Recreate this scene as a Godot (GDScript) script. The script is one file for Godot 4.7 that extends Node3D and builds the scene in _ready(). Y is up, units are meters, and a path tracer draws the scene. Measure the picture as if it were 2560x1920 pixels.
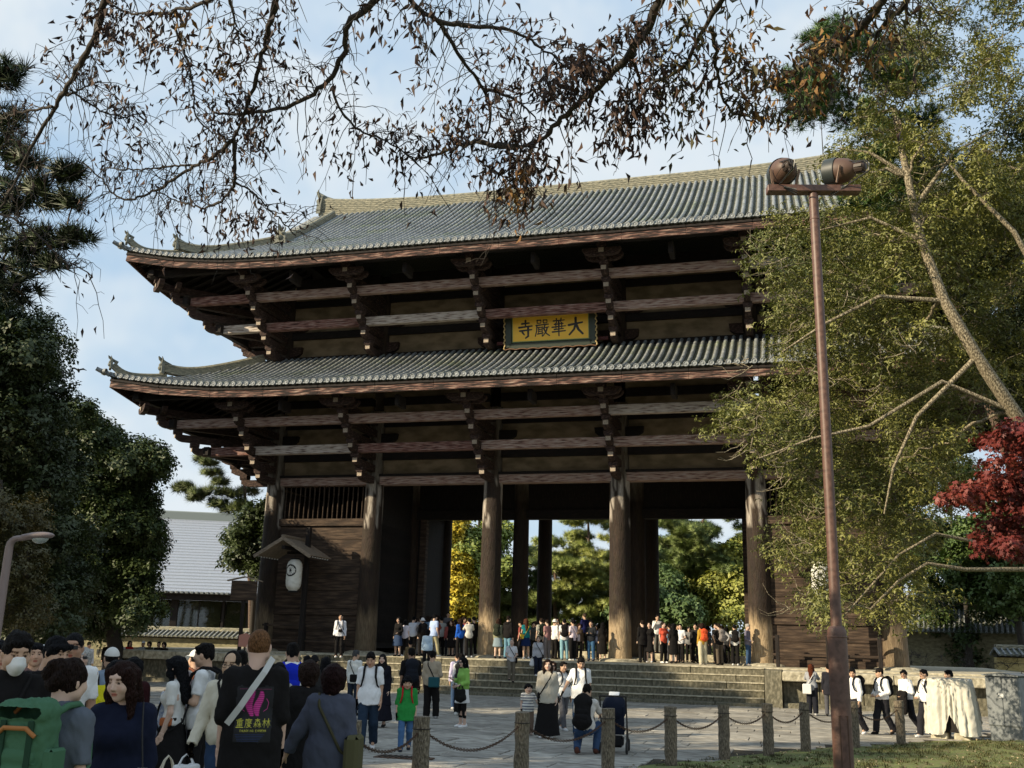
extends Node3D
# A big wooden temple gate seen from the crowded stone plaza in front of it, under autumn branches.
# x runs along the gate front, z towards the camera, y up, metres.

const CAM := Vector3(10.362, 2.102, 45.229)
var cam_r := Vector3.ZERO
var cam_u := Vector3.ZERO
var cam_f := Vector3.ZERO
const FPX := 2495.3
const FOV := 42.0858
const COLX := [-14.45, -9.09, -3.03, 3.03, 9.09, 14.45]
const FLOOR := 1.25

var rng := RandomNumberGenerator.new()
var M := {}
var used := {}
var noise_a := FastNoiseLite.new()

# ---------------------------------------------------------------- naming and tagging
func numbered(called: String) -> String:
	var n: int = used.get(called, 0)
	used[called] = n + 1
	return called if n == 0 else "%s_%03d" % [called, n]

func tag(o: Node, label: String, category: String, group := "") -> Node:
	if label != "":
		o.set_meta("label", label)
	if category != "":
		o.set_meta("category", category)
	if group != "":
		o.set_meta("group", group)
	return o

func thing(called: String, label: String, category: String, at := Vector3.ZERO, turn := 0.0, group := "") -> Node3D:
	var o := Node3D.new()
	o.name = numbered(called)
	add_child(o, true)
	o.position = at
	o.rotation.y = turn
	tag(o, label, category, group)
	return o

func put(mesh: Mesh, called: String, mat: Material, parent: Node, at := Transform3D()) -> MeshInstance3D:
	var o := MeshInstance3D.new()
	o.name = called
	o.mesh = mesh
	if mat != null:
		o.material_override = mat
	o.transform = at
	parent.add_child(o, true)
	return o

func structure(mesh: Mesh, called: String, mat: Material, label := "") -> MeshInstance3D:
	var o := put(mesh, numbered(called), mat, self)
	o.set_meta("kind", "structure")
	if label != "":
		o.set_meta("label", label)
	return o

func stuff(o: Node) -> Node:
	o.set_meta("kind", "stuff")
	return o

# ---------------------------------------------------------------- where a place in the photograph lies at a given distance
func at_px(u: float, v: float, d: float) -> Vector3:
	return CAM + d * (cam_f + (u - 1280.0) / FPX * cam_r - (v - 960.0) / FPX * cam_u)

func on_ground(u: float, v: float, y: float) -> Vector3:
	var r := cam_f + (u - 1280.0) / FPX * cam_r - (v - 960.0) / FPX * cam_u
	return CAM + r * ((y - CAM.y) / r.y)

func ground_y(x: float, z: float) -> float:
	var y := -0.13 + 0.28 * smoothstep(8.0, 40.0, z) + 0.14 * smoothstep(30.0, 40.0, z)
	# the grass bank lies a little higher than the plaza
	return y

# ---------------------------------------------------------------- mesh builder
class MB:
	var v := PackedVector3Array()
	var n := PackedVector3Array()
	var c := PackedColorArray()
	var t := PackedVector2Array()
	var i := PackedInt32Array()
	var col := Color(1, 1, 1)
	var smooth := false

	func vert(p: Vector3, nn := Vector3.ZERO, uv := Vector2.ZERO) -> int:
		v.append(p); n.append(nn); c.append(col); t.append(uv)
		return v.size() - 1

	func tri(a: int, b: int, d: int, out: Vector3) -> void:
		if (v[b] - v[a]).cross(v[d] - v[a]).dot(out) > 0.0:
			i.append(a); i.append(d); i.append(b)
		else:
			i.append(a); i.append(b); i.append(d)

	func quad(a: Vector3, b: Vector3, d: Vector3, e: Vector3, out: Vector3, uvs := []) -> void:
		var k := v.size()
		var has := uvs.size() == 4
		vert(a, out, uvs[0] if has else Vector2.ZERO); vert(b, out, uvs[1] if has else Vector2(1, 0))
		vert(d, out, uvs[2] if has else Vector2(1, 1)); vert(e, out, uvs[3] if has else Vector2(0, 1))
		tri(k, k + 1, k + 2, out); tri(k, k + 2, k + 3, out)

	# a box with chamfered edges
	func box(at: Vector3, size: Vector3, bevel := 0.0, b := Basis()) -> void:
		var h := size * 0.5
		var e := minf(bevel, minf(h.x, minf(h.y, h.z)) * 0.45)
		var ax := [b.x, b.y, b.z]
		var hh := [h.x, h.y, h.z]
		for k in 3:
			var p: int = (k + 1) % 3
			var q: int = (k + 2) % 3
			for s in [-1.0, 1.0]:
				var o: Vector3 = at + ax[k] * (s * hh[k])
				var x: Vector3 = ax[p] * (hh[p] - e)
				var y: Vector3 = ax[q] * (hh[q] - e)
				quad(o - x - y, o + x - y, o + x + y, o - x + y, ax[k] * s)
				if e > 0.0 and k < 3:
					# the chamfer towards +-p, drawn once for each pair of faces
					for s2 in [-1.0, 1.0]:
						var o2: Vector3 = at + ax[p] * (s2 * hh[p])
						var y2: Vector3 = ax[q] * (hh[q] - e)
						var f1: Vector3 = o + ax[p] * (s2 * (hh[p] - e))
						var f2: Vector3 = o2 + ax[k] * (s * (hh[k] - e))
						quad(f1 - y2, f2 - y2, f2 + y2, f1 + y2, (ax[k] * s + ax[p] * s2).normalized())

	# a beam between two points, w wide and h high
	func beam(a: Vector3, b: Vector3, w: float, h: float, bevel := 0.0, up := Vector3.UP) -> void:
		var d := (b - a)
		var l := d.length()
		d /= l
		var s := d.cross(up).normalized()
		var u := s.cross(d).normalized()
		box((a + b) * 0.5, Vector3(l, h, w), bevel, Basis(d, u, s))

	# a tube along a path with a radius for each point
	func tube(path: PackedVector3Array, radii: PackedFloat32Array, sides := 6, cap := true, cols := []) -> void:
		var m := path.size()
		if m < 2:
			return
		var d0 := (path[1] - path[0]).normalized()
		var ref := Vector3.UP if absf(d0.y) < 0.9 else Vector3.RIGHT
		var s := d0.cross(ref).normalized()
		var base := v.size()
		for k in m:
			var d := (path[mini(k + 1, m - 1)] - path[maxi(k - 1, 0)]).normalized()
			s = (s - d * s.dot(d)).normalized()
			var u := d.cross(s)
			if cols.size() == m:
				col = cols[k]
			for j in sides:
				var a := TAU * j / sides
				var nn := s * cos(a) + u * sin(a)
				vert(path[k] + nn * radii[k], nn, Vector2(float(j) / sides, k))
		for k in m - 1:
			for j in sides:
				var a := base + k * sides + j
				var b := base + k * sides + (j + 1) % sides
				var nn := n[a] + n[b]
				tri(a, b, b + sides, nn)
				tri(a, b + sides, a + sides, nn)
		if cap:
			for e in [0, m - 1]:
				var out: Vector3 = (path[0] - path[1]) if e == 0 else (path[m - 1] - path[m - 2])
				out = out.normalized()
				var k0 := vert(path[e], out)
				var first := v.size()
				for j in sides:
					vert(v[base + e * sides + j], out)
				for j in sides:
					tri(k0, first + j, first + (j + 1) % sides, out)

	# a profile turned round the y axis: points are (radius, height)
	func lathe(prof: PackedVector2Array, sides: int, at := Vector3.ZERO, b := Basis()) -> void:
		var m := prof.size()
		var base := v.size()
		for k in m:
			var d := prof[mini(k + 1, m - 1)] - prof[maxi(k - 1, 0)]
			var pn := Vector2(d.y, -d.x).normalized()
			for j in sides:
				var a := TAU * j / sides
				var r := Vector3(cos(a), 0, sin(a))
				vert(at + b * (r * prof[k].x + Vector3.UP * prof[k].y), (b * (r * pn.x + Vector3.UP * pn.y)).normalized())
		for k in m - 1:
			for j in sides:
				var a := base + k * sides + j
				var c2 := base + k * sides + (j + 1) % sides
				var nn := n[a] + n[c2] + n[a + sides]
				tri(a, c2, c2 + sides, nn)
				tri(a, c2 + sides, a + sides, nn)

	# a flat outline given thickness: the outline lies in the plane of b.x and b.y and is pushed along b.z
	func slab(outline: PackedVector2Array, thick: float, at: Vector3, b: Basis) -> void:
		var tris := Geometry2D.triangulate_polygon(outline)
		for s in [-0.5, 0.5]:
			var k0 := v.size()
			var out: Vector3 = b.z * (1.0 if s > 0 else -1.0)
			for p in outline:
				vert(at + b.x * p.x + b.y * p.y + b.z * (s * thick), out, p)
			for k in range(0, tris.size(), 3):
				tri(k0 + tris[k], k0 + tris[k + 1], k0 + tris[k + 2], out)
		var area := 0.0
		var m := outline.size()
		for k in m:
			area += outline[k].cross(outline[(k + 1) % m])
		for k in m:
			var p := outline[k]
			var q := outline[(k + 1) % m]
			var e := q - p
			var pn := Vector2(e.y, -e.x).normalized() * (1.0 if area > 0 else -1.0)
			var out := b.x * pn.x + b.y * pn.y
			var p3 := at + b.x * p.x + b.y * p.y
			var q3 := at + b.x * q.x + b.y * q.y
			quad(p3 - b.z * thick * 0.5, q3 - b.z * thick * 0.5, q3 + b.z * thick * 0.5, p3 + b.z * thick * 0.5, out)

	# a closed profile (x sideways, y up) carried along a path
	func sweep(path: PackedVector3Array, prof: PackedVector2Array, up := Vector3.UP, scales := []) -> void:
		var m := path.size()
		var pc := prof.size()
		var rings := []
		for k in m:
			var d := (path[mini(k + 1, m - 1)] - path[maxi(k - 1, 0)]).normalized()
			var s := d.cross(up).normalized()
			var u := s.cross(d)
			var sc: float = scales[k] if scales.size() == m else 1.0
			var ring := PackedVector3Array()
			for p in prof:
				ring.append(path[k] + s * p.x * sc + u * p.y * sc)
			rings.append(ring)
		for k in m - 1:
			var mid: Vector3 = (path[k] + path[k + 1]) * 0.5 + up * prof[0].y
			for j in pc:
				var j2 := (j + 1) % pc
				var a: Vector3 = rings[k][j]
				var b: Vector3 = rings[k][j2]
				var c2: Vector3 = rings[k + 1][j2]
				var d2: Vector3 = rings[k + 1][j]
				var e := prof[j2] - prof[j]
				var dd := (path[k + 1] - path[k]).normalized()
				var s := dd.cross(up).normalized()
				var u := s.cross(dd)
				var out := (s * e.y - u * e.x).normalized()
				quad(a, b, c2, d2, out)
		for e in [0, m - 1]:
			var out: Vector3 = (path[0] - path[1]).normalized() if e == 0 else (path[m - 1] - path[m - 2]).normalized()
			var tris := Geometry2D.triangulate_polygon(prof)
			var k0 := v.size()
			for p in rings[e]:
				vert(p, out)
			for k in range(0, tris.size(), 3):
				tri(k0 + tris[k], k0 + tris[k + 1], k0 + tris[k + 2], out)

	func append(o: MB, at := Transform3D()) -> void:
		var k := v.size()
		for p in o.v:
			v.append(at * p)
		for p in o.n:
			n.append(at.basis * p)
		c.append_array(o.c)
		t.append_array(o.t)
		for p in o.i:
			i.append(p + k)

	func done() -> ArrayMesh:
		var a := []
		a.resize(Mesh.ARRAY_MAX)
		a[Mesh.ARRAY_VERTEX] = v
		a[Mesh.ARRAY_NORMAL] = n
		a[Mesh.ARRAY_COLOR] = c
		a[Mesh.ARRAY_TEX_UV] = t
		a[Mesh.ARRAY_INDEX] = i
		var m := ArrayMesh.new()
		if v.size() > 0 and i.size() > 0:
			m.add_surface_from_arrays(Mesh.PRIMITIVE_TRIANGLES, a)
		return m

func box_mesh(size: Vector3, bevel := 0.0) -> ArrayMesh:
	var b := MB.new()
	b.box(Vector3.ZERO, size, bevel)
	return b.done()

func beam_mesh(a: Vector3, b2: Vector3, w: float, h: float, bevel := 0.015) -> ArrayMesh:
	var b := MB.new()
	b.beam(a, b2, w, h, bevel)
	return b.done()

# ---------------------------------------------------------------- materials
func lin(r: float, g: float, b: float) -> Color:
	return Color(r, g, b).linear_to_srgb()

func noise_tex(sd: int, freq: float, stops: Array, octaves := 4, size := 512, warp := 0.0, kind := FastNoiseLite.TYPE_SIMPLEX_SMOOTH) -> NoiseTexture2D:
	var f := FastNoiseLite.new()
	f.seed = sd
	f.frequency = freq
	f.noise_type = kind
	f.fractal_octaves = octaves
	if warp > 0.0:
		f.domain_warp_enabled = true
		f.domain_warp_amplitude = warp
		f.domain_warp_frequency = freq
	var t := NoiseTexture2D.new()
	t.width = size
	t.height = size
	t.seamless = true
	t.noise = f
	if stops.size() > 0:
		var g := Gradient.new()
		g.offsets = PackedFloat32Array(stops.map(func(s): return s[0]))
		g.colors = PackedColorArray(stops.map(func(s): return s[1]))
		t.color_ramp = g
	return t

func bump_tex(sd: int, freq: float, octaves := 4, strength := 4.0, size := 512) -> NoiseTexture2D:
	var t := noise_tex(sd, freq, [], octaves, size)
	t.as_normal_map = true
	t.bump_strength = strength
	return t

func tri_mat(tex: Texture2D, scale: Vector3, rough := 0.85, bump: Texture2D = null, bump_scale := 1.0, world := true) -> StandardMaterial3D:
	var m := StandardMaterial3D.new()
	m.albedo_texture = tex
	m.roughness = rough
	m.uv1_triplanar = true
	m.uv1_world_triplanar = world
	m.uv1_scale = scale
	m.uv1_triplanar_sharpness = 4.0
	if bump != null:
		m.normal_enabled = true
		m.normal_texture = bump
		m.normal_scale = bump_scale
	return m

func flat_mat(c: Color, rough := 0.8, metal := 0.0) -> StandardMaterial3D:
	var m := StandardMaterial3D.new()
	m.albedo_color = c
	m.roughness = rough
	m.metallic = metal
	return m

func make_materials() -> void:
	var nb := bump_tex(3, 0.03, 4, 5.0)
	# weathered beams that lie along x: red paint mostly gone, pale grey bare wood, black holes
	M.beam = tri_mat(noise_tex(11, 0.02, [[0.0, lin(.03, .017, .013)], [0.2, lin(.09, .045, .036)], [0.3, lin(.25, .15, .12)], [0.5, lin(.33, .225, .185)], [0.72, lin(.42, .33, .285)], [1.0, lin(.5, .43, .38)]], 6, 512, 4.0), Vector3(.13, 1.3, 1.3), .92, nb, .8)
	M.beam1 = tri_mat(noise_tex(111, 0.02, [[0.0, lin(.03, .02, .016)], [0.22, lin(.09, .06, .05)], [0.3, lin(.3, .24, .2)], [0.5, lin(.44, .375, .33)], [0.72, lin(.54, .48, .43)], [1.0, lin(.6, .55, .5)]], 6, 512, 4.0), Vector3(.13, 1.3, 1.3), .92, nb, .8)
	M.beam2 = tri_mat(noise_tex(112, 0.02, [[0.0, lin(.02, .012, .01)], [0.25, lin(.06, .024, .02)], [0.36, lin(.15, .065, .052)], [0.55, lin(.22, .115, .095)], [0.75, lin(.3, .2, .17)], [1.0, lin(.42, .34, .3)]], 6, 512, 4.0), Vector3(.13, 1.3, 1.3), .92, nb, .8)
	M.fascia = tri_mat(noise_tex(12, 0.02, [[0.0, lin(.012, .009, .008)], [0.46, lin(.025, .014, .011)], [0.55, lin(.1, .045, .034)], [0.68, lin(.17, .095, .072)], [0.85, lin(.3, .22, .17)], [1.0, lin(.42, .35, .28)]], 6, 512, 4.0), Vector3(.1, 1.2, 1.2), .92, nb, .8)
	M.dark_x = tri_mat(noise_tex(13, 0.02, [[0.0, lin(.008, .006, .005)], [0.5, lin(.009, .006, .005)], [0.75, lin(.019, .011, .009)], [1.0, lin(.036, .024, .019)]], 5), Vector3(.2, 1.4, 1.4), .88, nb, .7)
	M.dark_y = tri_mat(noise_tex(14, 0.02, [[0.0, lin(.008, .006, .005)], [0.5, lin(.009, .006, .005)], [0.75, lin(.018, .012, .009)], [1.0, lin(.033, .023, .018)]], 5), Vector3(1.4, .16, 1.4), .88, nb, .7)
	M.arm = tri_mat(noise_tex(15, 0.02, [[0.0, lin(.012, .008, .007)], [0.45, lin(.034, .018, .014)], [0.65, lin(.06, .033, .026)], [0.85, lin(.12, .085, .068)], [1.0, lin(.22, .17, .14)]], 5), Vector3(.6, 1.2, .35), .92, nb, .7)
	M.plank = tri_mat(noise_tex(16, 0.018, [[0.0, lin(.018, .012, .008)], [0.4, lin(.042, .026, .017)], [0.7, lin(.075, .049, .032)], [1.0, lin(.13, .092, .062)]], 5, 512, 4.0), Vector3(.09, .8, .09), .9, nb, .5)
	M.plaster = tri_mat(noise_tex(17, 0.012, [[0.0, lin(.12, .095, .055)], [0.4, lin(.2, .15, .092)], [0.6, lin(.25, .19, .12)], [1.0, lin(.3, .235, .155)]], 5, 512, 8.0), Vector3(.12, .25, .2), .95, nb, .2)
	var colm := tri_mat(noise_tex(18, 0.03, [[0.0, lin(.35, .32, .3)], [0.45, lin(.7, .68, .66)], [0.7, lin(1, 1, 1)], [1.0, lin(1, 1, 1)]], 5), Vector3(1.7, .11, 1.7), .85, bump_tex(5, 0.03, 4, 9.0), 1.0)
	colm.vertex_color_use_as_albedo = true
	M.column = colm
	# fired grey tiles
	var tile := tri_mat(noise_tex(21, 0.03, [[0.0, lin(.08, .09, .09)], [0.4, lin(.18, .195, .2)], [0.7, lin(.27, .29, .3)], [1.0, lin(.4, .42, .4)]], 5), Vector3(.35, .35, .35), .6, nb, .25)
	tile.vertex_color_use_as_albedo = true
	M.tile = tile
	M.pan = tri_mat(noise_tex(22, 0.04, [[0.0, lin(.04, .045, .03)], [0.4, lin(.1, .105, .075)], [0.7, lin(.18, .18, .135)], [1.0, lin(.28, .27, .22)]], 5), Vector3(.7, .7, .7), .85, nb, .5)
	M.ridge = tri_mat(noise_tex(23, 0.02, [[0.0, lin(.06, .065, .055)], [0.4, lin(.16, .16, .125)], [0.65, lin(.3, .28, .2)], [1.0, lin(.46, .42, .33)]], 5, 512, 10.0), Vector3(.3, 2.2, .6), .85, nb, .5)
	# stone
	var stone_b := bump_tex(6, 0.05, 5, 5.0)
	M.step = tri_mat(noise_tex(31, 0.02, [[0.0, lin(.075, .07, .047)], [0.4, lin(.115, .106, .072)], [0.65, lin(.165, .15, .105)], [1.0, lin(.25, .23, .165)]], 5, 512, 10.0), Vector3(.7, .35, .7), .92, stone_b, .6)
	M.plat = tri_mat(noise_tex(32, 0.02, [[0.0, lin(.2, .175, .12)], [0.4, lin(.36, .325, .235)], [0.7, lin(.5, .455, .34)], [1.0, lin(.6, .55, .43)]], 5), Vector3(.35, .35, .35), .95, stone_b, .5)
	for k in 4:
		var w: float = [.84, 1.0, 1.14, .92][k]
		M["pave%d" % k] = tri_mat(noise_tex(33 + k, 0.016, [[0.0, lin(.15 * w, .138 * w, .115 * w)], [0.4, lin(.27 * w, .25 * w, .215 * w)], [0.65, lin(.36 * w, .34 * w, .295 * w)], [1.0, lin(.5 * w, .475 * w, .42 * w)]], 5, 512, 15.0), Vector3(.24, .5, .5), .8, stone_b, .5)
	M.dirt = tri_mat(noise_tex(38, 0.015, [[0.0, lin(.1, .085, .055)], [0.5, lin(.2, .17, .11)], [1.0, lin(.36, .31, .2)]], 5), Vector3(.2, .2, .2), .95, stone_b, .8)
	M.turf = tri_mat(noise_tex(39, 0.02, [[0.0, lin(.14, .12, .06)], [0.38, lin(.17, .16, .06)], [0.55, lin(.13, .16, .04)], [1.0, lin(.2, .21, .07)]], 5), Vector3(.3, .3, .3), .95, stone_b, .8)
	M.plank_pale = tri_mat(noise_tex(62, 0.02, [[0.0, lin(.1, .08, .06)], [0.5, lin(.24, .19, .14)], [1.0, lin(.36, .3, .23)]], 4), Vector3(.4, 1.2, 1.2), .9, nb, .6)
	M.rust = flat_mat(lin(.09, .05, .03), .85, .3)
	M.iron = flat_mat(lin(.035, .03, .026), .6, .6)
	M.log = tri_mat(noise_tex(41, 0.03, [[0.0, lin(.04, .03, .02)], [0.4, lin(.12, .095, .065)], [0.7, lin(.22, .18, .125)], [1.0, lin(.36, .3, .21)]], 5), Vector3(3.0, .7, 3.0), .92, bump_tex(8, 0.03, 4, 12.0), 1.0)
	M.black = flat_mat(lin(.012, .012, .012), .7)
	M.white = flat_mat(lin(.75, .75, .73), .75)
	var lf := StandardMaterial3D.new()
	lf.vertex_color_use_as_albedo = true
	lf.roughness = .55
	lf.backlight_enabled = true
	lf.backlight = Color(.45, .5, .3)
	M.leaf = lf
	var dl: StandardMaterial3D = lf.duplicate()
	dl.roughness = .75
	dl.backlight = Color(.22, .16, .1)
	M.dry_leaf = dl
	M.needle = lf.duplicate()
	M.needle.backlight = Color(.2, .25, .15)
	M.bark_pale = tri_mat(noise_tex(51, 0.03, [[0.0, lin(.04, .033, .02)], [0.42, lin(.1, .08, .05)], [0.55, lin(.24, .2, .13)], [0.75, lin(.36, .31, .22)], [1.0, lin(.5, .45, .35)]], 5, 512, 16.0), Vector3(1.6, 1.0, 1.6), .9, nb, .8)
	M.bark_dark = tri_mat(noise_tex(52, 0.04, [[0.0, lin(.012, .01, .008)], [0.5, lin(.035, .028, .022)], [1.0, lin(.09, .075, .06)]], 5), Vector3(2, 1, 2), .9, nb, .8)
	M.bark_pine = tri_mat(noise_tex(53, 0.03, [[0.0, lin(.03, .022, .017)], [0.5, lin(.12, .08, .06)], [1.0, lin(.3, .21, .16)]], 5), Vector3(1, .6, 1), .9, nb, 1.0)

func _ready() -> void:
	rng.seed = 20231118
	noise_a.seed = 5
	noise_a.frequency = 0.6
	var yaw := deg_to_rad(15.56971419)
	var pit := deg_to_rad(14.31460443)
	var rol := deg_to_rad(1.50571994)
	cam_f = Vector3(-sin(yaw) * cos(pit), sin(pit), -cos(yaw) * cos(pit))
	var r0 := Vector3(cos(yaw), 0, -sin(yaw))
	var u0 := r0.cross(cam_f)
	cam_r = r0 * cos(rol) + u0 * sin(rol)
	cam_u = u0 * cos(rol) - r0 * sin(rol)
	var camera := Camera3D.new()
	camera.name = "camera"
	camera.transform = Transform3D(Basis(cam_r, cam_u, -cam_f), CAM)
	camera.fov = FOV
	camera.far = 2000.0
	add_child(camera)
	camera.current = true
	var around := WorldEnvironment.new()
	around.name = "surroundings"
	var env := Environment.new()
	env.background_mode = Environment.BG_SKY
	env.tonemap_mode = Environment.TONE_MAPPER_LINEAR
	env.tonemap_exposure = 1.45
	env.sdfgi_enabled = true
	env.ssao_enabled = true
	env.ssil_enabled = true
	var sky := Sky.new()
	var pano := PanoramaSkyMaterial.new()
	pano.panorama = sky_picture()
	pano.energy_multiplier = .7
	sky.sky_material = pano
	env.sky = sky
	around.environment = env
	add_child(around)
	var sun := DirectionalLight3D.new()
	sun.name = "sun"
	sun.light_energy = 1.6
	sun.light_color = Color(1.0, .93, .8)
	sun.light_angular_distance = 0.5
	sun.shadow_enabled = true
	add_child(sun)
	var az := deg_to_rad(50.0)
	var el := deg_to_rad(24.5)
	sun.look_at_from_position(Vector3.ZERO, -Vector3(-sin(az) * cos(el), sin(el), cos(az) * cos(el)), Vector3.UP)
	make_materials()
	build_ground()
	build_platform()
	build_gate()
	build_plaza_furniture()
	build_far_buildings()
	build_trees()
	build_overhead_tree()
	build_people()

func sky_picture() -> ImageTexture:
	var w := 1024
	var h := 512
	var im := Image.create(w, h, false, Image.FORMAT_RGB8)
	var f := FastNoiseLite.new()
	f.seed = 9
	f.frequency = 1.5
	f.fractal_octaves = 5
	f.domain_warp_enabled = true
	f.domain_warp_amplitude = 0.35
	f.domain_warp_frequency = 1.2
	for y in h:
		var th := PI * (y + 0.5) / h
		var sy := cos(th)
		for x in w:
			if sy < -0.05:
				im.set_pixel(x, y, Color(.55, .56, .55))
				continue
			var ph := TAU * (x + 0.5) / w
			var d := Vector3(sin(th) * sin(ph), sy, sin(th) * cos(ph))
			# clouds lie on a flat layer, so they stretch towards the horizon
			var q := Vector3(d.x, 0.0, d.z) / (maxf(sy, 0.0) + 0.22)
			var c := f.get_noise_3d(q.x, q.z, 0.0) * 0.5 + 0.5
			var g := f.get_noise_3d(q.x * 2.7 + 9.0, q.z * 2.7, 4.0) * 0.5 + 0.5
			var cov := smoothstep(0.22, 0.8, c * 0.8 + g * 0.2 + 0.14 * (1.0 - sy))
			var blue := Color(.6, .74, .89).lerp(Color(.76, .86, .93), pow(1.0 - maxf(sy, 0.0), 1.7))
			im.set_pixel(x, y, blue.lerp(Color(.895, .93, .955), cov))
	return ImageTexture.create_from_image(im)

func build_ground() -> void:
	# one sheet of trodden earth out to the horizon
	var b := MB.new()
	var xs := [-900.0, -300.0, -100.0, -50.0, -30.0, -20.0, -12.0, -6.0, 0.0, 6.0, 12.0, 20.0, 30.0, 50.0, 100.0, 300.0, 900.0]
	var zs := [-1200.0, -400.0, -150.0, -60.0, -20.0, 0.0, 8.0, 12.0, 16.0, 20.0, 24.0, 28.0, 32.0, 36.0, 40.0, 50.0, 80.0, 200.0]
	for z in zs:
		for x in xs:
			b.vert(Vector3(x, ground_y(x, z) - 0.03, z), Vector3.UP)
	for j in zs.size() - 1:
		for i in xs.size() - 1:
			var k: int = j * xs.size() + i
			b.tri(k, k + 1, k + 1 + xs.size(), Vector3.UP)
			b.tri(k, k + 1 + xs.size(), k + xs.size(), Vector3.UP)
	structure(b.done(), "ground", M.dirt)
	# the plaza: stone slabs in courses parallel to the gate, dark joints between them
	var plaza := MB.new()
	for k in range(4, 46):
		var e0 := fence_x(k) + 0.2 if k > 13 else 17.0
		var e1 := fence_x(k + 1) + 0.2 if k > 12 else 17.0
		plaza.quad(Vector3(-24, ground_y(0, k) - 0.018, k), Vector3(e0, ground_y(0, k) - 0.018, k), Vector3(e1, ground_y(0, k + 1) - 0.018, k + 1), Vector3(-24, ground_y(0, k + 1) - 0.018, k + 1), Vector3.UP)
	var pm: StandardMaterial3D = M.dirt.duplicate()
	pm.albedo_color = Color(.45, .43, .4)
	var pz := structure(plaza.done(), "plaza", pm)
	var all := []
	var z := 4.7
	while z < 44.0:
		var dz := rng.randf_range(.62, 1.05)
		var x := -22.0 + rng.randf() * 1.5
		while x < 17.0:
			var dx := rng.randf_range(.9, 2.1)
			var c := Vector3(x + dx * .5, 0, z + dz * .5)
			if c.x + dx * .5 < fence_x(c.z) + .25 + rng.randf() * .3 or c.z < 13.0:
				all.append([c, dx, dz, c.distance_to(CAM)])
			x += dx + .02
		z += dz + .022
	all.sort_custom(func(p, q): return p[3] < q[3])
	var rest := [MB.new(), MB.new(), MB.new(), MB.new()]
	var made := 0
	for s in all:
		var c: Vector3 = s[0]
		c.y = ground_y(c.x, c.z) - 0.032 + rng.randf_range(-.009, .011)
		var v := cam_px(c)
		var seen: bool = v.z > 2.0 and v.x > -150 and v.x < 2700 and v.y < 2150
		var slope := Basis(Vector3.RIGHT, -(ground_y(0, c.z + .5) - ground_y(0, c.z - .5)) + rng.randf_range(-.009, .009)) * Basis(Vector3.BACK, rng.randf_range(-.007, .007))
		var k := rng.randi() % 4
		if seen and made < 300:
			var m := MB.new()
			m.box(Vector3.ZERO, Vector3(s[1], .06, s[2]), .008)
			put(m.done(), "paving_slab", M["pave%d" % k], pz, Transform3D(slope, c))
			made += 1
		elif v.z > 0.0 or true:
			rest[k].box(c, Vector3(s[1], .06, s[2]), .008, slope)
	for k in 4:
		stuff(put(rest[k].done(), "far_paving", M["pave%d" % k], pz))
	# an iron drain grate set in the paving
	var gp := on_ground(1010, 1898, .05)
	var gr := thing("drain_grate", "flat rusty iron drain grate set in the paving by the log posts", "drain", Vector3(gp.x, ground_y(0, gp.z) + .012, gp.z))
	var gm := MB.new()
	gm.box(Vector3.ZERO, Vector3(1.0, .02, .36), .004)
	put(gm.done(), "frame", M.rust if M.has("rust") else M.iron, gr)
	for k in 9:
		put(box_mesh(Vector3(.04, .012, .3), .003), "bar", M.iron, gr, Transform3D(Basis(), Vector3(-.4 + k * .1, .016, 0)))
	# the grass bank on the camera's side of the chain fence
	var g := MB.new()
	var cols := 26
	var rows := 34
	for j in rows + 1:
		var zz := 6.0 + j * 1.25
		for i in cols + 1:
			var fx := fence_x(zz) - .35
			var xx := fx + pow(float(i) / cols, 1.6) * 26.0
			var rise := smoothstep(0.0, 2.2, xx - fx) * .1
			g.vert(Vector3(xx, ground_y(xx, zz) - .012 + rise + noise_a.get_noise_2d(xx * 2.0, zz * 2.0) * .05 * smoothstep(.2, 1.5, xx - fx), zz), Vector3.UP)
	for j in rows:
		for i in cols:
			var k := j * (cols + 1) + i
			g.tri(k, k + 1, k + cols + 2, Vector3.UP)
			g.tri(k, k + cols + 2, k + cols + 1, Vector3.UP)
	structure(g.done(), "grass_bank", M.turf)
	# grass blades and fallen leaves on the bank
	var blade := MB.new()
	for k in 5:
		var a := TAU * k / 5.0
		var d := Vector3(cos(a), 0, sin(a))
		var o := d * .02
		var sd := d.cross(Vector3.UP) * .006
		var q := blade.vert(o - sd, Vector3.UP); blade.vert(o + sd, Vector3.UP)
		blade.vert(o + d * .035 + Vector3.UP * .05, Vector3.UP)
		blade.tri(q, q + 1, q + 2, d)
	var tufts := []
	var tcol := []
	for k in 26000:
		var zz := rng.randf_range(14.0, 41.0)
		var xx := fence_x(zz) + pow(rng.randf(), 1.3) * 12.0 - .2
		var pn := noise_a.get_noise_2d(xx * 1.3, zz * 1.3)
		if pn < -.12 + .5 * (1.0 - smoothstep(.0, 1.6, xx - fence_x(zz))):
			continue
		tufts.append(Transform3D(Basis(Vector3.UP, rng.randf() * TAU) * Basis.from_scale(Vector3.ONE * rng.randf_range(.6, 1.3)), Vector3(xx, bank_y(xx, zz), zz)))
		tcol.append(Color(.1, .13, .03).lerp(Color(.24, .21, .07), rng.randf()))
	tag(scatter(blade.done(), tufts, tcol, M.leaf, "grass"), "short thin grass growing on the bank by the chain fence", "grass").set_meta("kind", "stuff")
	var lm := MB.new()
	leaf_shape(lm, .09, .05, .02)
	var lv := []
	var lc := []
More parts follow.
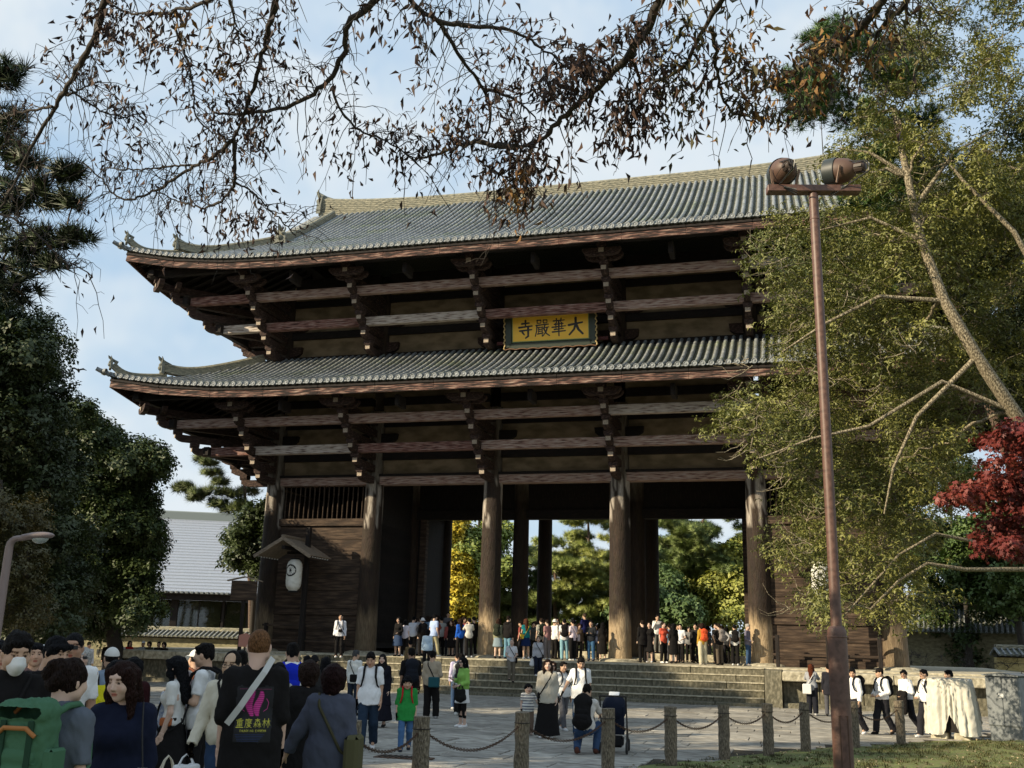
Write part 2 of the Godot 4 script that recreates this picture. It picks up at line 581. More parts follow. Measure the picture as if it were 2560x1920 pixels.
	for k in 3600:
		var zz := rng.randf_range(14.0, 41.0)
		var xx := fence_x(zz) + pow(rng.randf(), .9) * 12.0 - .5
		if noise_a.get_noise_2d(xx * .7 + 30.0, zz * .7) < -.25 and rng.randf() < .8:
			continue
		lv.append(Transform3D(Basis(Vector3.UP, rng.randf() * TAU) * Basis(Vector3.RIGHT, rng.randf_range(-.5, .5)) * Basis.from_scale(Vector3.ONE * rng.randf_range(.5, 1.2)), Vector3(xx, bank_y(xx, zz) + .012, zz)))
		lc.append(Color(.3, .24, .13).lerp(Color(.52, .42, .24), rng.randf()))
	tag(scatter(lm.done(), lv, lc, M.dry_leaf, "fallen_leaves"), "dry yellow-brown leaves fallen over the grass bank", "leaves").set_meta("kind", "stuff")

func bank_y(xx: float, zz: float) -> float:
	var fx := fence_x(zz) - .35
	return ground_y(xx, zz) - .012 + smoothstep(0.0, 2.2, xx - fx) * .1 + noise_a.get_noise_2d(xx * 2.0, zz * 2.0) * .05 * smoothstep(.2, 1.5, xx - fx)

const FENCE := [[36.69, 5.59], [34.13, 5.48], [32.46, 5.72], [30.24, 6.48], [28.23, 7.41], [26.71, 8.25], [25.08, 9.06], [23.77, 9.83], [22.26, 10.55], [20.6, 11.62], [19.03, 12.73]]

func fence_x(z: float) -> float:
	if z >= FENCE[0][0]:
		return FENCE[0][1]
	for k in FENCE.size() - 1:
		if z >= FENCE[k + 1][0]:
			var t: float = (z - FENCE[k + 1][0]) / (FENCE[k][0] - FENCE[k + 1][0])
			return lerpf(FENCE[k + 1][1], FENCE[k][1], t)
	return 12.73 + (19.03 - z) * .72

func cam_px(p: Vector3) -> Vector3:
	var d := p - CAM
	var zz := d.dot(cam_f)
	return Vector3(1280.0 + FPX * d.dot(cam_r) / zz, 960.0 - FPX * d.dot(cam_u) / zz, zz)

func scatter(mesh: Mesh, at: Array, cols: Array, mat: Material, called: String, parent: Node = null) -> MultiMeshInstance3D:
	var mm := MultiMesh.new()
	mm.transform_format = MultiMesh.TRANSFORM_3D
	mm.use_colors = true
	mm.mesh = mesh
	mm.instance_count = at.size()
	for k in at.size():
		mm.set_instance_transform(k, at[k])
		mm.set_instance_color(k, cols[k])
	var o := MultiMeshInstance3D.new()
	o.multimesh = mm
	o.material_override = mat
	o.name = called if parent != null else numbered(called)
	(parent if parent != null else self).add_child(o, true)
	return o

# a folded pointed leaf lying in the xz plane, its stalk at the origin
func leaf_shape(m: MB, l: float, w: float, fold: float) -> void:
	var up := Vector3.UP
	var a := m.vert(Vector3.ZERO, up)
	m.vert(Vector3(-w * .5, fold, l * .4), up)
	m.vert(Vector3(0, 0, l * .45), up)
	m.vert(Vector3(w * .5, fold, l * .4), up)
	m.vert(Vector3(0, -fold * .6, l), up)
	m.tri(a, a + 1, a + 2, up); m.tri(a, a + 2, a + 3, up)
	m.tri(a + 1, a + 4, a + 2, up); m.tri(a + 2, a + 4, a + 3, up)

# ---------------------------------------------------------------- the stone platform and its steps
func build_platform() -> void:
	var t := thing("stone_platform", "long stone platform with wide worn steps carrying the wooden gate", "platform")
	var core := MB.new()
	core.box(Vector3(0, .5, -5.6), Vector3(40, 1.3, 17.2))
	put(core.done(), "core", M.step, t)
	var top := MB.new()
	top.box(Vector3(0, FLOOR - .05, -5.6), Vector3(40.1, .1, 16.9), .02)
	put(top.done(), "floor", M.plat, t)
	# facing stones and the overhanging kerb left and right of the steps
	for side in [-1, 1]:
		var x0 := 9.95
		while x0 < 20.0:
			var w := minf(rng.randf_range(1.5, 2.4), 20.0 - x0)
			put(box_mesh(Vector3(w - .02, .36, 2.3), .03), "kerb_stone", M.plat, t, Transform3D(Basis(), Vector3(side * (x0 + w * .5), FLOOR - .25 + rng.randf_range(-.01, .01), 3.95)))
			x0 += w
		x0 = 9.95
		while x0 < 20.0:
			var w := minf(rng.randf_range(1.1, 1.9), 20.0 - x0)
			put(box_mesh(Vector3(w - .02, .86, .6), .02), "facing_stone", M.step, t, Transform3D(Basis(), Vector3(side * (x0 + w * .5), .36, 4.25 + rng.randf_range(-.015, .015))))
			x0 += w
		x0 = 9.95
		while x0 < 20.0:
			var w := minf(rng.randf_range(1.5, 2.6), 20.0 - x0)
			put(box_mesh(Vector3(w - .02, .26, .9), .03), "base_stone", M.step, t, Transform3D(Basis(), Vector3(side * (x0 + w * .5), -.09, 4.5)))
			x0 += w
		# the sloping cheek block at the end of the steps
		var ck := MB.new()
		ck.slab(PackedVector2Array([Vector2(2.6, -.2), Vector2(5.15, -.2), Vector2(4.98, 1.0), Vector2(4.9, 1.2), Vector2(2.6, 1.2)]), .62, Vector3(side * 9.62, 0, 0), Basis(Vector3.BACK, Vector3.UP, Vector3.RIGHT))
		put(ck.done(), "cheek_block", M.step, t)
	# five steps, each a row of long stones
	for k in 5:
		var y1 := -.13 + (1.2 + .13) * (k + 1) / 5.0
		var zf := 4.75 - .33 * k
		var x0 := -9.28
		while x0 < 9.28:
			var w := minf(rng.randf_range(1.8, 3.2), 9.28 - x0)
			if 9.28 - x0 - w < .8:
				w = 9.28 - x0
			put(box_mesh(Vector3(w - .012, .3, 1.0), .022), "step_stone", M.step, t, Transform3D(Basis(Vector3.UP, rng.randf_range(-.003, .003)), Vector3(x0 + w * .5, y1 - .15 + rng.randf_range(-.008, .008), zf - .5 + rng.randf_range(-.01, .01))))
			put(box_mesh(Vector3(w - .012, .045, 1.02), .015), "lit_tread", M.plat, t, Transform3D(Basis(), Vector3(x0 + w * .5, y1 + .012, zf - .48)))  # pale slab on each step: sunlit tread tops put into the colour
			x0 += w
	var x1 := -9.28
	while x1 < 9.28:
		var w := minf(rng.randf_range(1.6, 2.8), 9.28 - x1)
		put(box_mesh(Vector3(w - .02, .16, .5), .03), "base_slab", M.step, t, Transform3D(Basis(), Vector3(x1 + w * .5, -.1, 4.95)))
		x1 += w

# ---------------------------------------------------------------- the gate
const TIP := [0.0, 1.82, 2.44, 3.06, 3.68, 4.3, 4.92]

func roof_y(upper: bool, s: float) -> float:
	if upper:
		return 19.24 + 6.86 * pow(maxf(0.0, 6.0 - s) / 10.9, 1.18) - maxf(0.0, s - 6.0) * .4
	return 13.0 + 2.5 * pow(maxf(0.0, 6.0 - s) / 5.1, 1.25) - maxf(0.0, s - 6.0) * .35

func roof_lift(upper: bool, over: float, s: float) -> float:
	return (1.12 if upper else .92) * pow(maxf(0.0, over) / 9.5, 2.4) * pow(clampf(s / 6.0, 0.0, 1.1), 1.3)

# a point of the roof: side 0 front, 1 left, 2 back, 3 right; lat along the eave from its middle, s metres out from the wall line
func roof_at(upper: bool, side: int, lat: float, s: float, dy := 0.0) -> Vector3:
	var half := 14.45 if side % 2 == 0 else 5.4
	var y := roof_y(upper, s) + roof_lift(upper, absf(lat) - half + 2.95, s) + dy
	match side:
		0: return Vector3(lat, y, s)
		1: return Vector3(-14.45 - s, y, -5.4 + lat)
		2: return Vector3(-lat, y, -10.8 - s)
	return Vector3(14.45 + s, y, -5.4 - lat)

func soffit_at(upper: bool, side: int, lat: float, s: float, dy := 0.0) -> Vector3:
	var p := roof_at(upper, side, lat, s)
	var half := 14.45 if side % 2 == 0 else 5.4
	p.y = (19.0 if upper else 12.76) + (5.9 - s) * .42 + roof_lift(upper, absf(lat) - half + 2.95, s) + dy
	return p

# one row of half-round cover tiles from the eave up
func tile_row(m: MB, pts: PackedVector3Array, r: float) -> void:
	var across := (pts[1] - pts[0]).cross(Vector3.UP).normalized()
	var k0 := -1
	for k in pts.size():
		var d := (pts[mini(k + 1, pts.size() - 1)] - pts[maxi(k - 1, 0)]).normalized()
		var up := across.cross(d).normalized()
		if up.y < 0:
			up = -up
		if k % 2 == 0:
			var w := rng.randf_range(.78, 1.12)
			w *= 1.0 + .5 * noise_a.get_noise_3d(pts[k].x * .5, pts[k].y * .8, pts[k].z * .8)
			var moss := maxf(0.0, noise_a.get_noise_3d(pts[k].x * .35 + 40.0, pts[k].y, pts[k].z) * 1.2) + (.25 if rng.randf() < .05 else 0.0)
			m.col = Color(w * (1.0 - .1 * moss), w, w * (1.0 - .45 * moss)) * (1.35 if rng.randf() < .03 else 1.0)
		var rr := r * (1.06 if k % 2 == 0 else .93)
		var base := m.v.size()
		for j in 7:
			var a := PI * j / 6.0
			var nn := across * cos(a) + up * sin(a)
			m.vert(pts[k] + nn * rr, nn)
		if k0 >= 0:
			for j in 6:
				var nn := m.n[base + j]
				m.tri(k0 + j, k0 + j + 1, base + j + 1, nn)
				m.tri(k0 + j, base + j + 1, base + j, nn)
		k0 = base
	m.col = Color.WHITE

func row_points(upper: bool, side: int, lat: float, s0: float, s1: float) -> PackedVector3Array:
	var pts := PackedVector3Array()
	var n := maxi(1, int((s0 - s1) / .37))
	for k in n:
		var a := lerpf(s0, s1, float(k) / n)
		var b := lerpf(s0, s1, float(k + 1) / n)
		pts.append(roof_at(upper, side, lat, a, .045))
		pts.append(roof_at(upper, side, lat, lerpf(a, b, .995), .045))
	return pts

func build_roof(gate: Node3D, upper: bool) -> void:
	var low_s := .72
	var under := MB.new()
	# the bedding below the tiles, as the roof's own mesh
	for side in 4:
		var half := 14.45 if side % 2 == 0 else 5.4
		var ns := 18
		var nl := 40
		for j in ns:
			var sa := lerpf(6.0, low_s, float(j) / ns)
			var sb := lerpf(6.0, low_s, float(j + 1) / ns)
			for i in nl:
				var la := lerpf(-1, 1, float(i) / nl)
				var lb := lerpf(-1, 1, float(i + 1) / nl)
				under.quad(roof_at(upper, side, la * (half + sa), sa, -.09), roof_at(upper, side, lb * (half + sa), sa, -.09), roof_at(upper, side, lb * (half + sb), sb, -.09), roof_at(upper, side, la * (half + sb), sb, -.09), Vector3.UP)
				if j == 0:
					under.quad(roof_at(upper, side, la * (half + sa), sa, -.09), roof_at(upper, side, lb * (half + sa), sa, -.09), soffit_at(upper, side, lb * (half + 5.9), 5.9, .08), soffit_at(upper, side, la * (half + 5.9), 5.9, .08), Vector3.DOWN)
	if upper:
		for j in 16:
			var sa := lerpf(low_s, -5.4, j / 16.0)
			var sb := lerpf(low_s, -5.4, (j + 1) / 16.0)
			for side in [0, 2]:
				under.quad(roof_at(true, side, -15.95, sa, -.09), roof_at(true, side, 15.95, sa, -.09), roof_at(true, side, 15.95, sb, -.09), roof_at(true, side, -15.95, sb, -.09), Vector3.UP)
	var roof := put(under.done(), "upper_roof" if upper else "lower_roof", M.pan, gate)
	roof.set_meta("label", "grey tiled %s roof of the gate with upturned corners" % ("upper" if upper else "lower"))
	# cover tile rows: each front row is a piece, the side rows are joined
	var sides := MB.new()
	var n := 62
	for k in range(-n, n + 1):
		var x := k * .335
		var top := maxf(low_s, absf(x) - 14.45)
		if upper and absf(x) <= 15.9:
			top = -5.1
		if 6.08 - top < .3:
			continue
		var m := MB.new()
		tile_row(m, row_points(upper, 0, x, 6.08, top), .088)
		put(m.done(), "cover_tile_row", M.tile, roof)
	for side in [1, 3]:
		for k in range(-34, 35):
			var z := k * .335
			var top := maxf(low_s + .1, absf(z) - 5.4)
			if 6.08 - top > .4:
				tile_row(sides, row_points(upper, side, z, 6.08, top), .088)
	stuff(put(sides.done(), "side_tile_rows", M.tile, roof))
	# the hollow tiles between the rows, lapped in courses
	var pan := MB.new()
	for k in range(-n, n):
		var xa := k * .335
		var xm := xa + .1675
		var xb := xa + .335
		var top := maxf(low_s, absf(xm) - 14.4)
		if upper and absf(xm) <= 15.9:
			top = -5.1
		var nc := int((6.02 - top) / .27)
		for j in nc:
			var sa := 6.02 - j * .27
			var sb := sa - .27
			var a := roof_at(upper, 0, xa, sa, .03); var b := roof_at(upper, 0, xm, sa, -.02); var c := roof_at(upper, 0, xb, sa, .03)
			var d := roof_at(upper, 0, xa, sb, .0); var e := roof_at(upper, 0, xm, sb, -.05); var f := roof_at(upper, 0, xb, sb, .0)
			pan.quad(a, b, e, d, Vector3.UP); pan.quad(b, c, f, e, Vector3.UP)
			var dn := Vector3(0, -.03, 0)
			pan.quad(a, b, b + dn, a + dn, Vector3.BACK); pan.quad(b, c, c + dn, b + dn, Vector3.BACK)
	stuff(put(pan.done(), "hollow_tiles", M.pan, roof))
	# round end tiles with a raised rim and boss, and the lips of the hollow tiles between them
	var disc := MB.new()
	var turn := Basis(Vector3.RIGHT, PI * .5)
	disc.lathe(PackedVector2Array([Vector2(.118, -.14), Vector2(.118, 0), Vector2(.112, .018), Vector2(.09, .018), Vector2(.085, .0), Vector2(.052, .0), Vector2(.045, .014), Vector2(0.001, .02)]), 14, Vector3.ZERO, turn)
	var dm := disc.done()
	var lip := MB.new()
	for k in 4:
		var a0 := lerpf(-.9, .9, k / 4.0)
		var a1 := lerpf(-.9, .9, (k + 1) / 4.0)
		var p0 := Vector3(sin(a0) * .14, -cos(a0) * .1, 0)
		var p1 := Vector3(sin(a1) * .14, -cos(a1) * .1, 0)
		var h := Vector3(0, .06, 0)
		lip.quad(p0, p1, p1 + h, p0 + h, Vector3.BACK)
		lip.quad(p0, p1, p1 - Vector3(0, 0, .2), p0 - Vector3(0, 0, .2), Vector3.DOWN)
		lip.quad(p0 + h, p1 + h, p1 + h - Vector3(0, .0, .2), p0 + h - Vector3(0, 0, .2), Vector3.UP)
	var lipm := lip.done()
	for k in range(-n, n + 1):
		var x := k * .335
		put(dm, "round_end_tile", M.tile, roof, Transform3D(Basis(Vector3.BACK, rng.randf() * TAU), roof_at(upper, 0, x, 6.1, .04)))
		if k < n:
			put(lipm, "end_tile_lip", M.tile, roof, Transform3D(Basis(), roof_at(upper, 0, x + .1675, 6.08, .05)))
	var sd := MB.new()
	for side in [1, 3]:
		for k in range(-35, 36):
			sd.lathe(PackedVector2Array([Vector2(.118, -.14), Vector2(.118, 0), Vector2(.1, .018), Vector2(0.001, .0)]), 8, roof_at(upper, side, k * .335, 6.1, .04), Basis(Vector3.BACK, PI * .5 * (1 if side == 1 else -1)))
	stuff(put(sd.done(), "side_end_tiles", M.tile, roof))
	# hips: a ridge of stacked tiles in two steps, each ending in an ornament that curls up
	var prof := PackedVector2Array([Vector2(-.2, -.05), Vector2(.2, -.05), Vector2(.2, .05), Vector2(.16, .06), Vector2(.17, .14), Vector2(.14, .15), Vector2(.15, .23), Vector2(.12, .24), Vector2(.13, .32), Vector2(.16, .33), Vector2(.1, .42), Vector2(0, .45), Vector2(-.1, .42), Vector2(-.16, .33), Vector2(-.13, .32), Vector2(-.12, .24), Vector2(-.15, .23), Vector2(-.14, .15), Vector2(-.17, .14), Vector2(-.16, .06), Vector2(-.2, .05)])
	for cx in [-1, 1]:
		for cz in [1, -1]:
			var hip := func(s: float, dy: float) -> Vector3:
				var p := roof_at(upper, 0, 14.45 + s, s, dy)
				return Vector3(cx * p.x, p.y, p.z if cz > 0 else -10.8 - p.z)
			var s_mid := 4.35
			var runs := [[.8, s_mid, 1.0], [s_mid - .2, 6.0, .62]]
			for q in runs:
				var path := PackedVector3Array()
				var sc := []
				for j in 15:
					var f := j / 14.0
					var s := lerpf(q[0], q[1], f)
					path.append(hip.call(s, .0 + .42 * pow(maxf(0.0, (f - .5) * 2.0), 2.6)))
					sc.append(q[2])
				var rm := MB.new()
				rm.sweep(path, prof, Vector3.UP, sc)
				put(rm.done(), "hip_ridge", M.ridge, roof)
				var e := path[14]
				var d := (e - path[12])
				d.y = 0
				d = d.normalized()
				onigawara(roof, e + Vector3(0, -.1, 0), d, 1.0 if q[2] == 1.0 else .75)
			# the corner tile that points up at the very end
			var tip := MB.new()
			var tp := PackedVector3Array()
			for j in 6:
				tp.append(hip.call(5.9 + j * .11, .02 + .16 * pow(j / 5.0, 1.8)))
			tip.tube(tp, PackedFloat32Array([.12, .12, .12, .115, .11, .1]), 8)
			put(tip.done(), "corner_tile", M.tile, roof)
	# eaves: boards, rafters and the fascia that covers the rafter ends
	var so := MB.new()
	for side in 4:
		var half := 14.45 if side % 2 == 0 else 5.4
		for i in 40:
			var la := lerpf(-1, 1, i / 40.0)
			var lb := lerpf(-1, 1, (i + 1) / 40.0)
			for j in 6:
				var sa := lerpf(5.9, -.2, j / 6.0)
				var sb := lerpf(5.9, -.2, (j + 1) / 6.0)
				so.quad(soffit_at(upper, side, la * (half + sa), sa), soffit_at(upper, side, lb * (half + sa), sa), soffit_at(upper, side, lb * (half + sb), sb), soffit_at(upper, side, la * (half + sb), sb), Vector3.DOWN)
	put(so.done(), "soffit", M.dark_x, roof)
	for k in range(-32, 33):
		var x := k * .62 + .1
		var s1 := maxf(.15, absf(x) - 14.35)
		if s1 < 5.5:
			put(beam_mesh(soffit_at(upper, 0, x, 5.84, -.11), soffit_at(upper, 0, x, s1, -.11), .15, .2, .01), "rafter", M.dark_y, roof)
	var more := MB.new()
	for side in [1, 3]:
		for k in range(-17, 18):
			var z := k * .62
			var s1 := maxf(.15, absf(z) - 5.3)
			if s1 < 5.5:
				more.beam(soffit_at(upper, side, z, 5.84, -.11), soffit_at(upper, side, z, s1, -.11), .15, .2, .01)
	stuff(put(more.done(), "side_rafters", M.dark_y, roof))
	for side in [0, 1, 3]:
		var half := 20.4 if side == 0 else 11.35
		var ns := 15 if side == 0 else 8
		for i in ns:
			var la := lerpf(-half, half, float(i) / ns)
			var lb := lerpf(-half, half, float(i + 1) / ns)
			var a := soffit_at(upper, side, la, 5.93, -.2)
			var b := soffit_at(upper, side, lb, 5.93, -.2)
			put(beam_mesh(a, b, .09, .3, .015), "fascia_board", M.fascia, roof)
			put(beam_mesh(a + Vector3(0, .23, 0), b + Vector3(0, .23, 0), .16, .12, .02), "eave_batten", M.dark_x, roof)
	if not upper:
		return
	# the main ridge, slightly sagging, with lightning rods, the gable ends and the ridges that come down beside them
	var big := PackedVector2Array([Vector2(-.42, -.25), Vector2(.42, -.25), Vector2(.42, -.1), Vector2(.34, -.09)])
	for j in 7:
		big.append(Vector2(.33 - j * .014, -.06 + j * .12)); big.append(Vector2(.36 - j * .014, -.05 + j * .12)); big.append(Vector2(.36 - j * .014, .04 + j * .12))
	big.append_array(PackedVector2Array([Vector2(.3, .84), Vector2(.16, .98), Vector2(0, 1.03), Vector2(-.16, .98), Vector2(-.3, .84)]))
	for j in range(6, -1, -1):
		big.append(Vector2(-.36 + j * .014, .04 + j * .12)); big.append(Vector2(-.36 + j * .014, -.05 + j * .12)); big.append(Vector2(-.33 + j * .014, -.06 + j * .12))
	big.append_array(PackedVector2Array([Vector2(-.34, -.09), Vector2(-.42, -.1)]))
	var rp := PackedVector3Array()
	for j in 33:
		var x := lerpf(-15.9, 15.9, j / 32.0)
		rp.append(Vector3(x, 26.02 + .55 * pow(absf(x) / 15.9, 4.0), -5.4))
	var rm2 := MB.new()
	rm2.sweep(rp, big)
	put(rm2.done(), "main_ridge", M.ridge, roof)
	for cx in [-1, 1]:
		onigawara(roof, Vector3(cx * 15.9, 26.55, -5.4), Vector3(cx, 0, 0), 1.9)
		# gable wall set back under the verge
		var gb := MB.new()
		var out := PackedVector2Array([Vector2(-6.2, 21.6), Vector2(6.2, 21.6)])
		for j in 9:
			var s := lerpf(.7, -5.4, j / 8.0)
			out.append(Vector2(5.4 + s, roof_y(true, s) - .15))
		for j in range(7, -1, -1):
			var s := lerpf(.7, -5.4, j / 8.0)
			out.append(Vector2(-5.4 - s, roof_y(true, s) - .15))
		gb.slab(out, .2, Vector3(cx * 14.9, 0, -5.4), Basis(Vector3.BACK, Vector3.UP, Vector3.RIGHT))
		put(gb.done(), "gable_wall", M.plank, roof)
		for sd2 in [0, 2]:
			var path := PackedVector3Array()
			var verge := MB.new()
			for j in 15:
				var s := lerpf(-4.75, 1.25, j / 14.0)
				var p := roof_at(true, sd2, 0, s, -.02 + .3 * pow(maxf(0.0, (j - 9) / 5.0), 2.5))
				path.append(Vector3(cx * 14.75, p.y, p.z))
				if j < 14:
					for h in 2:
						var s2 := s + h * .214
						var q := roof_at(true, sd2, 0, s2, .05)
						verge.box(Vector3(cx * 15.95, q.y, q.z), Vector3(.34, .2, .17), .03)
			var km := MB.new()
			km.sweep(path, prof, Vector3.UP)
			put(km.done(), "descending_ridge", M.ridge, roof)
			onigawara(roof, path[14] + Vector3(0, -.1, 0), Vector3(0, 0, 1 if sd2 == 0 else -1), 1.15)
			stuff(put(verge.done(), "verge_tiles", M.tile, roof))
	for x in [-14.0, -.6, 13.0]:
		var rod := MB.new()
		rod.tube(PackedVector3Array([Vector3(x, 26.9, -5.4), Vector3(x, 29.1, -5.4), Vector3(x, 29.35, -5.4)]), PackedFloat32Array([.03, .022, .004]), 6)
		for a in 3:
			var d := Vector3(cos(a * 2.1), 0, sin(a * 2.1))
			rod.tube(PackedVector3Array([Vector3(x, 28.8, -5.4), Vector3(x, 28.95, -5.4) + d * .16, Vector3(x, 29.15, -5.4) + d * .16]), PackedFloat32Array([.012, .012, .004]), 4)
		put(rod.done(), "lightning_rod", M.iron, roof)

# an end ornament: a shield plate with brow, cheeks and horns, and a curled tile rising above it
func onigawara(parent: Node3D, at: Vector3, d: Vector3, sc: float) -> void:
	var side := d.cross(Vector3.UP).normalized()
	var b := Basis(side, Vector3.UP, d) * Basis.from_scale(Vector3.ONE * sc)
	var m := MB.new()
	m.slab(PackedVector2Array([Vector2(-.3, -.08), Vector2(-.1, 0), Vector2(.1, 0), Vector2(.3, -.08), Vector2(.27, .25), Vector2(.2, .5), Vector2(.08, .62), Vector2(-.08, .62), Vector2(-.2, .5), Vector2(-.27, .25)]), .14, Vector3.ZERO, Basis(Vector3.RIGHT, Vector3.UP, Vector3.BACK))
	m.lathe(PackedVector2Array([Vector2(.13, 0), Vector2(.12, .08), Vector2(.06, .13), Vector2(.001, .14)]), 9, Vector3(0, .22, .06), Basis(Vector3.RIGHT, PI * .5))
	for s in [-1, 1]:
		m.lathe(PackedVector2Array([Vector2(.08, 0), Vector2(.07, .07), Vector2(.001, .1)]), 8, Vector3(s * .13, .4, .06), Basis(Vector3.RIGHT, PI * .5))
		m.tube(PackedVector3Array([Vector3(s * .16, .5, .02), Vector3(s * .24, .64, .05), Vector3(s * .2, .78, .09)]), PackedFloat32Array([.05, .04, .01]), 6)
	m.tube(PackedVector3Array([Vector3(0, .4, -.4), Vector3(0, .52, -.1), Vector3(0, .68, .14), Vector3(0, .8, .22)]), PackedFloat32Array([.1, .1, .085, .03]), 8)
	put(m.done(), "ridge_end_ornament", M.ornament, parent, Transform3D(b, at))

func bracket_set(gate: Node3D, at: Vector3, out: Vector3, y0: float, first: int, long := 1.0) -> void:
	var side := out.cross(Vector3.UP).normalized()
	var b := Basis(out, Vector3.UP, out.cross(Vector3.UP))
	for k in range(first, 7):
		var t: float = TIP[k] * long
		var y: float = y0 + .575 * k
		var m := MB.new()
		m.slab(PackedVector2Array([Vector2(.1, 0), Vector2(t - .26, 0), Vector2(t - .12, .03), Vector2(t + .02, .1), Vector2(t + .12, .22), Vector2(t + .13, .33), Vector2(.1, .33)]), .28, Vector3.ZERO, Basis(Vector3.RIGHT, Vector3.UP, Vector3.BACK))
		var arm := put(m.done(), "bracket_arm", M.arm, gate, Transform3D(b, Vector3(at.x, y, at.z)))
		var bm := MB.new()
		bm.slab(PackedVector2Array([Vector2(-.14, 0), Vector2(.14, 0), Vector2(.2, .1), Vector2(.2, .235), Vector2(-.2, .235), Vector2(-.2, .1)]), .4, Vector3(t, .335, 0), Basis(Vector3.BACK, Vector3.UP, Vector3.RIGHT))
		put(bm.done(), "bearing_block", M.arm, arm)
		put(box_mesh(Vector3(.012, .2, .23), .004), "end_face", M.pale_wood, arm, Transform3D(Basis(Vector3.BACK, .0), Vector3(t + .132, .235, 0)))
	# boat-shaped arms across the tip, under the eave purlin
	for k in [5, 6]:
		var m := MB.new()
		m.slab(PackedVector2Array([Vector2(-.86, .33), Vector2(-.86, .24), Vector2(-.74, .09), Vector2(-.5, 0), Vector2(.5, 0), Vector2(.74, .09), Vector2(.86, .24), Vector2(.86, .33)]), .24, Vector3.ZERO, Basis(side, Vector3.UP, side.cross(Vector3.UP)))
		put(m.done(), "boat_arm", M.arm, gate, Transform3D(Basis(), Vector3(at.x, y0 + .575 * 6 + (.0 if k == 5 else .02), at.z) + out * TIP[k] * long * (1.0 if k == 5 else .995)))

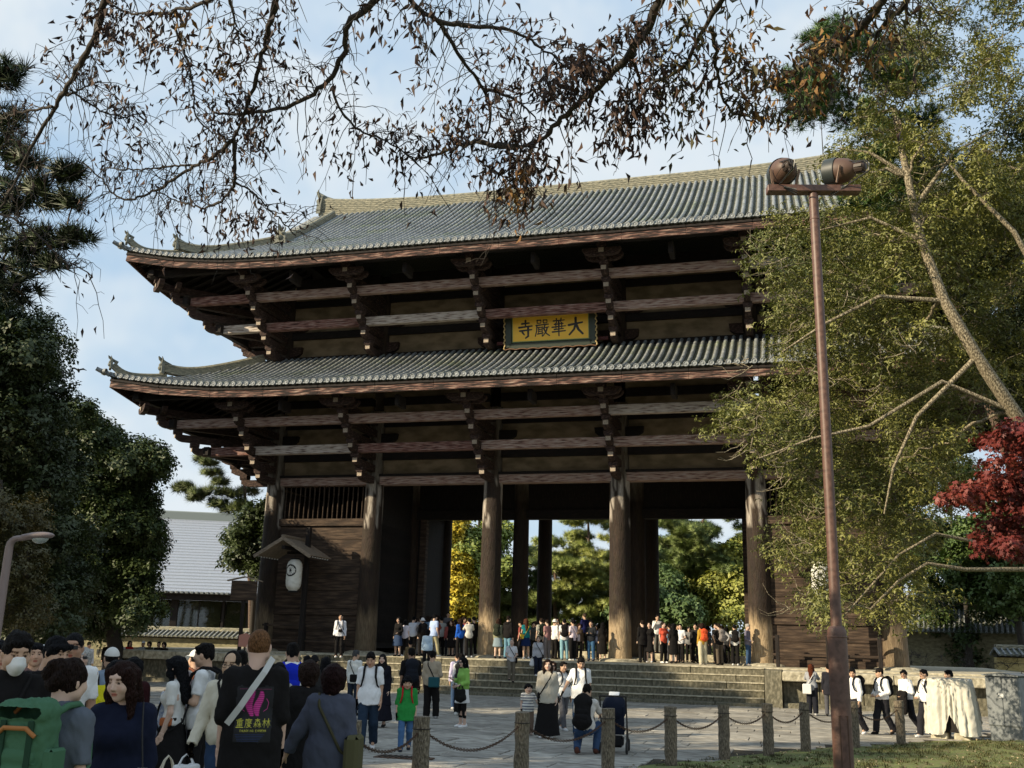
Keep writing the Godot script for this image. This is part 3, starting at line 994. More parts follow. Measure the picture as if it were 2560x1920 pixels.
func build_gate() -> void:
	M.ornament = tri_mat(noise_tex(64, .03, [[0.0, lin(.05, .055, .045)], [.5, lin(.14, .145, .12)], [1.0, lin(.26, .26, .22)]], 4), Vector3(1, 1, 1), .8)
	M.pale_wood = tri_mat(noise_tex(61, 0.03, [[0.0, lin(.12, .09, .065)], [0.5, lin(.38, .31, .24)], [1.0, lin(.55, .48, .4)]], 4), Vector3(1.5, 1.5, 1.5), .9)
	var gate := thing("temple_gate", "huge old two-storey wooden temple gate with two grey tiled roofs and thick round pillars", "gate")
	build_roof(gate, false)
	build_roof(gate, true)
	# pillars in three rows of six, worn pale at the foot and streaked white at the top
	var z_rows := [0.0, -5.4, -10.8]
	for zi in 3:
		for xi in 6:
			column(gate, Vector3(COLX[xi], FLOOR, z_rows[zi]), 12.9, .5 if zi == 0 else .44, zi)
	for xi in 6:
		column(gate, Vector3(COLX[xi], 15.3, 0), 19.3, .38, 3)
	# frame and plaster of the front
	for bay in 5:
		var xa: float = COLX[bay]
		var xb: float = COLX[bay + 1]
		var xm := (xa + xb) * .5
		var w := xb - xa
		for q in [[9.22, 9.62, "beam", .56, "lintel_beam"], [9.62, 9.74, "dark_x", .66, "sill_board"], [10.44, 10.82, "dark_x", .4, "tie_beam"], [12.1, 12.46, "dark_x", .4, "tie_beam"], [13.2, 13.6, "dark_x", .4, "tie_beam"], [15.5, 15.92, "dark_x", .5, "sill_beam"], [16.87, 17.26, "dark_x", .42, "tie_beam"], [18.62, 19.0, "dark_x", .42, "tie_beam"], [19.6, 20.2, "dark_x", .4, "tie_beam"]]:
			put(box_mesh(Vector3(w - .6, q[1] - q[0], q[3]), .02), q[4], M[q[2]], gate, Transform3D(Basis(), Vector3(xm, (q[0] + q[1]) * .5, 0)))
		for q in [[9.74, 10.44], [10.82, 12.1], [12.46, 13.2], [13.6, 15.4], [15.92, 16.87], [17.26, 18.62], [19.0, 19.6]]:
			put(box_mesh(Vector3(w - .55, q[1] - q[0], .16)), "plaster_panel", M.plaster, gate, Transform3D(Basis(), Vector3(xm, (q[0] + q[1]) * .5, 0)))
		# arms along the wall beside each pillar
		for s in [-1, 1]:
			for q in [[11.3, 1.15, .44], [17.28, 1.25, .42], [15.95, .95, .5]]:
				var m := MB.new()
				var l: float = q[1]
				var h: float = q[2]
				m.slab(PackedVector2Array([Vector2(.3, h), Vector2(.3, 0), Vector2(l - .4, 0), Vector2(l - .18, .06), Vector2(l - .04, .18), Vector2(l, h)]), .26, Vector3.ZERO, Basis(Vector3(-s, 0, 0), Vector3.UP, Vector3(0, 0, -s)))
				put(m.done(), "wall_arm", M.arm if q[0] > 15 else M.dark_x, gate, Transform3D(Basis(), Vector3(xb if s > 0 else xa, q[0], .18)))
		# short arms half way along each bay under the eave
		for y in [12.12, 18.36]:
			put(box_mesh(Vector3(.22, .5, .9), .03), "middle_arm", M.dark_y, gate, Transform3D(Basis(), Vector3(xm, y + .1, 4.75)))
	# long beams carried on the bracket tips, in lengths from pillar to pillar
	for q in [[10.40, 2, .42], [11.55, 4, .42], [12.72, 6, .34], [16.67, 2, .42], [17.82, 4, .42], [18.98, 6, .34]]:
		var t: float = TIP[q[1]]
		var xs := [-14.45 - t - .4] + COLX + [14.45 + t + .4]
		for k in 7:
			put(box_mesh(Vector3(xs[k + 1] - xs[k] - .015, q[2], .3), .02), "through_beam" if q[1] < 6 else "eave_purlin", [M.beam, M.beam1, M.beam2][[1, 0, 1, 0, 0, 2, 1, 2, 0, 1, 0, 2][(k * 5 + int(q[0] * 3)) % 12]] if q[1] < 6 else M.dark_x, gate, Transform3D(Basis(Vector3.BACK, rng.randf_range(-.002, .002)), Vector3((xs[k] + xs[k + 1]) * .5, q[0] + q[2] * .5, t)))
		for s in [-1, 1]:
			var zs := [t + .4, 0.0, -5.4, -10.8, -10.8 - t - .4]
			for k in 4:
				put(box_mesh(Vector3(.3, q[2], absf(zs[k + 1] - zs[k]) - .015), .02), "side_through_beam", M.dark_x, gate, Transform3D(Basis(), Vector3(s * (14.45 + t), q[0] + q[2] * .5 - .004, (zs[k] + zs[k + 1]) * .5)))
	for tier in 2:
		var y0 := 8.675 if tier == 0 else 14.945
		for x in COLX:
			bracket_set(gate, Vector3(x, 0, 0), Vector3.BACK, y0, 1)
		for z in z_rows:
			bracket_set(gate, Vector3(-14.45, 0, z), Vector3.LEFT, y0, 1)
			bracket_set(gate, Vector3(14.45, 0, z), Vector3.RIGHT, y0, 1)
		for s in [-1, 1]:
			bracket_set(gate, Vector3(s * 14.45, 0, 0), Vector3(s, 0, 1).normalized(), y0, 3, 1.38)
	# ceiling, side and back walls
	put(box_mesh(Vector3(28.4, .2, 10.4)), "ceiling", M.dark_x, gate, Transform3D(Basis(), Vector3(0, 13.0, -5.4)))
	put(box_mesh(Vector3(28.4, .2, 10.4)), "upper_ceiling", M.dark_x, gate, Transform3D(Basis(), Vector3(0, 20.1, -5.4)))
	for s in [-1, 1]:
		put(box_mesh(Vector3(.16, 7.6, 10.0)), "side_wall", M.plank, gate, Transform3D(Basis(), Vector3(s * 14.45, 5.3, -5.4)))
		put(box_mesh(Vector3(.16, 4.5, 10.0)), "side_wall", M.plaster, gate, Transform3D(Basis(), Vector3(s * 14.45, 11.3, -5.4)))
		put(box_mesh(Vector3(.16, 4.6, 10.0)), "side_wall", M.plaster, gate, Transform3D(Basis(), Vector3(s * 14.45, 17.7, -5.4)))
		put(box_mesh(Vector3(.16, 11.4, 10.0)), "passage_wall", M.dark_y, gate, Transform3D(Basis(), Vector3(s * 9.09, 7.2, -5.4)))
		for y in [9.4, 10.6, 12.3]:
			put(box_mesh(Vector3(.34, .4, 10.2), .02), "side_tie_beam", M.dark_x, gate, Transform3D(Basis(), Vector3(s * 14.45, y, -5.4)))
		for k in 30:
			put(box_mesh(Vector3(.05, 5.6, .05)), "lattice_bar", M.dark_y, gate, Transform3D(Basis(), Vector3(s * 8.94, 4.6, -.75 - k * .14)))
	for z in [-5.4, -10.8]:
		for bay in 5:
			var xm: float = (COLX[bay] + COLX[bay + 1]) * .5
			var w: float = COLX[bay + 1] - COLX[bay] - .5
			var mid: bool = bay > 0 and bay < 4
			var y1 := (8.3 if z > -6 else 9.0) if mid else FLOOR
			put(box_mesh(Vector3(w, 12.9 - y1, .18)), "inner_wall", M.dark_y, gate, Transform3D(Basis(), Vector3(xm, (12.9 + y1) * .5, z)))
			if z < -6:
				put(box_mesh(Vector3(w, 6.5, .18)), "back_wall", M.plaster, gate, Transform3D(Basis(), Vector3(xm, 16.7, z)))
			if mid:
				put(box_mesh(Vector3(w + .1, .5, .5), .02), "door_lintel", M.dark_x, gate, Transform3D(Basis(), Vector3(xm, y1 + .1, z)))
				if z > -6:
					for s in [-1, 1]:
						if (bay == 1 and s < 0) or (bay == 3 and s > 0):
							put(box_mesh(Vector3(.34, 6.9, .4), .02), "door_jamb", M.plank, gate, Transform3D(Basis(), Vector3(xm + s * (w * .5 - .45), 4.75, z)))
							put(box_mesh(Vector3(.5, 6.9, .14)), "jamb_board", M.dark_y, gate, Transform3D(Basis(), Vector3(xm + s * (w * .5 - .15), 4.75, z)))
	# the outer bays: plank walls, a rail, and a barred opening above
	for s in [-1, 1]:
		var xm: float = s * 11.77
		var y := FLOOR + .3
		put(box_mesh(Vector3(4.5, .3, .5), .02), "ground_sill", M.plank, gate, Transform3D(Basis(), Vector3(xm, FLOOR + .15, 0)))
		var hs := [.72, .7, .3, .86, .82, .84, .8, .64]
		for k in hs.size():
			var h: float = hs[k]
			var thick := .16 if k != 2 else .3
			put(box_mesh(Vector3(4.42, h - .014, thick), .012), "wall_plank", M.plank, gate, Transform3D(Basis(), Vector3(xm, y + h * .5, rng.randf_range(-.012, .012))))
			y += h
		put(box_mesh(Vector3(4.6, .36, .42), .02), "window_sill", M.plank, gate, Transform3D(Basis(), Vector3(xm, y + .18, 0)))
		y += .36
		for k in 17:
			put(box_mesh(Vector3(.05, 9.22 - y, .05)), "window_bar", M.plank, gate, Transform3D(Basis(Vector3.UP, PI * .25), Vector3(xm - 2.08 + k * .26, (9.22 + y) * .5, .02)))
		# the low rail in front
		for x in [-2.0, 0.0, 2.0]:
			put(box_mesh(Vector3(.16, 1.3, .16), .02), "rail_post", M.dark_y, gate, Transform3D(Basis(), Vector3(xm + x, FLOOR + .65, 1.1)))
		for yy in [FLOOR + .5, FLOOR + 1.2]:
			put(box_mesh(Vector3(4.4, .1, .12), .015), "rail", M.plank, gate, Transform3D(Basis(), Vector3(xm, yy, 1.1)))
	put(box_mesh(Vector3(5.2, .34, .5), .02), "door_sill", M.plat, gate, Transform3D(Basis(), Vector3(-6.06, FLOOR + .17, -5.4)))
	put(box_mesh(Vector3(5.2, .34, .5), .02), "door_sill", M.plat, gate, Transform3D(Basis(), Vector3(0, FLOOR + .17, -5.4)))
	put(box_mesh(Vector3(5.2, .34, .5), .02), "door_sill", M.plat, gate, Transform3D(Basis(), Vector3(6.06, FLOOR + .17, -5.4)))
	build_plaque()
	for s in [-1, 1]:
		lantern_shelter(s)

func column(gate: Node3D, foot: Vector3, top: float, r: float, row: int) -> void:
	var m := MB.new()
	var rings := 46 if row == 0 else 14
	var sides := 26 if row == 0 else 14
	var y0 := foot.y + (.12 if row < 3 else 0.0)
	for k in rings + 1:
		var f := float(k) / rings
		f = pow(f, 1.25)
		var y := lerpf(y0, top, f)
		for j in sides + 1:
			var a := TAU * j / sides
			var d := Vector3(cos(a), 0, sin(a))
			var rr := r * lerpf(1.0, .84, pow(f, 1.3)) * (1.0 + .02 * noise_a.get_noise_3d(d.x * 2 + foot.x, y * .5, d.z * 2)) + .03 * exp(-(y - y0) * 3.0) + .006 * sin(a * 23.0 + foot.x + noise_a.get_noise_3d(d.x, y * .2, foot.x) * 4.0)
			var p := Vector3(foot.x, y, foot.z) + d * rr
			var nz := noise_a.get_noise_3d(p.x * 5.0, p.y * .35, p.z * 5.0)
			var c := Color(.022, .014, .009).lerp(Color(.052, .033, .021), clampf(nz + .4, 0, 1))
			if row < 3:
				# new wood let in at the foot, its edge uneven
				var h := foot.y + 1.75 + .5 * noise_a.get_noise_2d(a * 1.5, foot.x) + nz * .5
				c = c.lerp(Color(.5, .38, .235), smoothstep(.45, -.35, y - h) * (.12 if row > 0 else (.35 if absf(foot.x) > 14.0 or foot.x < -6.0 else 1.0)))
				if row == 0 and y > 7.2 and y < 9.3 and noise_a.get_noise_3d(a * 2.2, y * .7, foot.x * 3.0) > .16 - (y - 7.2) * .12:
					c = c.lerp(Color(.55, .5, .44), .75)
				elif y >= 9.3:
					c = Color(.22, .2, .17).lerp(Color(.07, .045, .03), clampf(nz * 1.5 + .5, 0, 1))
			m.col = c
			m.vert(p, d)
	for k in rings:
		for j in sides:
			var a := k * (sides + 1) + j
			m.tri(a, a + 1, a + sides + 2, m.n[a])
			m.tri(a, a + sides + 2, a + sides + 1, m.n[a])
	var o := put(m.done(), "pillar" if row < 3 else "upper_pillar", M.column, gate)
	if row < 3:
		var b := MB.new()
		b.lathe(PackedVector2Array([Vector2(1.0, 0), Vector2(.95, .07), Vector2(.7, .13), Vector2(.001, .14)]), 18)
		put(b.done(), "base_stone", M.plat, o, Transform3D(Basis(), foot))

# a flat picture with brush strokes on it: strokes are lists of points in 0..1, each with its own half width
func brush(im: Image, strokes: Array, at: Vector2, size: Vector2, c: Color, thick := 1.0) -> void:
	for s in strokes:
		var pts: Array = s[1]
		for k in pts.size() - 1:
			var a: Vector2 = at + pts[k] * size
			var b: Vector2 = at + pts[k + 1] * size
			var n := int(a.distance_to(b)) + 1
			for j in n + 1:
				var f := float(j) / n
				var t := (k + f) / (pts.size() - 1)
				var w: float = maxf(.6, s[0] * thick * size.x * lerpf(1.1, .75, t))
				var p := a.lerp(b, f)
				var ww := int(ceil(w))
				for yy in range(-ww, ww + 1):
					var half := sqrt(maxf(0.0, w * w - yy * yy))
					im.fill_rect(Rect2i(int(p.x - half), int(p.y) + yy, maxi(1, int(half * 2.0)), 1), c)

func V(x: float, y: float) -> Vector2:
	return Vector2(x, y)

func glyph(which: String) -> Array:
	match which:
		"大": return [[.05, [V(.03, .42), V(.4, .37), V(.95, .3)]], [.055, [V(.5, .03), V(.5, .36), V(.38, .68), V(.06, .97)]], [.06, [V(.52, .38), V(.68, .7), V(.97, .95)]]]
		"華": return [[.03, [V(.12, .14), V(.88, .11)]], [.03, [V(.34, .02), V(.36, .24)]], [.03, [V(.66, .0), V(.63, .23)]], [.03, [V(.2, .34), V(.8, .31)]], [.03, [V(.03, .5), V(.97, .45)]], [.028, [V(.3, .27), V(.3, .62)]], [.028, [V(.7, .25), V(.7, .6)]], [.03, [V(.18, .63), V(.82, .6)]], [.034, [V(.05, .77), V(.95, .73)]], [.04, [V(.5, .2), V(.5, 1.0)]]]
		"嚴": return [[.026, [V(.16, .04), V(.16, .22), V(.42, .22)]], [.026, [V(.16, .05), V(.42, .05), V(.42, .22)]], [.026, [V(.58, .04), V(.58, .22), V(.84, .22)]], [.026, [V(.58, .05), V(.84, .05), V(.84, .22)]], [.032, [V(.08, .34), V(.94, .3)]], [.034, [V(.14, .34), V(.12, .66), V(.02, .96)]], [.026, [V(.22, .47), V(.56, .45)]], [.026, [V(.24, .58), V(.52, .57)]], [.026, [V(.24, .69), V(.52, .68)]], [.026, [V(.26, .47), V(.24, .82)]], [.03, [V(.18, .84), V(.58, .79)]], [.028, [V(.5, .45), V(.5, .98)]], [.03, [V(.7, .36), V(.58, .56)]], [.028, [V(.64, .5), V(.96, .46)]], [.034, [V(.86, .48), V(.76, .74), V(.54, .97)]], [.036, [V(.64, .58), V(.78, .82), V(1.0, .96)]]]
		"寺": return [[.04, [V(.24, .17), V(.76, .14)]], [.045, [V(.5, .0), V(.5, .34)]], [.042, [V(.04, .38), V(.96, .32)]], [.04, [V(.1, .58), V(.92, .53)]], [.048, [V(.68, .4), V(.68, .9), V(.5, 1.0)]], [.045, [V(.28, .66), V(.4, .8)]]]
		"重": return [[.05, [V(.7, .04), V(.25, .12)]], [.045, [V(.05, .22), V(.95, .2)]], [.045, [V(.2, .33), V(.2, .66)]], [.045, [V(.2, .33), V(.8, .33), V(.8, .66), V(.2, .66)]], [.045, [V(.2, .5), V(.8, .5)]], [.05, [V(.5, .1), V(.5, .97)]], [.045, [V(.15, .82), V(.85, .8)]], [.05, [V(.03, .97), V(.97, .97)]]]
		"慶": return [[.045, [V(.5, .0), V(.54, .1)]], [.045, [V(.1, .13), V(.94, .12)]], [.045, [V(.14, .13), V(.12, .6), V(.02, .98)]], [.04, [V(.25, .27), V(.9, .27)]], [.04, [V(.4, .16), V(.4, .4), V(.75, .4), V(.75, .16)]], [.04, [V(.22, .5), V(.9, .5)]], [.04, [V(.3, .58), V(.4, .66), V(.7, .64)]], [.04, [V(.45, .7), V(.25, .86)]], [.04, [V(.4, .75), V(.75, .74), V(.5, .92), V(.2, .99)]], [.045, [V(.5, .8), V(.92, .99)]]]
		"森": return [[.045, [V(.2, .14), V(.8, .14)]], [.05, [V(.5, .0), V(.5, .46)]], [.045, [V(.48, .16), V(.18, .42)]], [.045, [V(.52, .16), V(.84, .42)]], [.04, [V(.03, .58), V(.46, .58)]], [.045, [V(.25, .46), V(.25, .99)]], [.04, [V(.24, .6), V(.02, .9)]], [.04, [V(.27, .6), V(.46, .84)]], [.04, [V(.54, .58), V(.97, .58)]], [.045, [V(.76, .46), V(.76, .99)]], [.04, [V(.74, .6), V(.54, .86)]], [.04, [V(.78, .6), V(.99, .92)]]]
		"林": return [[.045, [V(.03, .28), V(.47, .28)]], [.05, [V(.25, .02), V(.25, .98)]], [.045, [V(.24, .3), V(.02, .72)]], [.04, [V(.28, .36), V(.45, .56)]], [.045, [V(.53, .28), V(.98, .28)]], [.05, [V(.76, .02), V(.76, .98)]], [.045, [V(.74, .3), V(.5, .76)]], [.045, [V(.78, .3), V(1.0, .76)]]]
	return []

func picture_mat(im: Image, rough := .7) -> StandardMaterial3D:
	var m := StandardMaterial3D.new()
	im.generate_mipmaps()
	m.albedo_texture = ImageTexture.create_from_image(im)
	m.roughness = rough
	m.vertex_color_use_as_albedo = false
	return m

func build_plaque() -> void:
	var t := thing("name_plaque", "large yellow name plaque with four black brushed characters under the upper eave", "sign", Vector3(0, 16.3, 1.55))
	var tilt := Basis(Vector3.RIGHT, deg_to_rad(8))
	var im := Image.create(1024, 360, false, Image.FORMAT_RGB8)
	for y in 360:
		for x in range(0, 1024, 8):
			var g := noise_a.get_noise_2d(x * .004, y * .25) * .035
			im.fill_rect(Rect2i(x, y, 8, 1), lin(.85 + g, .5 + g * .7, .04))
	var gr := lin(.16, .22, .08)
	im.fill_rect(Rect2i(0, 0, 1024, 12), gr); im.fill_rect(Rect2i(0, 348, 1024, 12), gr)
	im.fill_rect(Rect2i(0, 0, 12, 360), gr); im.fill_rect(Rect2i(1012, 0, 12, 360), gr)
	var ink := lin(.012, .01, .01)
	var k := 0
	for g in ["寺", "嚴", "華", "大"]:
		brush(im, glyph(g), Vector2(88 + k * 222, 62 + (8 if g == "寺" else 0)), Vector2(192, 236), ink, 1.5)
		k += 1
	var b := MB.new()
	b.quad(Vector3(-1.86, -.6, .07), Vector3(1.86, -.6, .07), Vector3(1.86, .66, .07), Vector3(-1.86, .66, .07), Vector3.BACK, [Vector2(0, 1), Vector2(1, 1), Vector2(1, 0), Vector2(0, 0)])
	put(b.done(), "lettered_board", picture_mat(im, .5), t, Transform3D(tilt, Vector3.ZERO))
	put(box_mesh(Vector3(3.9, 1.45, .1), .01), "backboard", flat_mat(lin(.03, .04, .02)), t, Transform3D(tilt, Vector3(0, .02, 0)))
	# the flaring dark frame and its gilt scalloped edge
	var fr := flat_mat(lin(.022, .032, .018), .5)
	for s in [-1, 1]:
		var m := MB.new()
		m.beam(Vector3(s * 2.03, -.85, .1), Vector3(s * 2.03, .88, .1), .3, .1, .02, Vector3.BACK)
		put(m.done(), "frame_side", fr, t, Transform3D(tilt, Vector3.ZERO))
		var m2 := MB.new()
		m2.beam(Vector3(-2.0, s * .78, .1), Vector3(2.0, s * .78, .1), .28, .1, .02, Vector3.BACK)
		put(m2.done(), "frame_rail", fr, t, Transform3D(tilt, Vector3.ZERO))
		var edge := PackedVector3Array()
		var rr := PackedFloat32Array()
		for j in 41:
			edge.append(Vector3(s * (2.21 + .03 * sin(j * 1.1)), lerpf(-.92, .92, j / 40.0), .16))
			rr.append(.035 + .012 * sin(j * 2.2))
		var m3 := MB.new()
		m3.tube(edge, rr, 6)
		put(m3.done(), "gilt_edge", flat_mat(lin(.42, .3, .12), .45), t, Transform3D(tilt, Vector3.ZERO))
	var lo := PackedVector3Array()
	var lr := PackedFloat32Array()
	for j in 61:
		lo.append(Vector3(lerpf(-2.2, 2.2, j / 60.0), -.96 + .05 * absf(sin(j * .42)), .16))
		lr.append(.03)
	var m4 := MB.new()
	m4.tube(lo, lr, 6)
	put(m4.done(), "scalloped_edge", flat_mat(lin(.14, .07, .035), .5), t, Transform3D(tilt, Vector3.ZERO))
	put(box_mesh(Vector3(5.4, .16, .16), .02), "carrying_rail", flat_mat(lin(.08, .02, .02)), t, Transform3D(Basis(), Vector3(0, -.52, -.35)))

# a paper lantern hanging under its own little gabled roof
func lantern_shelter(s: int) -> void:
	var at := Vector3(-12.2 if s < 0 else 11.3, FLOOR - .45, 1.9)
	var t := thing("lantern_shelter", "wooden post with a small gabled board roof by the %s bay of the gate" % ("left" if s < 0 else "right"), "shelter", at, 0.0, "roofed posts that hold the lanterns")
	var post := MB.new()
	post.box(Vector3(.55, 3.1, -.3), Vector3(.22, 6.2, .22), .02)
	put(post.done(), "post", M.dark_y, t)
	put(box_mesh(Vector3(.9, .5, .9), .05), "foot_stone", M.plat, t, Transform3D(Basis(), Vector3(.55, .25, -.3)))
	put(box_mesh(Vector3(.16, .16, 2.0), .02), "bracket_bar", M.dark_x, t, Transform3D(Basis(), Vector3(0, 5.15, .1)))
	put(box_mesh(Vector3(1.4, .14, .14), .02), "cross_bar", M.dark_x, t, Transform3D(Basis(), Vector3(.2, 5.0, -.3)))
	for side in [-1, 1]:
		var e := Vector3(side * 1.42, 4.78, 0)
		var r := Vector3(0, 5.62, 0)
		var d := (e - r).normalized()
		var nrm := Vector3(-d.y * side, d.x * side, 0).normalized()
		if nrm.y < 0:
			nrm = -nrm
		for k in 9:
			var z := -1.0 + k * .25
			var m := MB.new()
			m.box(Vector3.ZERO, Vector3(r.distance_to(e), .04, .24), .006, Basis(d, nrm, d.cross(nrm)))
			put(m.done(), "roof_board", M.plank_pale, t, Transform3D(Basis(), (r + e) * .5 + Vector3(0, rng.randf_range(-.004, .004), z)))
		var bb := MB.new()
		bb.box((r + e) * .5 + Vector3(0, -.06, 1.16), Vector3(r.distance_to(e) + .05, .16, .06), .01, Basis(d, nrm, d.cross(nrm)))
		put(bb.done(), "bargeboard", M.plank_pale, t)
		for k in 8:
			put(box_mesh(Vector3(.05, .05, .05)), "rafter_end", M.white, t, Transform3D(Basis(), e + Vector3(-side * .1, -.05, -.9 + k * .26)))
	put(box_mesh(Vector3(.2, .12, 2.36), .03), "ridge_cap", M.plank_pale, t, Transform3D(Basis(), Vector3(0, 5.66, .02)))
	# the lantern
	var l := thing("paper_lantern", "white paper lantern with a black wheel crest hanging under the %s board roof" % ("left" if s < 0 else "right"), "lantern", at + Vector3(.28, 3.2, .35), 0.0, "white paper lanterns")
	var prof := PackedVector2Array()
	for k in 25:
		var f := k / 24.0
		var r := .36 * pow(maxf(0.0, 1.0 - pow(absf(f * 2.0 - 1.0), 5.0)), .4)
		r = maxf(r, .18) + .006 * cos(k * PI)
		prof.append(Vector2(r, f * 1.45))
	var body := MB.new()
	body.lathe(prof, 24)
	var paper := tri_mat(noise_tex(63, 0.02, [[0.0, lin(.55, .55, .48)], [0.5, lin(.72, .72, .66)], [1.0, lin(.8, .8, .75)]], 4, 256), Vector3(.6, .9, .6), .9)
	paper.backlight_enabled = true
	paper.backlight = Color(.3, .3, .26)
	put(body.done(), "shade", paper, l)
	for yy in [-.03, 1.46]:
		var cap := MB.new()
		cap.lathe(PackedVector2Array([Vector2(.001, 0), Vector2(.23, 0), Vector2(.23, .06), Vector2(.001, .06)]), 16, Vector3(0, yy - .03, 0))
		put(cap.done(), "rim_ring", M.black, l)
	var cord := MB.new()
	cord.tube(PackedVector3Array([Vector3(0, 1.46, 0), Vector3(0, 1.9, 0)]), PackedFloat32Array([.015, .015]), 5)
	put(cord.done(), "cord", M.black, l)
	# the crest: a black disc with sixteen white petals, bent round the shade
	var crest := MB.new()
	var cc := Vector2(-.02, .92)
	var wrap := func(p: Vector2, lift: float) -> Vector3:
		var a := p.x / .36
		return Vector3(sin(a) * (.368 + lift), p.y, cos(a) * (.368 + lift))
	crest.col = Color(.015, .015, .015)
	var c0 := crest.vert(wrap.call(cc, .004), Vector3.BACK)
	for j in 33:
		var a := TAU * j / 32.0
		var q := crest.vert(wrap.call(cc + Vector2(cos(a), sin(a)) * .275, .004), Vector3.BACK)
		if j > 0:
			crest.tri(c0, q - 1, q, Vector3.BACK)
	crest.col = Color(.75, .75, .7)
	for j in 16:
		var a := TAU * j / 16.0
		var d := Vector2(cos(a), sin(a))
		var e := Vector2(-d.y, d.x)
		var q := crest.vert(wrap.call(cc + d * .045, .008), Vector3.BACK)
		crest.vert(wrap.call(cc + d * .19 + e * .03, .008), Vector3.BACK)
		crest.vert(wrap.call(cc + d * .225, .008), Vector3.BACK)
		crest.vert(wrap.call(cc + d * .19 - e * .03, .008), Vector3.BACK)
		crest.tri(q, q + 1, q + 2, Vector3.BACK)
		crest.tri(q, q + 2, q + 3, Vector3.BACK)
	var cm := flat_mat(Color.WHITE, .9)
	cm.vertex_color_use_as_albedo = true
	put(crest.done(), "wheel_crest", cm, l)

func lay(m: MB, pts: Array, r: float, n := 5) -> void:
	var rr := PackedFloat32Array()
	for k in pts.size():
		rr.append(r)
	m.tube(PackedVector3Array(pts), rr, n)

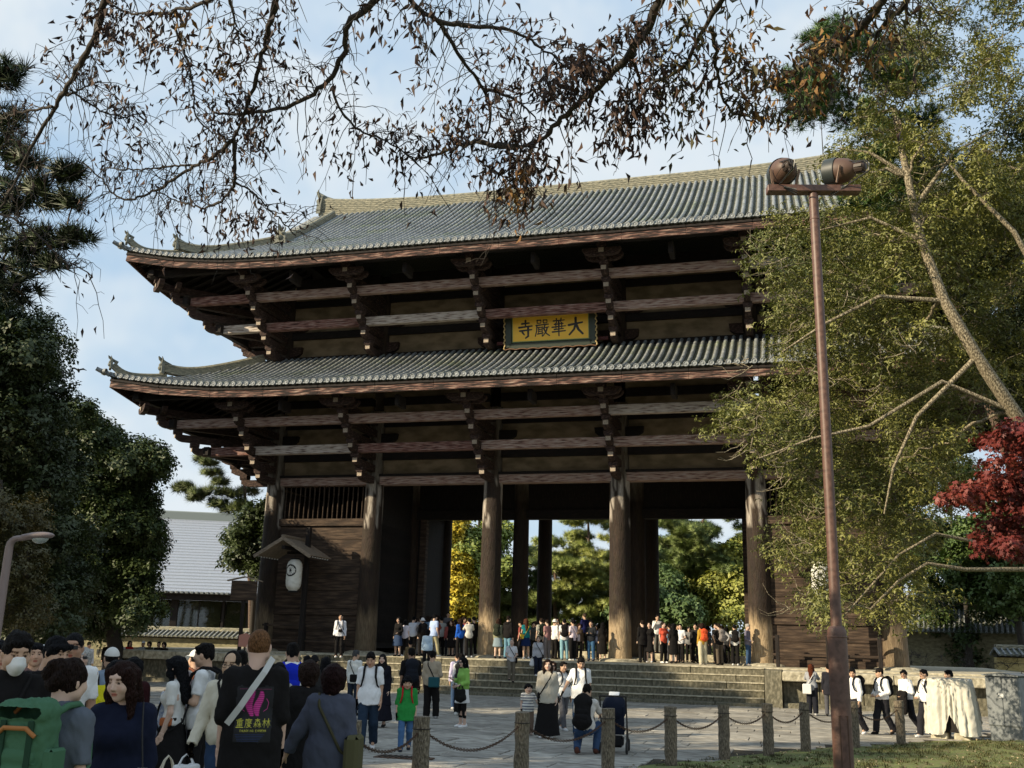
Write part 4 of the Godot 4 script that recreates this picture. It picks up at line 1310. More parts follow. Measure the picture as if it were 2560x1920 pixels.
func build_plaza_furniture() -> void:
	# rough log posts joined by sagging chains
	var place := ["cut off at the bottom edge beside the black T-shirt", "at the lower left beside the white trousers", "right of the drain grate", "left of the crouching man", "just right of the crouching man", "third to the right of the crouching man", "sixth from the lamp pole", "fourth from the lamp pole", "nearest on the left of the lamp pole", "hidden behind the lamp pole", "between the two nearest students on the right"]
	var feet := []
	for k in FENCE.size():
		var x: float = FENCE[k][1]
		var z: float = FENCE[k][0]
		var p := Vector3(x, ground_y(x, z), z)
		feet.append(p)
		var t := thing("log_post", "rough sawn log post " + place[k], "post", p, 0.0, "log posts of the chain fence")
		var m := MB.new()
		var path := PackedVector3Array()
		var rr := PackedFloat32Array()
		for j in 11:
			path.append(Vector3(rng.randf_range(-.006, .006), -.1 + 1.07 * j / 10.0, rng.randf_range(-.006, .006)))
			rr.append(.108 + rng.randf_range(-.007, .007))
		m.tube(path, rr, 14)
		put(m.done(), "log", M.log, t)
		var wire := MB.new()
		var ring := []
		for j in 15:
			ring.append(Vector3(cos(j * TAU / 14) * .117, .82, sin(j * TAU / 14) * .117))
		lay(wire, ring, .006, 4)
		put(wire.done(), "wire_band", M.iron, t)
	var link := MB.new()
	var lp := []
	for j in 11:
		var a := j * TAU / 10
		lp.append(Vector3(cos(a) * .03, sin(a) * .017, 0))
	lay(link, lp, .0055, 4)
	for k in FENCE.size() - 1:
		var a: Vector3 = feet[k] + Vector3(0, .82, 0)
		var b: Vector3 = feet[k + 1] + Vector3(0, .82, 0)
		var t := thing("chain", "sagging chain from the post %s" % place[k], "chain", a, 0.0, "chains between the log posts")
		var m := MB.new()
		var l := a.distance_to(b)
		var n := int(l * 1.22 / .046)
		var sag := .3 * l / 2.2
		for j in n:
			var f := (j + .5) / n
			var p := a.lerp(b, f) - a
			p.y -= sag * 4.0 * f * (1.0 - f)
			var d := (b - a) / n
			d.y -= sag * 4.0 * (1.0 - 2.0 * f) / n
			d = d.normalized()
			var s := d.cross(Vector3.UP).normalized()
			var u := s.cross(d)
			m.append(link, Transform3D(Basis(d, u, s) * Basis(Vector3.RIGHT, PI * .5 * (j % 2)), p))
		put(m.done(), "links", M.rust, t)
	flood_pole()
	street_lamp()
	cabinet()
	covered_box()
	# notice boards on the platform's left end
	var wood: StandardMaterial3D = M.plank
	var q := at_px(600, 1600, 44.5)
	var nb := thing("notice_board", "dark wooden notice board with a gabled cap on a tall post, left of the gate", "sign", Vector3(q.x, 1.15, q.z), .35)
	put(box_mesh(Vector3(.16, 2.4, .16), .02), "post", M.dark_y, nb, Transform3D(Basis(), Vector3(0, 1.2, 0)))
	put(box_mesh(Vector3(1.15, .85, .08), .01), "board", wood, nb, Transform3D(Basis(), Vector3(0, 2.75, .1)))
	for s in [-1, 1]:
		var m := MB.new()
		m.beam(Vector3(s * .78, 3.17, .06), Vector3(0, 3.36, .06), .34, .05, .01)
		put(m.done(), "cap_board", M.plank_pale, nb)
	var q2 := at_px(612, 1606, 43.5)
	var pk := thing("small_sign", "small faded pink sign board with a gabled top beside the tall notice board", "sign", Vector3(q2.x, 1.15, q2.z), .3)
	var pm := MB.new()
	pm.slab(PackedVector2Array([Vector2(-.27, .32), Vector2(.27, .32), Vector2(.27, .8), Vector2(0, .9), Vector2(-.27, .8)]), .04, Vector3.ZERO, Basis(Vector3.RIGHT, Vector3.UP, Vector3.BACK))
	put(pm.done(), "board", flat_mat(lin(.42, .2, .155), .85), pk)
	put(box_mesh(Vector3(.08, .5, .05), .01), "post", wood, pk, Transform3D(Basis(), Vector3(0, .2, -.045)))
	# a bird crossing the sky at left
	var bp := at_px(196, 926, 40.0)
	var bird := thing("bird", "small dark bird flying in the sky at left", "bird", bp, .6)
	var bm := MB.new()
	net([egg(Vector3.ZERO, Vector3(.05, .045, .13)), egg(Vector3(0, .02, .13), Vector3(.033, .033, .045)), cap(Vector3(0, 0, -.1), Vector3(0, .0, -.2), .025, .04, .5), cap(Vector3(.03, .02, .03), Vector3(.17, .07, .03), .03, .03, .5), cap(Vector3(.17, .07, .03), Vector3(.3, .04, -.04), .028, .01, .5), cap(Vector3(-.03, .02, .03), Vector3(-.17, .07, .03), .03, .03, .5), cap(Vector3(-.17, .07, .03), Vector3(-.3, .04, -.04), .028, .01, .5)], .014, bm)
	put(bm.done(), "body", M.black, bird)

func flood_pole() -> void:
	var p := Vector3(11.05, ground_y(11, 28.2), 28.2)
	var t := thing("floodlight_pole", "tall brown steel pole with a crossbar carrying two round floodlights", "lamp pole", p)
	var brown := flat_mat(lin(.12, .062, .044), .5)
	brown.albedo_texture = noise_tex(71, .03, [[0.0, Color(.7, .66, .64)], [.6, Color(1, 1, 1)], [1.0, Color(1, 1, 1)]], 4, 256)
	brown.uv1_triplanar = true
	var m := MB.new()
	m.lathe(PackedVector2Array([Vector2(.155, -.2), Vector2(.15, 2.22), Vector2(.143, 2.3), Vector2(.12, 2.35), Vector2(.086, 2.37), Vector2(.084, 5.0), Vector2(.08, 9.78), Vector2(.001, 9.8)]), 24)
	put(m.done(), "pole", brown, t)
	for y in [2.2, 9.3]:
		var rm := MB.new()
		var r := .156 if y < 3 else .088
		rm.lathe(PackedVector2Array([Vector2(r - .01, -.015), Vector2(r, -.012), Vector2(r, .012), Vector2(r - .01, .015)]), 24, Vector3(0, y, 0))
		put(rm.done(), "weld_ring", brown, t)
	# access door with a bead round it
	var dm := MB.new()
	for e in [[-.11, .1], [.1, .1]]:
		pass
	for k in 9:
		var a := -.15 + k * .085
		dm.box(Vector3(sin(a) * .153, .55, cos(a) * .153), Vector3(.016, .9, .012), .004, Basis(Vector3.UP, a))
	put(dm.done(), "access_door", brown, t)
	var bead := MB.new()
	var bl := []
	for v in [[-.2, .08], [-.2, 1.02], [.58, 1.02], [.58, .08], [-.2, .08]]:
		bl.append(Vector3(sin(v[0]) * .16, v[1], cos(v[0]) * .16))
	lay(bead, bl, .008)
	put(bead.done(), "door_bead", M.rust, t)
	var bar := Basis(Vector3.UP, .22)
	put(box_mesh(Vector3(1.62, .13, .2), .012), "crossbar", brown, t, Transform3D(bar, Vector3(.0, 9.86, 0)))
	for s in [-1, 1]:
		var at: Vector3 = Vector3(.0, 9.93, 0) + bar * Vector3(s * .5, 0, 0)
		# aim: the left lamp at the gate, the right one more to the left
		var aim := Vector3(-.25, .22, -1).normalized() if s < 0 else Vector3(-.95, .12, -.5).normalized()
		var y := -aim
		var x := y.cross(Vector3.UP).normalized()
		var b := Basis(x, y, x.cross(y))
		var c := at + Vector3(0, .3, 0)
		var sh := MB.new()
		sh.lathe(PackedVector2Array([Vector2(.001, .3), Vector2(.07, .29), Vector2(.14, .24), Vector2(.2, .14), Vector2(.23, .0), Vector2(.235, -.06)]), 22, c, b)
		put(sh.done(), "reflector_shell", flat_mat(lin(.09, .05, .034), .55), t)
		var hood := MB.new()
		hood.lathe(PackedVector2Array([Vector2(.25, -.04), Vector2(.255, -.06), Vector2(.25, -.25), Vector2(.24, -.25), Vector2(.236, -.06)]), 22, c, b)
		put(hood.done(), "hood", flat_mat(lin(.025, .032, .032), .5), t)
		var glass := MB.new()
		glass.lathe(PackedVector2Array([Vector2(.001, -.1), Vector2(.236, -.1)]), 22, c, b)
		put(glass.done(), "lens", flat_mat(lin(.3, .32, .33), .1), t)
		var back := MB.new()
		back.lathe(PackedVector2Array([Vector2(.09, .26), Vector2(.1, .3), Vector2(.085, .42), Vector2(.06, .46), Vector2(.001, .46)]), 14, c, b)
		for k in 8:
			var a := k * TAU / 8
			back.box(c + b * Vector3(cos(a) * .1, .35, sin(a) * .1), Vector3(.012, .14, .05), 0.0, b * Basis(Vector3.UP, -a))
		put(back.done(), "rear_housing", flat_mat(lin(.05, .035, .028), .6), t)
		for k in [-1, 1]:
			var yk := MB.new()
			yk.beam(at + x * (k * .2) + Vector3(0, .0, 0), c + b * Vector3(k * .25, .1, 0), .045, .02, .004, y)
			put(yk.done(), "yoke_arm", flat_mat(lin(.19, .12, .085), .6), t)
		for k in 3:
			var cb := MB.new()
			var e := c + b * Vector3(.05 * (k - 1), .46, .02)
			lay(cb, [c + b * Vector3(.12 * (k - 1), .2, .1), e + Vector3(.03, .04, .05), e + Vector3(.04 * k, -.16, .1), at + Vector3(.1 * s, -.02, .1), at + Vector3(-.2 * s, -.12 - .05 * k, .1)], .008 + .002 * k)
			put(cb.done(), "cable", M.black if k > 0 else flat_mat(lin(.4, .38, .33)), t)

func street_lamp() -> void:
	var a := at_px(-20, 1640, 15.0)
	var top := at_px(14, 1340, 15.0)
	var p := Vector3(a.x + .02, ground_y(a.x, a.z), a.z)
	var h := top.y - p.y
	var t := thing("street_lamp", "grey-brown street lamp with a curved arm at the left edge", "street lamp", p)
	var side := cam_r * .74
	side.y = .04
	var m := MB.new()
	var pts := PackedVector3Array([Vector3(0, -.1, 0), Vector3(0, h * .5, 0), Vector3(0, h - .16, 0)])
	for k in 5:
		var f := k / 4.0 * PI * .5
		pts.append(Vector3(0, h - .12, 0) + side * (.14 * (1.0 - cos(f))) + Vector3.UP * .12 * sin(f))
	pts.append(Vector3(0, h + .01, 0) + side * .36)
	m.tube(pts, PackedFloat32Array([.08, .068, .06, .058, .054, .05, .047, .045, .04]), 12)
	var steel := flat_mat(lin(.22, .17, .155), .5, .2)
	put(m.done(), "pole", steel, t)
	var b := Basis(side.normalized(), Vector3.UP, side.normalized().cross(Vector3.UP))
	var hm := MB.new()
	net([egg(Vector3(.17, .03, 0), Vector3(.22, .06, .11), .02, [Plane(Vector3.DOWN, .005)]), cap(Vector3(-.1, .02, 0), Vector3(.05, .025, 0), .04, .05)], .013, hm)
	put(hm.done(), "lamp_head", steel, t, Transform3D(b, Vector3(0, h, 0) + side * .38))
	var gm := MB.new()
	net([egg(Vector3(.18, .0, 0), Vector3(.13, .09, .085), .02, [Plane(Vector3.UP, -.004)])], .013, gm)
	var gl := flat_mat(Color(.75, .8, .78, .45), .12)
	gl.transparency = BaseMaterial3D.TRANSPARENCY_ALPHA
	put(gm.done(), "glass_bowl", gl, t, Transform3D(b, Vector3(0, h, 0) + side * .38))

func cabinet() -> void:
	var p := on_ground(2476, 1852, -.06)
	var t := thing("metal_cabinet", "grey steel electrical cabinet with two doors and a white lock plate", "cabinet", Vector3(p.x, ground_y(p.x, p.z), p.z), deg_to_rad(-38))
	var g := tri_mat(noise_tex(72, .02, [[0.0, lin(.11, .125, .13)], [.5, lin(.165, .18, .19)], [1.0, lin(.21, .23, .235)]], 4, 256), Vector3(.8, .8, .8), .45)
	# local: the left front foot at the origin, front along +x
	put(box_mesh(Vector3(.86, 1.2, .9), .015), "body", g, t, Transform3D(Basis(), Vector3(.42, .98, -.45)))
	put(box_mesh(Vector3(.82, .38, .86), .01), "base_panel", g, t, Transform3D(Basis(), Vector3(.42, .2, -.45)))
	for k in 2:
		put(box_mesh(Vector3(.405, 1.14, .03), .008), "door", g, t, Transform3D(Basis(), Vector3(.212 + k * .416, .98, .008)))
	var lid := MB.new()
	lid.slab(PackedVector2Array([Vector2(-.46, 0), Vector2(.46, 0), Vector2(.48, .03), Vector2(.0, .09), Vector2(-.48, .03)]), 1.0, Vector3(.42, 1.585, -.43), Basis(Vector3.RIGHT, Vector3.UP, Vector3.BACK))
	put(lid.done(), "lid", g, t)
	put(box_mesh(Vector3(.13, .1, .03), .006), "lock_plate", M.white, t, Transform3D(Basis(), Vector3(.4, 1.12, .035)))
	put(box_mesh(Vector3(.05, .06, .05), .006), "handle", flat_mat(lin(.25, .26, .26), .4, .5), t, Transform3D(Basis(), Vector3(.32, 1.12, .04)))
	var hm := MB.new()
	lay(hm, [Vector3(.8, 1.65, -.3), Vector3(.8, 1.72, -.3), Vector3(1.02, 1.72, -.3), Vector3(1.02, 1.65, -.3)], .012)
	put(hm.done(), "lifting_handle", M.iron, t)

func covered_box() -> void:
	var p := on_ground(2382, 1846, -.06)
	var at := Vector3(p.x, ground_y(p.x, p.z), p.z - .1)
	var t := thing("covered_stand", "dark wooden stand on concrete blocks under a crumpled white sheet", "stand", at, deg_to_rad(-20))
	put(box_mesh(Vector3(1.0, 1.3, .55), .02), "stand", M.dark_y, t, Transform3D(Basis(), Vector3(0, .82, -.1)))
	for s in [-1, 1]:
		put(box_mesh(Vector3(.4, .18, .5), .02), "concrete_block", M.plat, t, Transform3D(Basis(), Vector3(s * .28, .07, -.08)))
	var o := thing("white_sheet", "crumpled white plastic sheet draped over the stand beside the students", "sheet", at, deg_to_rad(-20))
	var m := MB.new()
	var n := 120
	var rows := 34
	var nz := FastNoiseLite.new()
	nz.seed = 3
	nz.frequency = 1.0
	for j in rows + 1:
		var f := float(j) / rows
		for i in n + 1:
			var a := TAU * i / n
			var ca := cos(a)
			var sa := sin(a)
			# a rounded rectangle
			var r := 1.0 / pow(pow(absf(ca) / .54, 4.0) + pow(absf(sa) / .34, 4.0), .25)
			var hem := .1 + .3 * maxf(0.0, nz.get_noise_2d(ca * 1.3 + 5.0, sa * 1.3) * 1.8 + .1) + (.42 * exp(-pow((ca - .05) / .22, 2.0)) if sa > 0 else .1)
			var fold := nz.get_noise_2d(ca * 4.0 + 9.0, sa * 4.0) * .1 + nz.get_noise_3d(ca * 8.0, f * 1.2, sa * 8.0) * .05
			var fl := maxf(0.0, (f - .18) / .82)
			var x: float
			var y: float
			var z: float
			if f < .18:
				var g := f / .18
				x = ca * r * g; z = sa * r * g
				y = 1.49 + .03 * nz.get_noise_2d(x * 6.0, z * 6.0) - .02 * g * g
			else:
				var rr := r * (1.0 + fl * (.14 + .12 * maxf(0.0, ca))) + fold * minf(1.0, fl * 2.2) + nz.get_noise_3d(ca * 5.0, fl * 6.0, sa * 5.0) * .03
				x = ca * rr; z = sa * rr
				y = lerpf(1.47, hem, fl) + .015 * nz.get_noise_2d(a * 7.0, fl * 5.0)
			m.vert(Vector3(x, y, z - .1), Vector3(ca, .2, sa))
	for j in rows:
		for i in n:
			var k := j * (n + 1) + i
			for q in [[k, k + 1, k + n + 2], [k, k + n + 2, k + n + 1]]:
				m.i.append(q[0]); m.i.append(q[1]); m.i.append(q[2])
	var acc := PackedVector3Array()
	acc.resize(m.v.size())
	for k in range(0, m.i.size(), 3):
		var nn := (m.v[m.i[k + 2]] - m.v[m.i[k]]).cross(m.v[m.i[k + 1]] - m.v[m.i[k]])
		for h in 3:
			acc[m.i[k + h]] += nn
	for k in acc.size():
		m.n[k] = acc[k].normalized()
	var sm := flat_mat(lin(.55, .53, .46), .5)
	sm.backlight_enabled = true
	sm.backlight = Color(.25, .24, .2)
	put(m.done(), "sheet", sm, o)

# ---------------------------------------------------------------- walls and buildings farther off
func tiled_wall(label: String, a: Vector3, b: Vector3, h: float, plaster: Material, lines: bool) -> void:
	var mid := (a + b) * .5
	var d := (b - a)
	var l := d.length()
	var t := thing("tile_capped_wall", label, "wall", mid, -atan2(d.z, d.x))
	put(box_mesh(Vector3(l, h, .5)), "wall", plaster, t, Transform3D(Basis(), Vector3(0, h * .5, 0)))
	put(box_mesh(Vector3(l, .14, .66), .02), "eave_board", M.dark_x, t, Transform3D(Basis(), Vector3(0, h + .07, 0)))
	var m := MB.new()
	for s in [-1, 1]:
		m.beam(Vector3(-l * .5, h + .27, s * .36), Vector3(l * .5, h + .27, s * .36), .78, .06, 0.0, Vector3(0, 1, s * .45).normalized())
	put(m.done(), "cap_tiles", M.pan, t)
	var rows := MB.new()
	for k in int(l / .3):
		for s in [-1, 1]:
			rows.tube(PackedVector3Array([Vector3(-l * .5 + k * .3, h + .13, s * .74), Vector3(-l * .5 + k * .3, h + .47, s * .06)]), PackedFloat32Array([.075, .07]), 6)
	stuff(put(rows.done(), "cap_tile_rows", M.tile, t))
	put(box_mesh(Vector3(l, .26, .24), .05), "ridge_tiles", M.ridge, t, Transform3D(Basis(), Vector3(0, h + .55, 0)))
	if lines:
		for k in 5:
			put(box_mesh(Vector3(l, .035, .52)), "white_line", M.plaster_pale, t, Transform3D(Basis(), Vector3(0, .45 + k * .38, 0)))
	else:
		put(box_mesh(Vector3(l, .4, .62), .03), "stone_foot", M.step, t, Transform3D(Basis(), Vector3(0, .18, 0)))

func build_far_buildings() -> void:
	M.plaster_pale = tri_mat(noise_tex(81, .02, [[0.0, lin(.13, .12, .07)], [.5, lin(.22, .2, .12)], [1.0, lin(.3, .27, .17)]], 5), Vector3(.2, .4, .2), .95)  # plaster darkened: tree shade on the left wall put into its colour
	M.yellow_wall = tri_mat(noise_tex(82, .02, [[0.0, lin(.32, .25, .1)], [.5, lin(.5, .4, .17)], [1.0, lin(.6, .5, .25)]], 5), Vector3(.2, .4, .2), .95)
	tiled_wall("long cream plaster wall with a tiled cap left of the gate", Vector3(-15.5, -.13, -9.5), Vector3(-62, -.13, -7.0), 1.75, M.plaster_pale, false)
	tiled_wall("ochre earth wall with white lines and a tiled cap beyond the gate's right end", Vector3(21, -.1, -16), Vector3(64, -.1, -22), 1.9, M.yellow_wall, true)
	# the hall with the wide pale roof behind the left wall
	var c := at_px(430, 1500, 84.0)
	var t := thing("museum_hall", "low hall with a broad pale grey roof and dark framed windows behind the left wall", "building", Vector3(c.x + 1.0, .9, c.z), deg_to_rad(26))
	var roof := MB.new()
	var w := 34.0
	var nc := 26
	for k in nc:
		var f0 := float(k) / nc
		var f1 := float(k + 1) / nc
		var p0 := Vector3(0, lerpf(4.2, 11.6, f0), lerpf(2.5, -11.0, f0))
		var p1 := Vector3(0, lerpf(4.2, 11.6, f1), lerpf(2.5, -11.0, f1))
		roof.quad(p0 + Vector3(-w * .5, .09, 0), p0 + Vector3(w * .5, .09, 0), p1 + Vector3(w * .5, .0, 0), p1 + Vector3(-w * .5, .0, 0), Vector3.UP)
		roof.quad(p0 + Vector3(-w * .5, 0, 0), p0 + Vector3(w * .5, 0, 0), p0 + Vector3(w * .5, .09, 0), p0 + Vector3(-w * .5, .09, 0), Vector3.BACK)
	roof.quad(Vector3(-w * .5, 4.2, 2.5), Vector3(w * .5, 4.2, 2.5), Vector3(w * .5, 4.0, -10), Vector3(-w * .5, 4.0, -10), Vector3.DOWN)
	put(roof.done(), "roof", tri_mat(noise_tex(83, .03, [[0.0, lin(.27, .3, .35)], [.5, lin(.36, .39, .45)], [1.0, lin(.45, .48, .54)]], 4), Vector3(.5, .9, .5), .5, bump_tex(84, .06, 3, 6.0), .7), t)
	put(box_mesh(Vector3(w + .6, .9, 1.2), .1), "ridge", flat_mat(lin(.2, .23, .22)), t, Transform3D(Basis(), Vector3(0, 11.8, -11.2)))
	var ed := MB.new()
	for k in int(w / .4):
		ed.box(Vector3(-w * .5 + k * .4, 4.2, 2.55), Vector3(.24, .2, .16), .04)
	stuff(put(ed.done(), "eave_tiles", M.tile, t))
	put(box_mesh(Vector3(w, .5, .5)), "eave_beam", M.dark_x, t, Transform3D(Basis(), Vector3(0, 3.85, 1.9)))
	put(box_mesh(Vector3(w, 4.0, .2)), "back_wall", M.dark_x, t, Transform3D(Basis(), Vector3(0, 1.9, -9.5)))
	var glass := flat_mat(Color(.3, .32, .2, .12), .03)
	glass.transparency = BaseMaterial3D.TRANSPARENCY_ALPHA
	for k in 9:
		var x := -w * .5 + 1.0 + k * 3.9
		put(box_mesh(Vector3(.55 if k % 2 == 0 else .18, 4.0, .5), .02), "window_post", M.dark_y, t, Transform3D(Basis(), Vector3(x, 1.9, 1.2)))
		if k < 8:
			put(box_mesh(Vector3(3.5, 2.6, .04)), "window_pane", glass, t, Transform3D(Basis(), Vector3(x + 1.95, 2.3, 1.2)))
			put(box_mesh(Vector3(.09, 2.6, .1)), "window_bar", M.dark_y, t, Transform3D(Basis(), Vector3(x + 1.95, 2.3, 1.22)))
	var g := t.position + t.basis * Vector3(0, 0, -3.5)
	tree("maple_tree", "yellow-green maple added behind the hall windows, standing in for their reflection", "", stem(Vector3(g.x, -.1, g.z), Vector3(g.x, 2.0, g.z), 4, .1), .1, crown(g + Vector3(0, 2.2, 0), 8.0, 1.3, 40, .6, 1.0, 60.0, .2), "maple", Color(.3, .3, .03), Color(.5, .4, .05), M.bark_dark, {"size": 2.0, "flat": .5})  # added tree behind the glass, imitates a yellow-green reflection in the panes
	# tiled roofs over the right-hand wall
	var rb := at_px(2440, 1600, 78.0)
	var b2 := thing("tiled_house", "low house with a dark grey tiled roof behind the ochre wall", "house", Vector3(rb.x, 0, rb.z), deg_to_rad(-10))
	put(box_mesh(Vector3(16, 3.6, 6)), "wall", M.plaster_pale, b2, Transform3D(Basis(), Vector3(0, 1.7, 0)))
	var rm := MB.new()
	var rw := MB.new()
	for s in [-1, 1]:
		rm.quad(Vector3(-9, 3.4, s * 4.4), Vector3(9, 3.4, s * 4.4), Vector3(9, 5.9, 0), Vector3(-9, 5.9, 0), Vector3(0, 1, s * .5))
		for k in 50:
			rw.tube(PackedVector3Array([Vector3(-8.9 + k * .36, 3.45, s * 4.4), Vector3(-8.9 + k * .36, 5.95, 0)]), PackedFloat32Array([.09, .09]), 6)
	put(rm.done(), "roof", M.pan, b2)
	stuff(put(rw.done(), "tile_rows", M.tile, b2))
	put(box_mesh(Vector3(18.4, .5, .5), .08), "ridge", M.ridge, b2, Transform3D(Basis(), Vector3(0, 6.1, 0)))
	# shrubs, bollards and a grey box before the ochre wall
	for q in [[2400, 1625, 56.0, 1.5, "small yellow-green shrub before the ochre wall", Color(.14, .13, .03), Color(.26, .22, .06)], [2515, 1625, 54.0, 1.6, "dark clipped shrub at the right before the ochre wall", Color(.03, .035, .015), Color(.07, .07, .03)], [2300, 1600, 58.0, 2.2, "deep green shrub beside the gate's right end", Color(.03, .05, .015), Color(.07, .1, .03)]]:
		var p := at_px(q[0], q[1], q[2])
		tree("shrub_tree", q[4], "shrubs before the ochre wall", stem(to_ground(p), Vector3(p.x, 1.0, p.z), 4, .1), .08, crown(Vector3(p.x, 1.35, p.z), q[3], .95, 16, .45, .7, 160.0, .3), "broad", q[5], q[6], M.bark_dark, {"size": 1.0, "limbs": true})
	for k in 5:
		var p := at_px([2396, 2450, 2476, 2552, 2590][k], 1640, 50.0)
		var bo := thing("bollard", "short dark bollard %s along the path before the ochre wall" % ["nearest the gate", "second from the gate", "in the middle", "by the dark shrub", "at the right edge"][k], "bollard", Vector3(p.x, ground_y(p.x, p.z), p.z), 0.0, "bollards before the ochre wall")
		var m := MB.new()
		m.lathe(PackedVector2Array([Vector2(.11, 0), Vector2(.11, .86), Vector2(.08, .93), Vector2(.001, .95)]), 10)
		put(m.done(), "post", M.dark_y, bo)
	var gb := at_px(2372, 1640, 47.0)
	var box := thing("utility_box", "small pale grey box with a flat lid standing beyond the platform", "box", Vector3(gb.x, ground_y(gb.x, gb.z), gb.z), -.2)
	put(box_mesh(Vector3(.62, 1.25, .5), .02), "body", flat_mat(lin(.22, .25, .26), .6), box, Transform3D(Basis(), Vector3(0, .62, 0)))
	put(box_mesh(Vector3(.72, .08, .6), .02), "lid", flat_mat(lin(.3, .33, .34), .6), box, Transform3D(Basis(), Vector3(0, 1.29, 0)))

# ---------------------------------------------------------------- trees
var spray_leaf: ArrayMesh
var spray_small: ArrayMesh
var tuft_needle: ArrayMesh
var spray_maple: ArrayMesh
var dry_spray: ArrayMesh

func make_leaf_meshes() -> void:
	var m := MB.new()
	for k in 6:
		var one := MB.new()
		leaf_shape(one, .085, .032, .008)
		var a := k * 2.4
		m.append(one, Transform3D(Basis(Vector3.UP, a) * Basis(Vector3.RIGHT, .35 + .25 * sin(k * 3.1)), Vector3(0, .012 * k, .03 * k)))
	spray_leaf = m.done()
	m = MB.new()
	for k in 5:
		var one := MB.new()
		leaf_shape(one, .17, .1, .03)
		m.append(one, Transform3D(Basis(Vector3.UP, k * 2.5) * Basis(Vector3.RIGHT, .5 * sin(k * 2.3)), Vector3(.04 * sin(k * 5.0), .03 * k, .04 * cos(k * 4.0))))
	spray_small = m.done()
	m = MB.new()
	for k in 18:
		var a := k * 2.399
		var el := .15 + 1.1 * (k / 18.0)
		var d := Vector3(cos(a) * cos(el), sin(el), sin(a) * cos(el))
		var s := d.cross(Vector3(.3, .8, .5)).normalized() * .0065
		var l := .15 + .03 * sin(k * 7.0)
		var o := Vector3(0, -.03, 0)
		var q := m.vert(o - s, Vector3.UP.slerp(d, .4)); m.vert(o + s, Vector3.UP.slerp(d, .4)); m.vert(o + d * l, d)
		m.tri(q, q + 1, q + 2, s.cross(d))
	tuft_needle = m.done()
	m = MB.new()
	for k in 5:
		for j in 5:
			var a := (j - 2) * .62
			var one := MB.new()
			leaf_shape(one, .06 if absi(j - 2) < 2 else .04, .02, .003)
			m.append(one, Transform3D(Basis(Vector3.UP, k * 2.2) * Basis(Vector3.RIGHT, .6 + .3 * sin(k * 2.0)) * Basis(Vector3.UP, a), Vector3(.05 * sin(k * 3.3), .02 * k, .05 * cos(k * 2.1))))
	spray_maple = m.done()
	# dry leaves hanging on thin stalks
	m = MB.new()
	for k in 7:
		var one := MB.new()
		leaf_shape(one, .075, .03, .012)
		m.append(one, Transform3D(Basis(Vector3.UP, k * 2.4) * Basis(Vector3.RIGHT, .9 + .45 * sin(k * 2.7)), Vector3(.02 * sin(k * 3.0), -.012 * k, .012 * cos(k * 2.0))))
	dry_spray = m.done()

func curve(a: Vector3, b: Vector3, sag: Vector3, n: int, wob: float) -> PackedVector3Array:
	var p := PackedVector3Array()
	for k in n + 1:
		var f := float(k) / n
		var q := a.lerp(b, f) + sag * (4.0 * f * (1.0 - f))
		if k > 0 and k < n:
			q += Vector3(rng.randfn(0, wob), rng.randfn(0, wob), rng.randfn(0, wob))
		p.append(q)
	return p

func taper(n: int, r0: float, r1: float) -> PackedFloat32Array:
	var p := PackedFloat32Array()
	for k in n + 1:
		p.append(lerpf(r0, r1, pow(float(k) / n, .8)))
	return p

# foliage kinds: [mesh, material, scale low, scale high, droop]
func foliage(kind: String) -> Array:
	match kind:
		"fine": return [spray_leaf, M.leaf, .8, 1.4, .2]
		"broad": return [spray_small, M.leaf, .8, 1.5, .15]
		"pine": return [tuft_needle, M.needle, 1.0, 1.7, 0.0]
		"maple": return [spray_maple, M.leaf, .8, 1.4, .1]
	return [spray_small, M.leaf, .8, 1.4, .2]

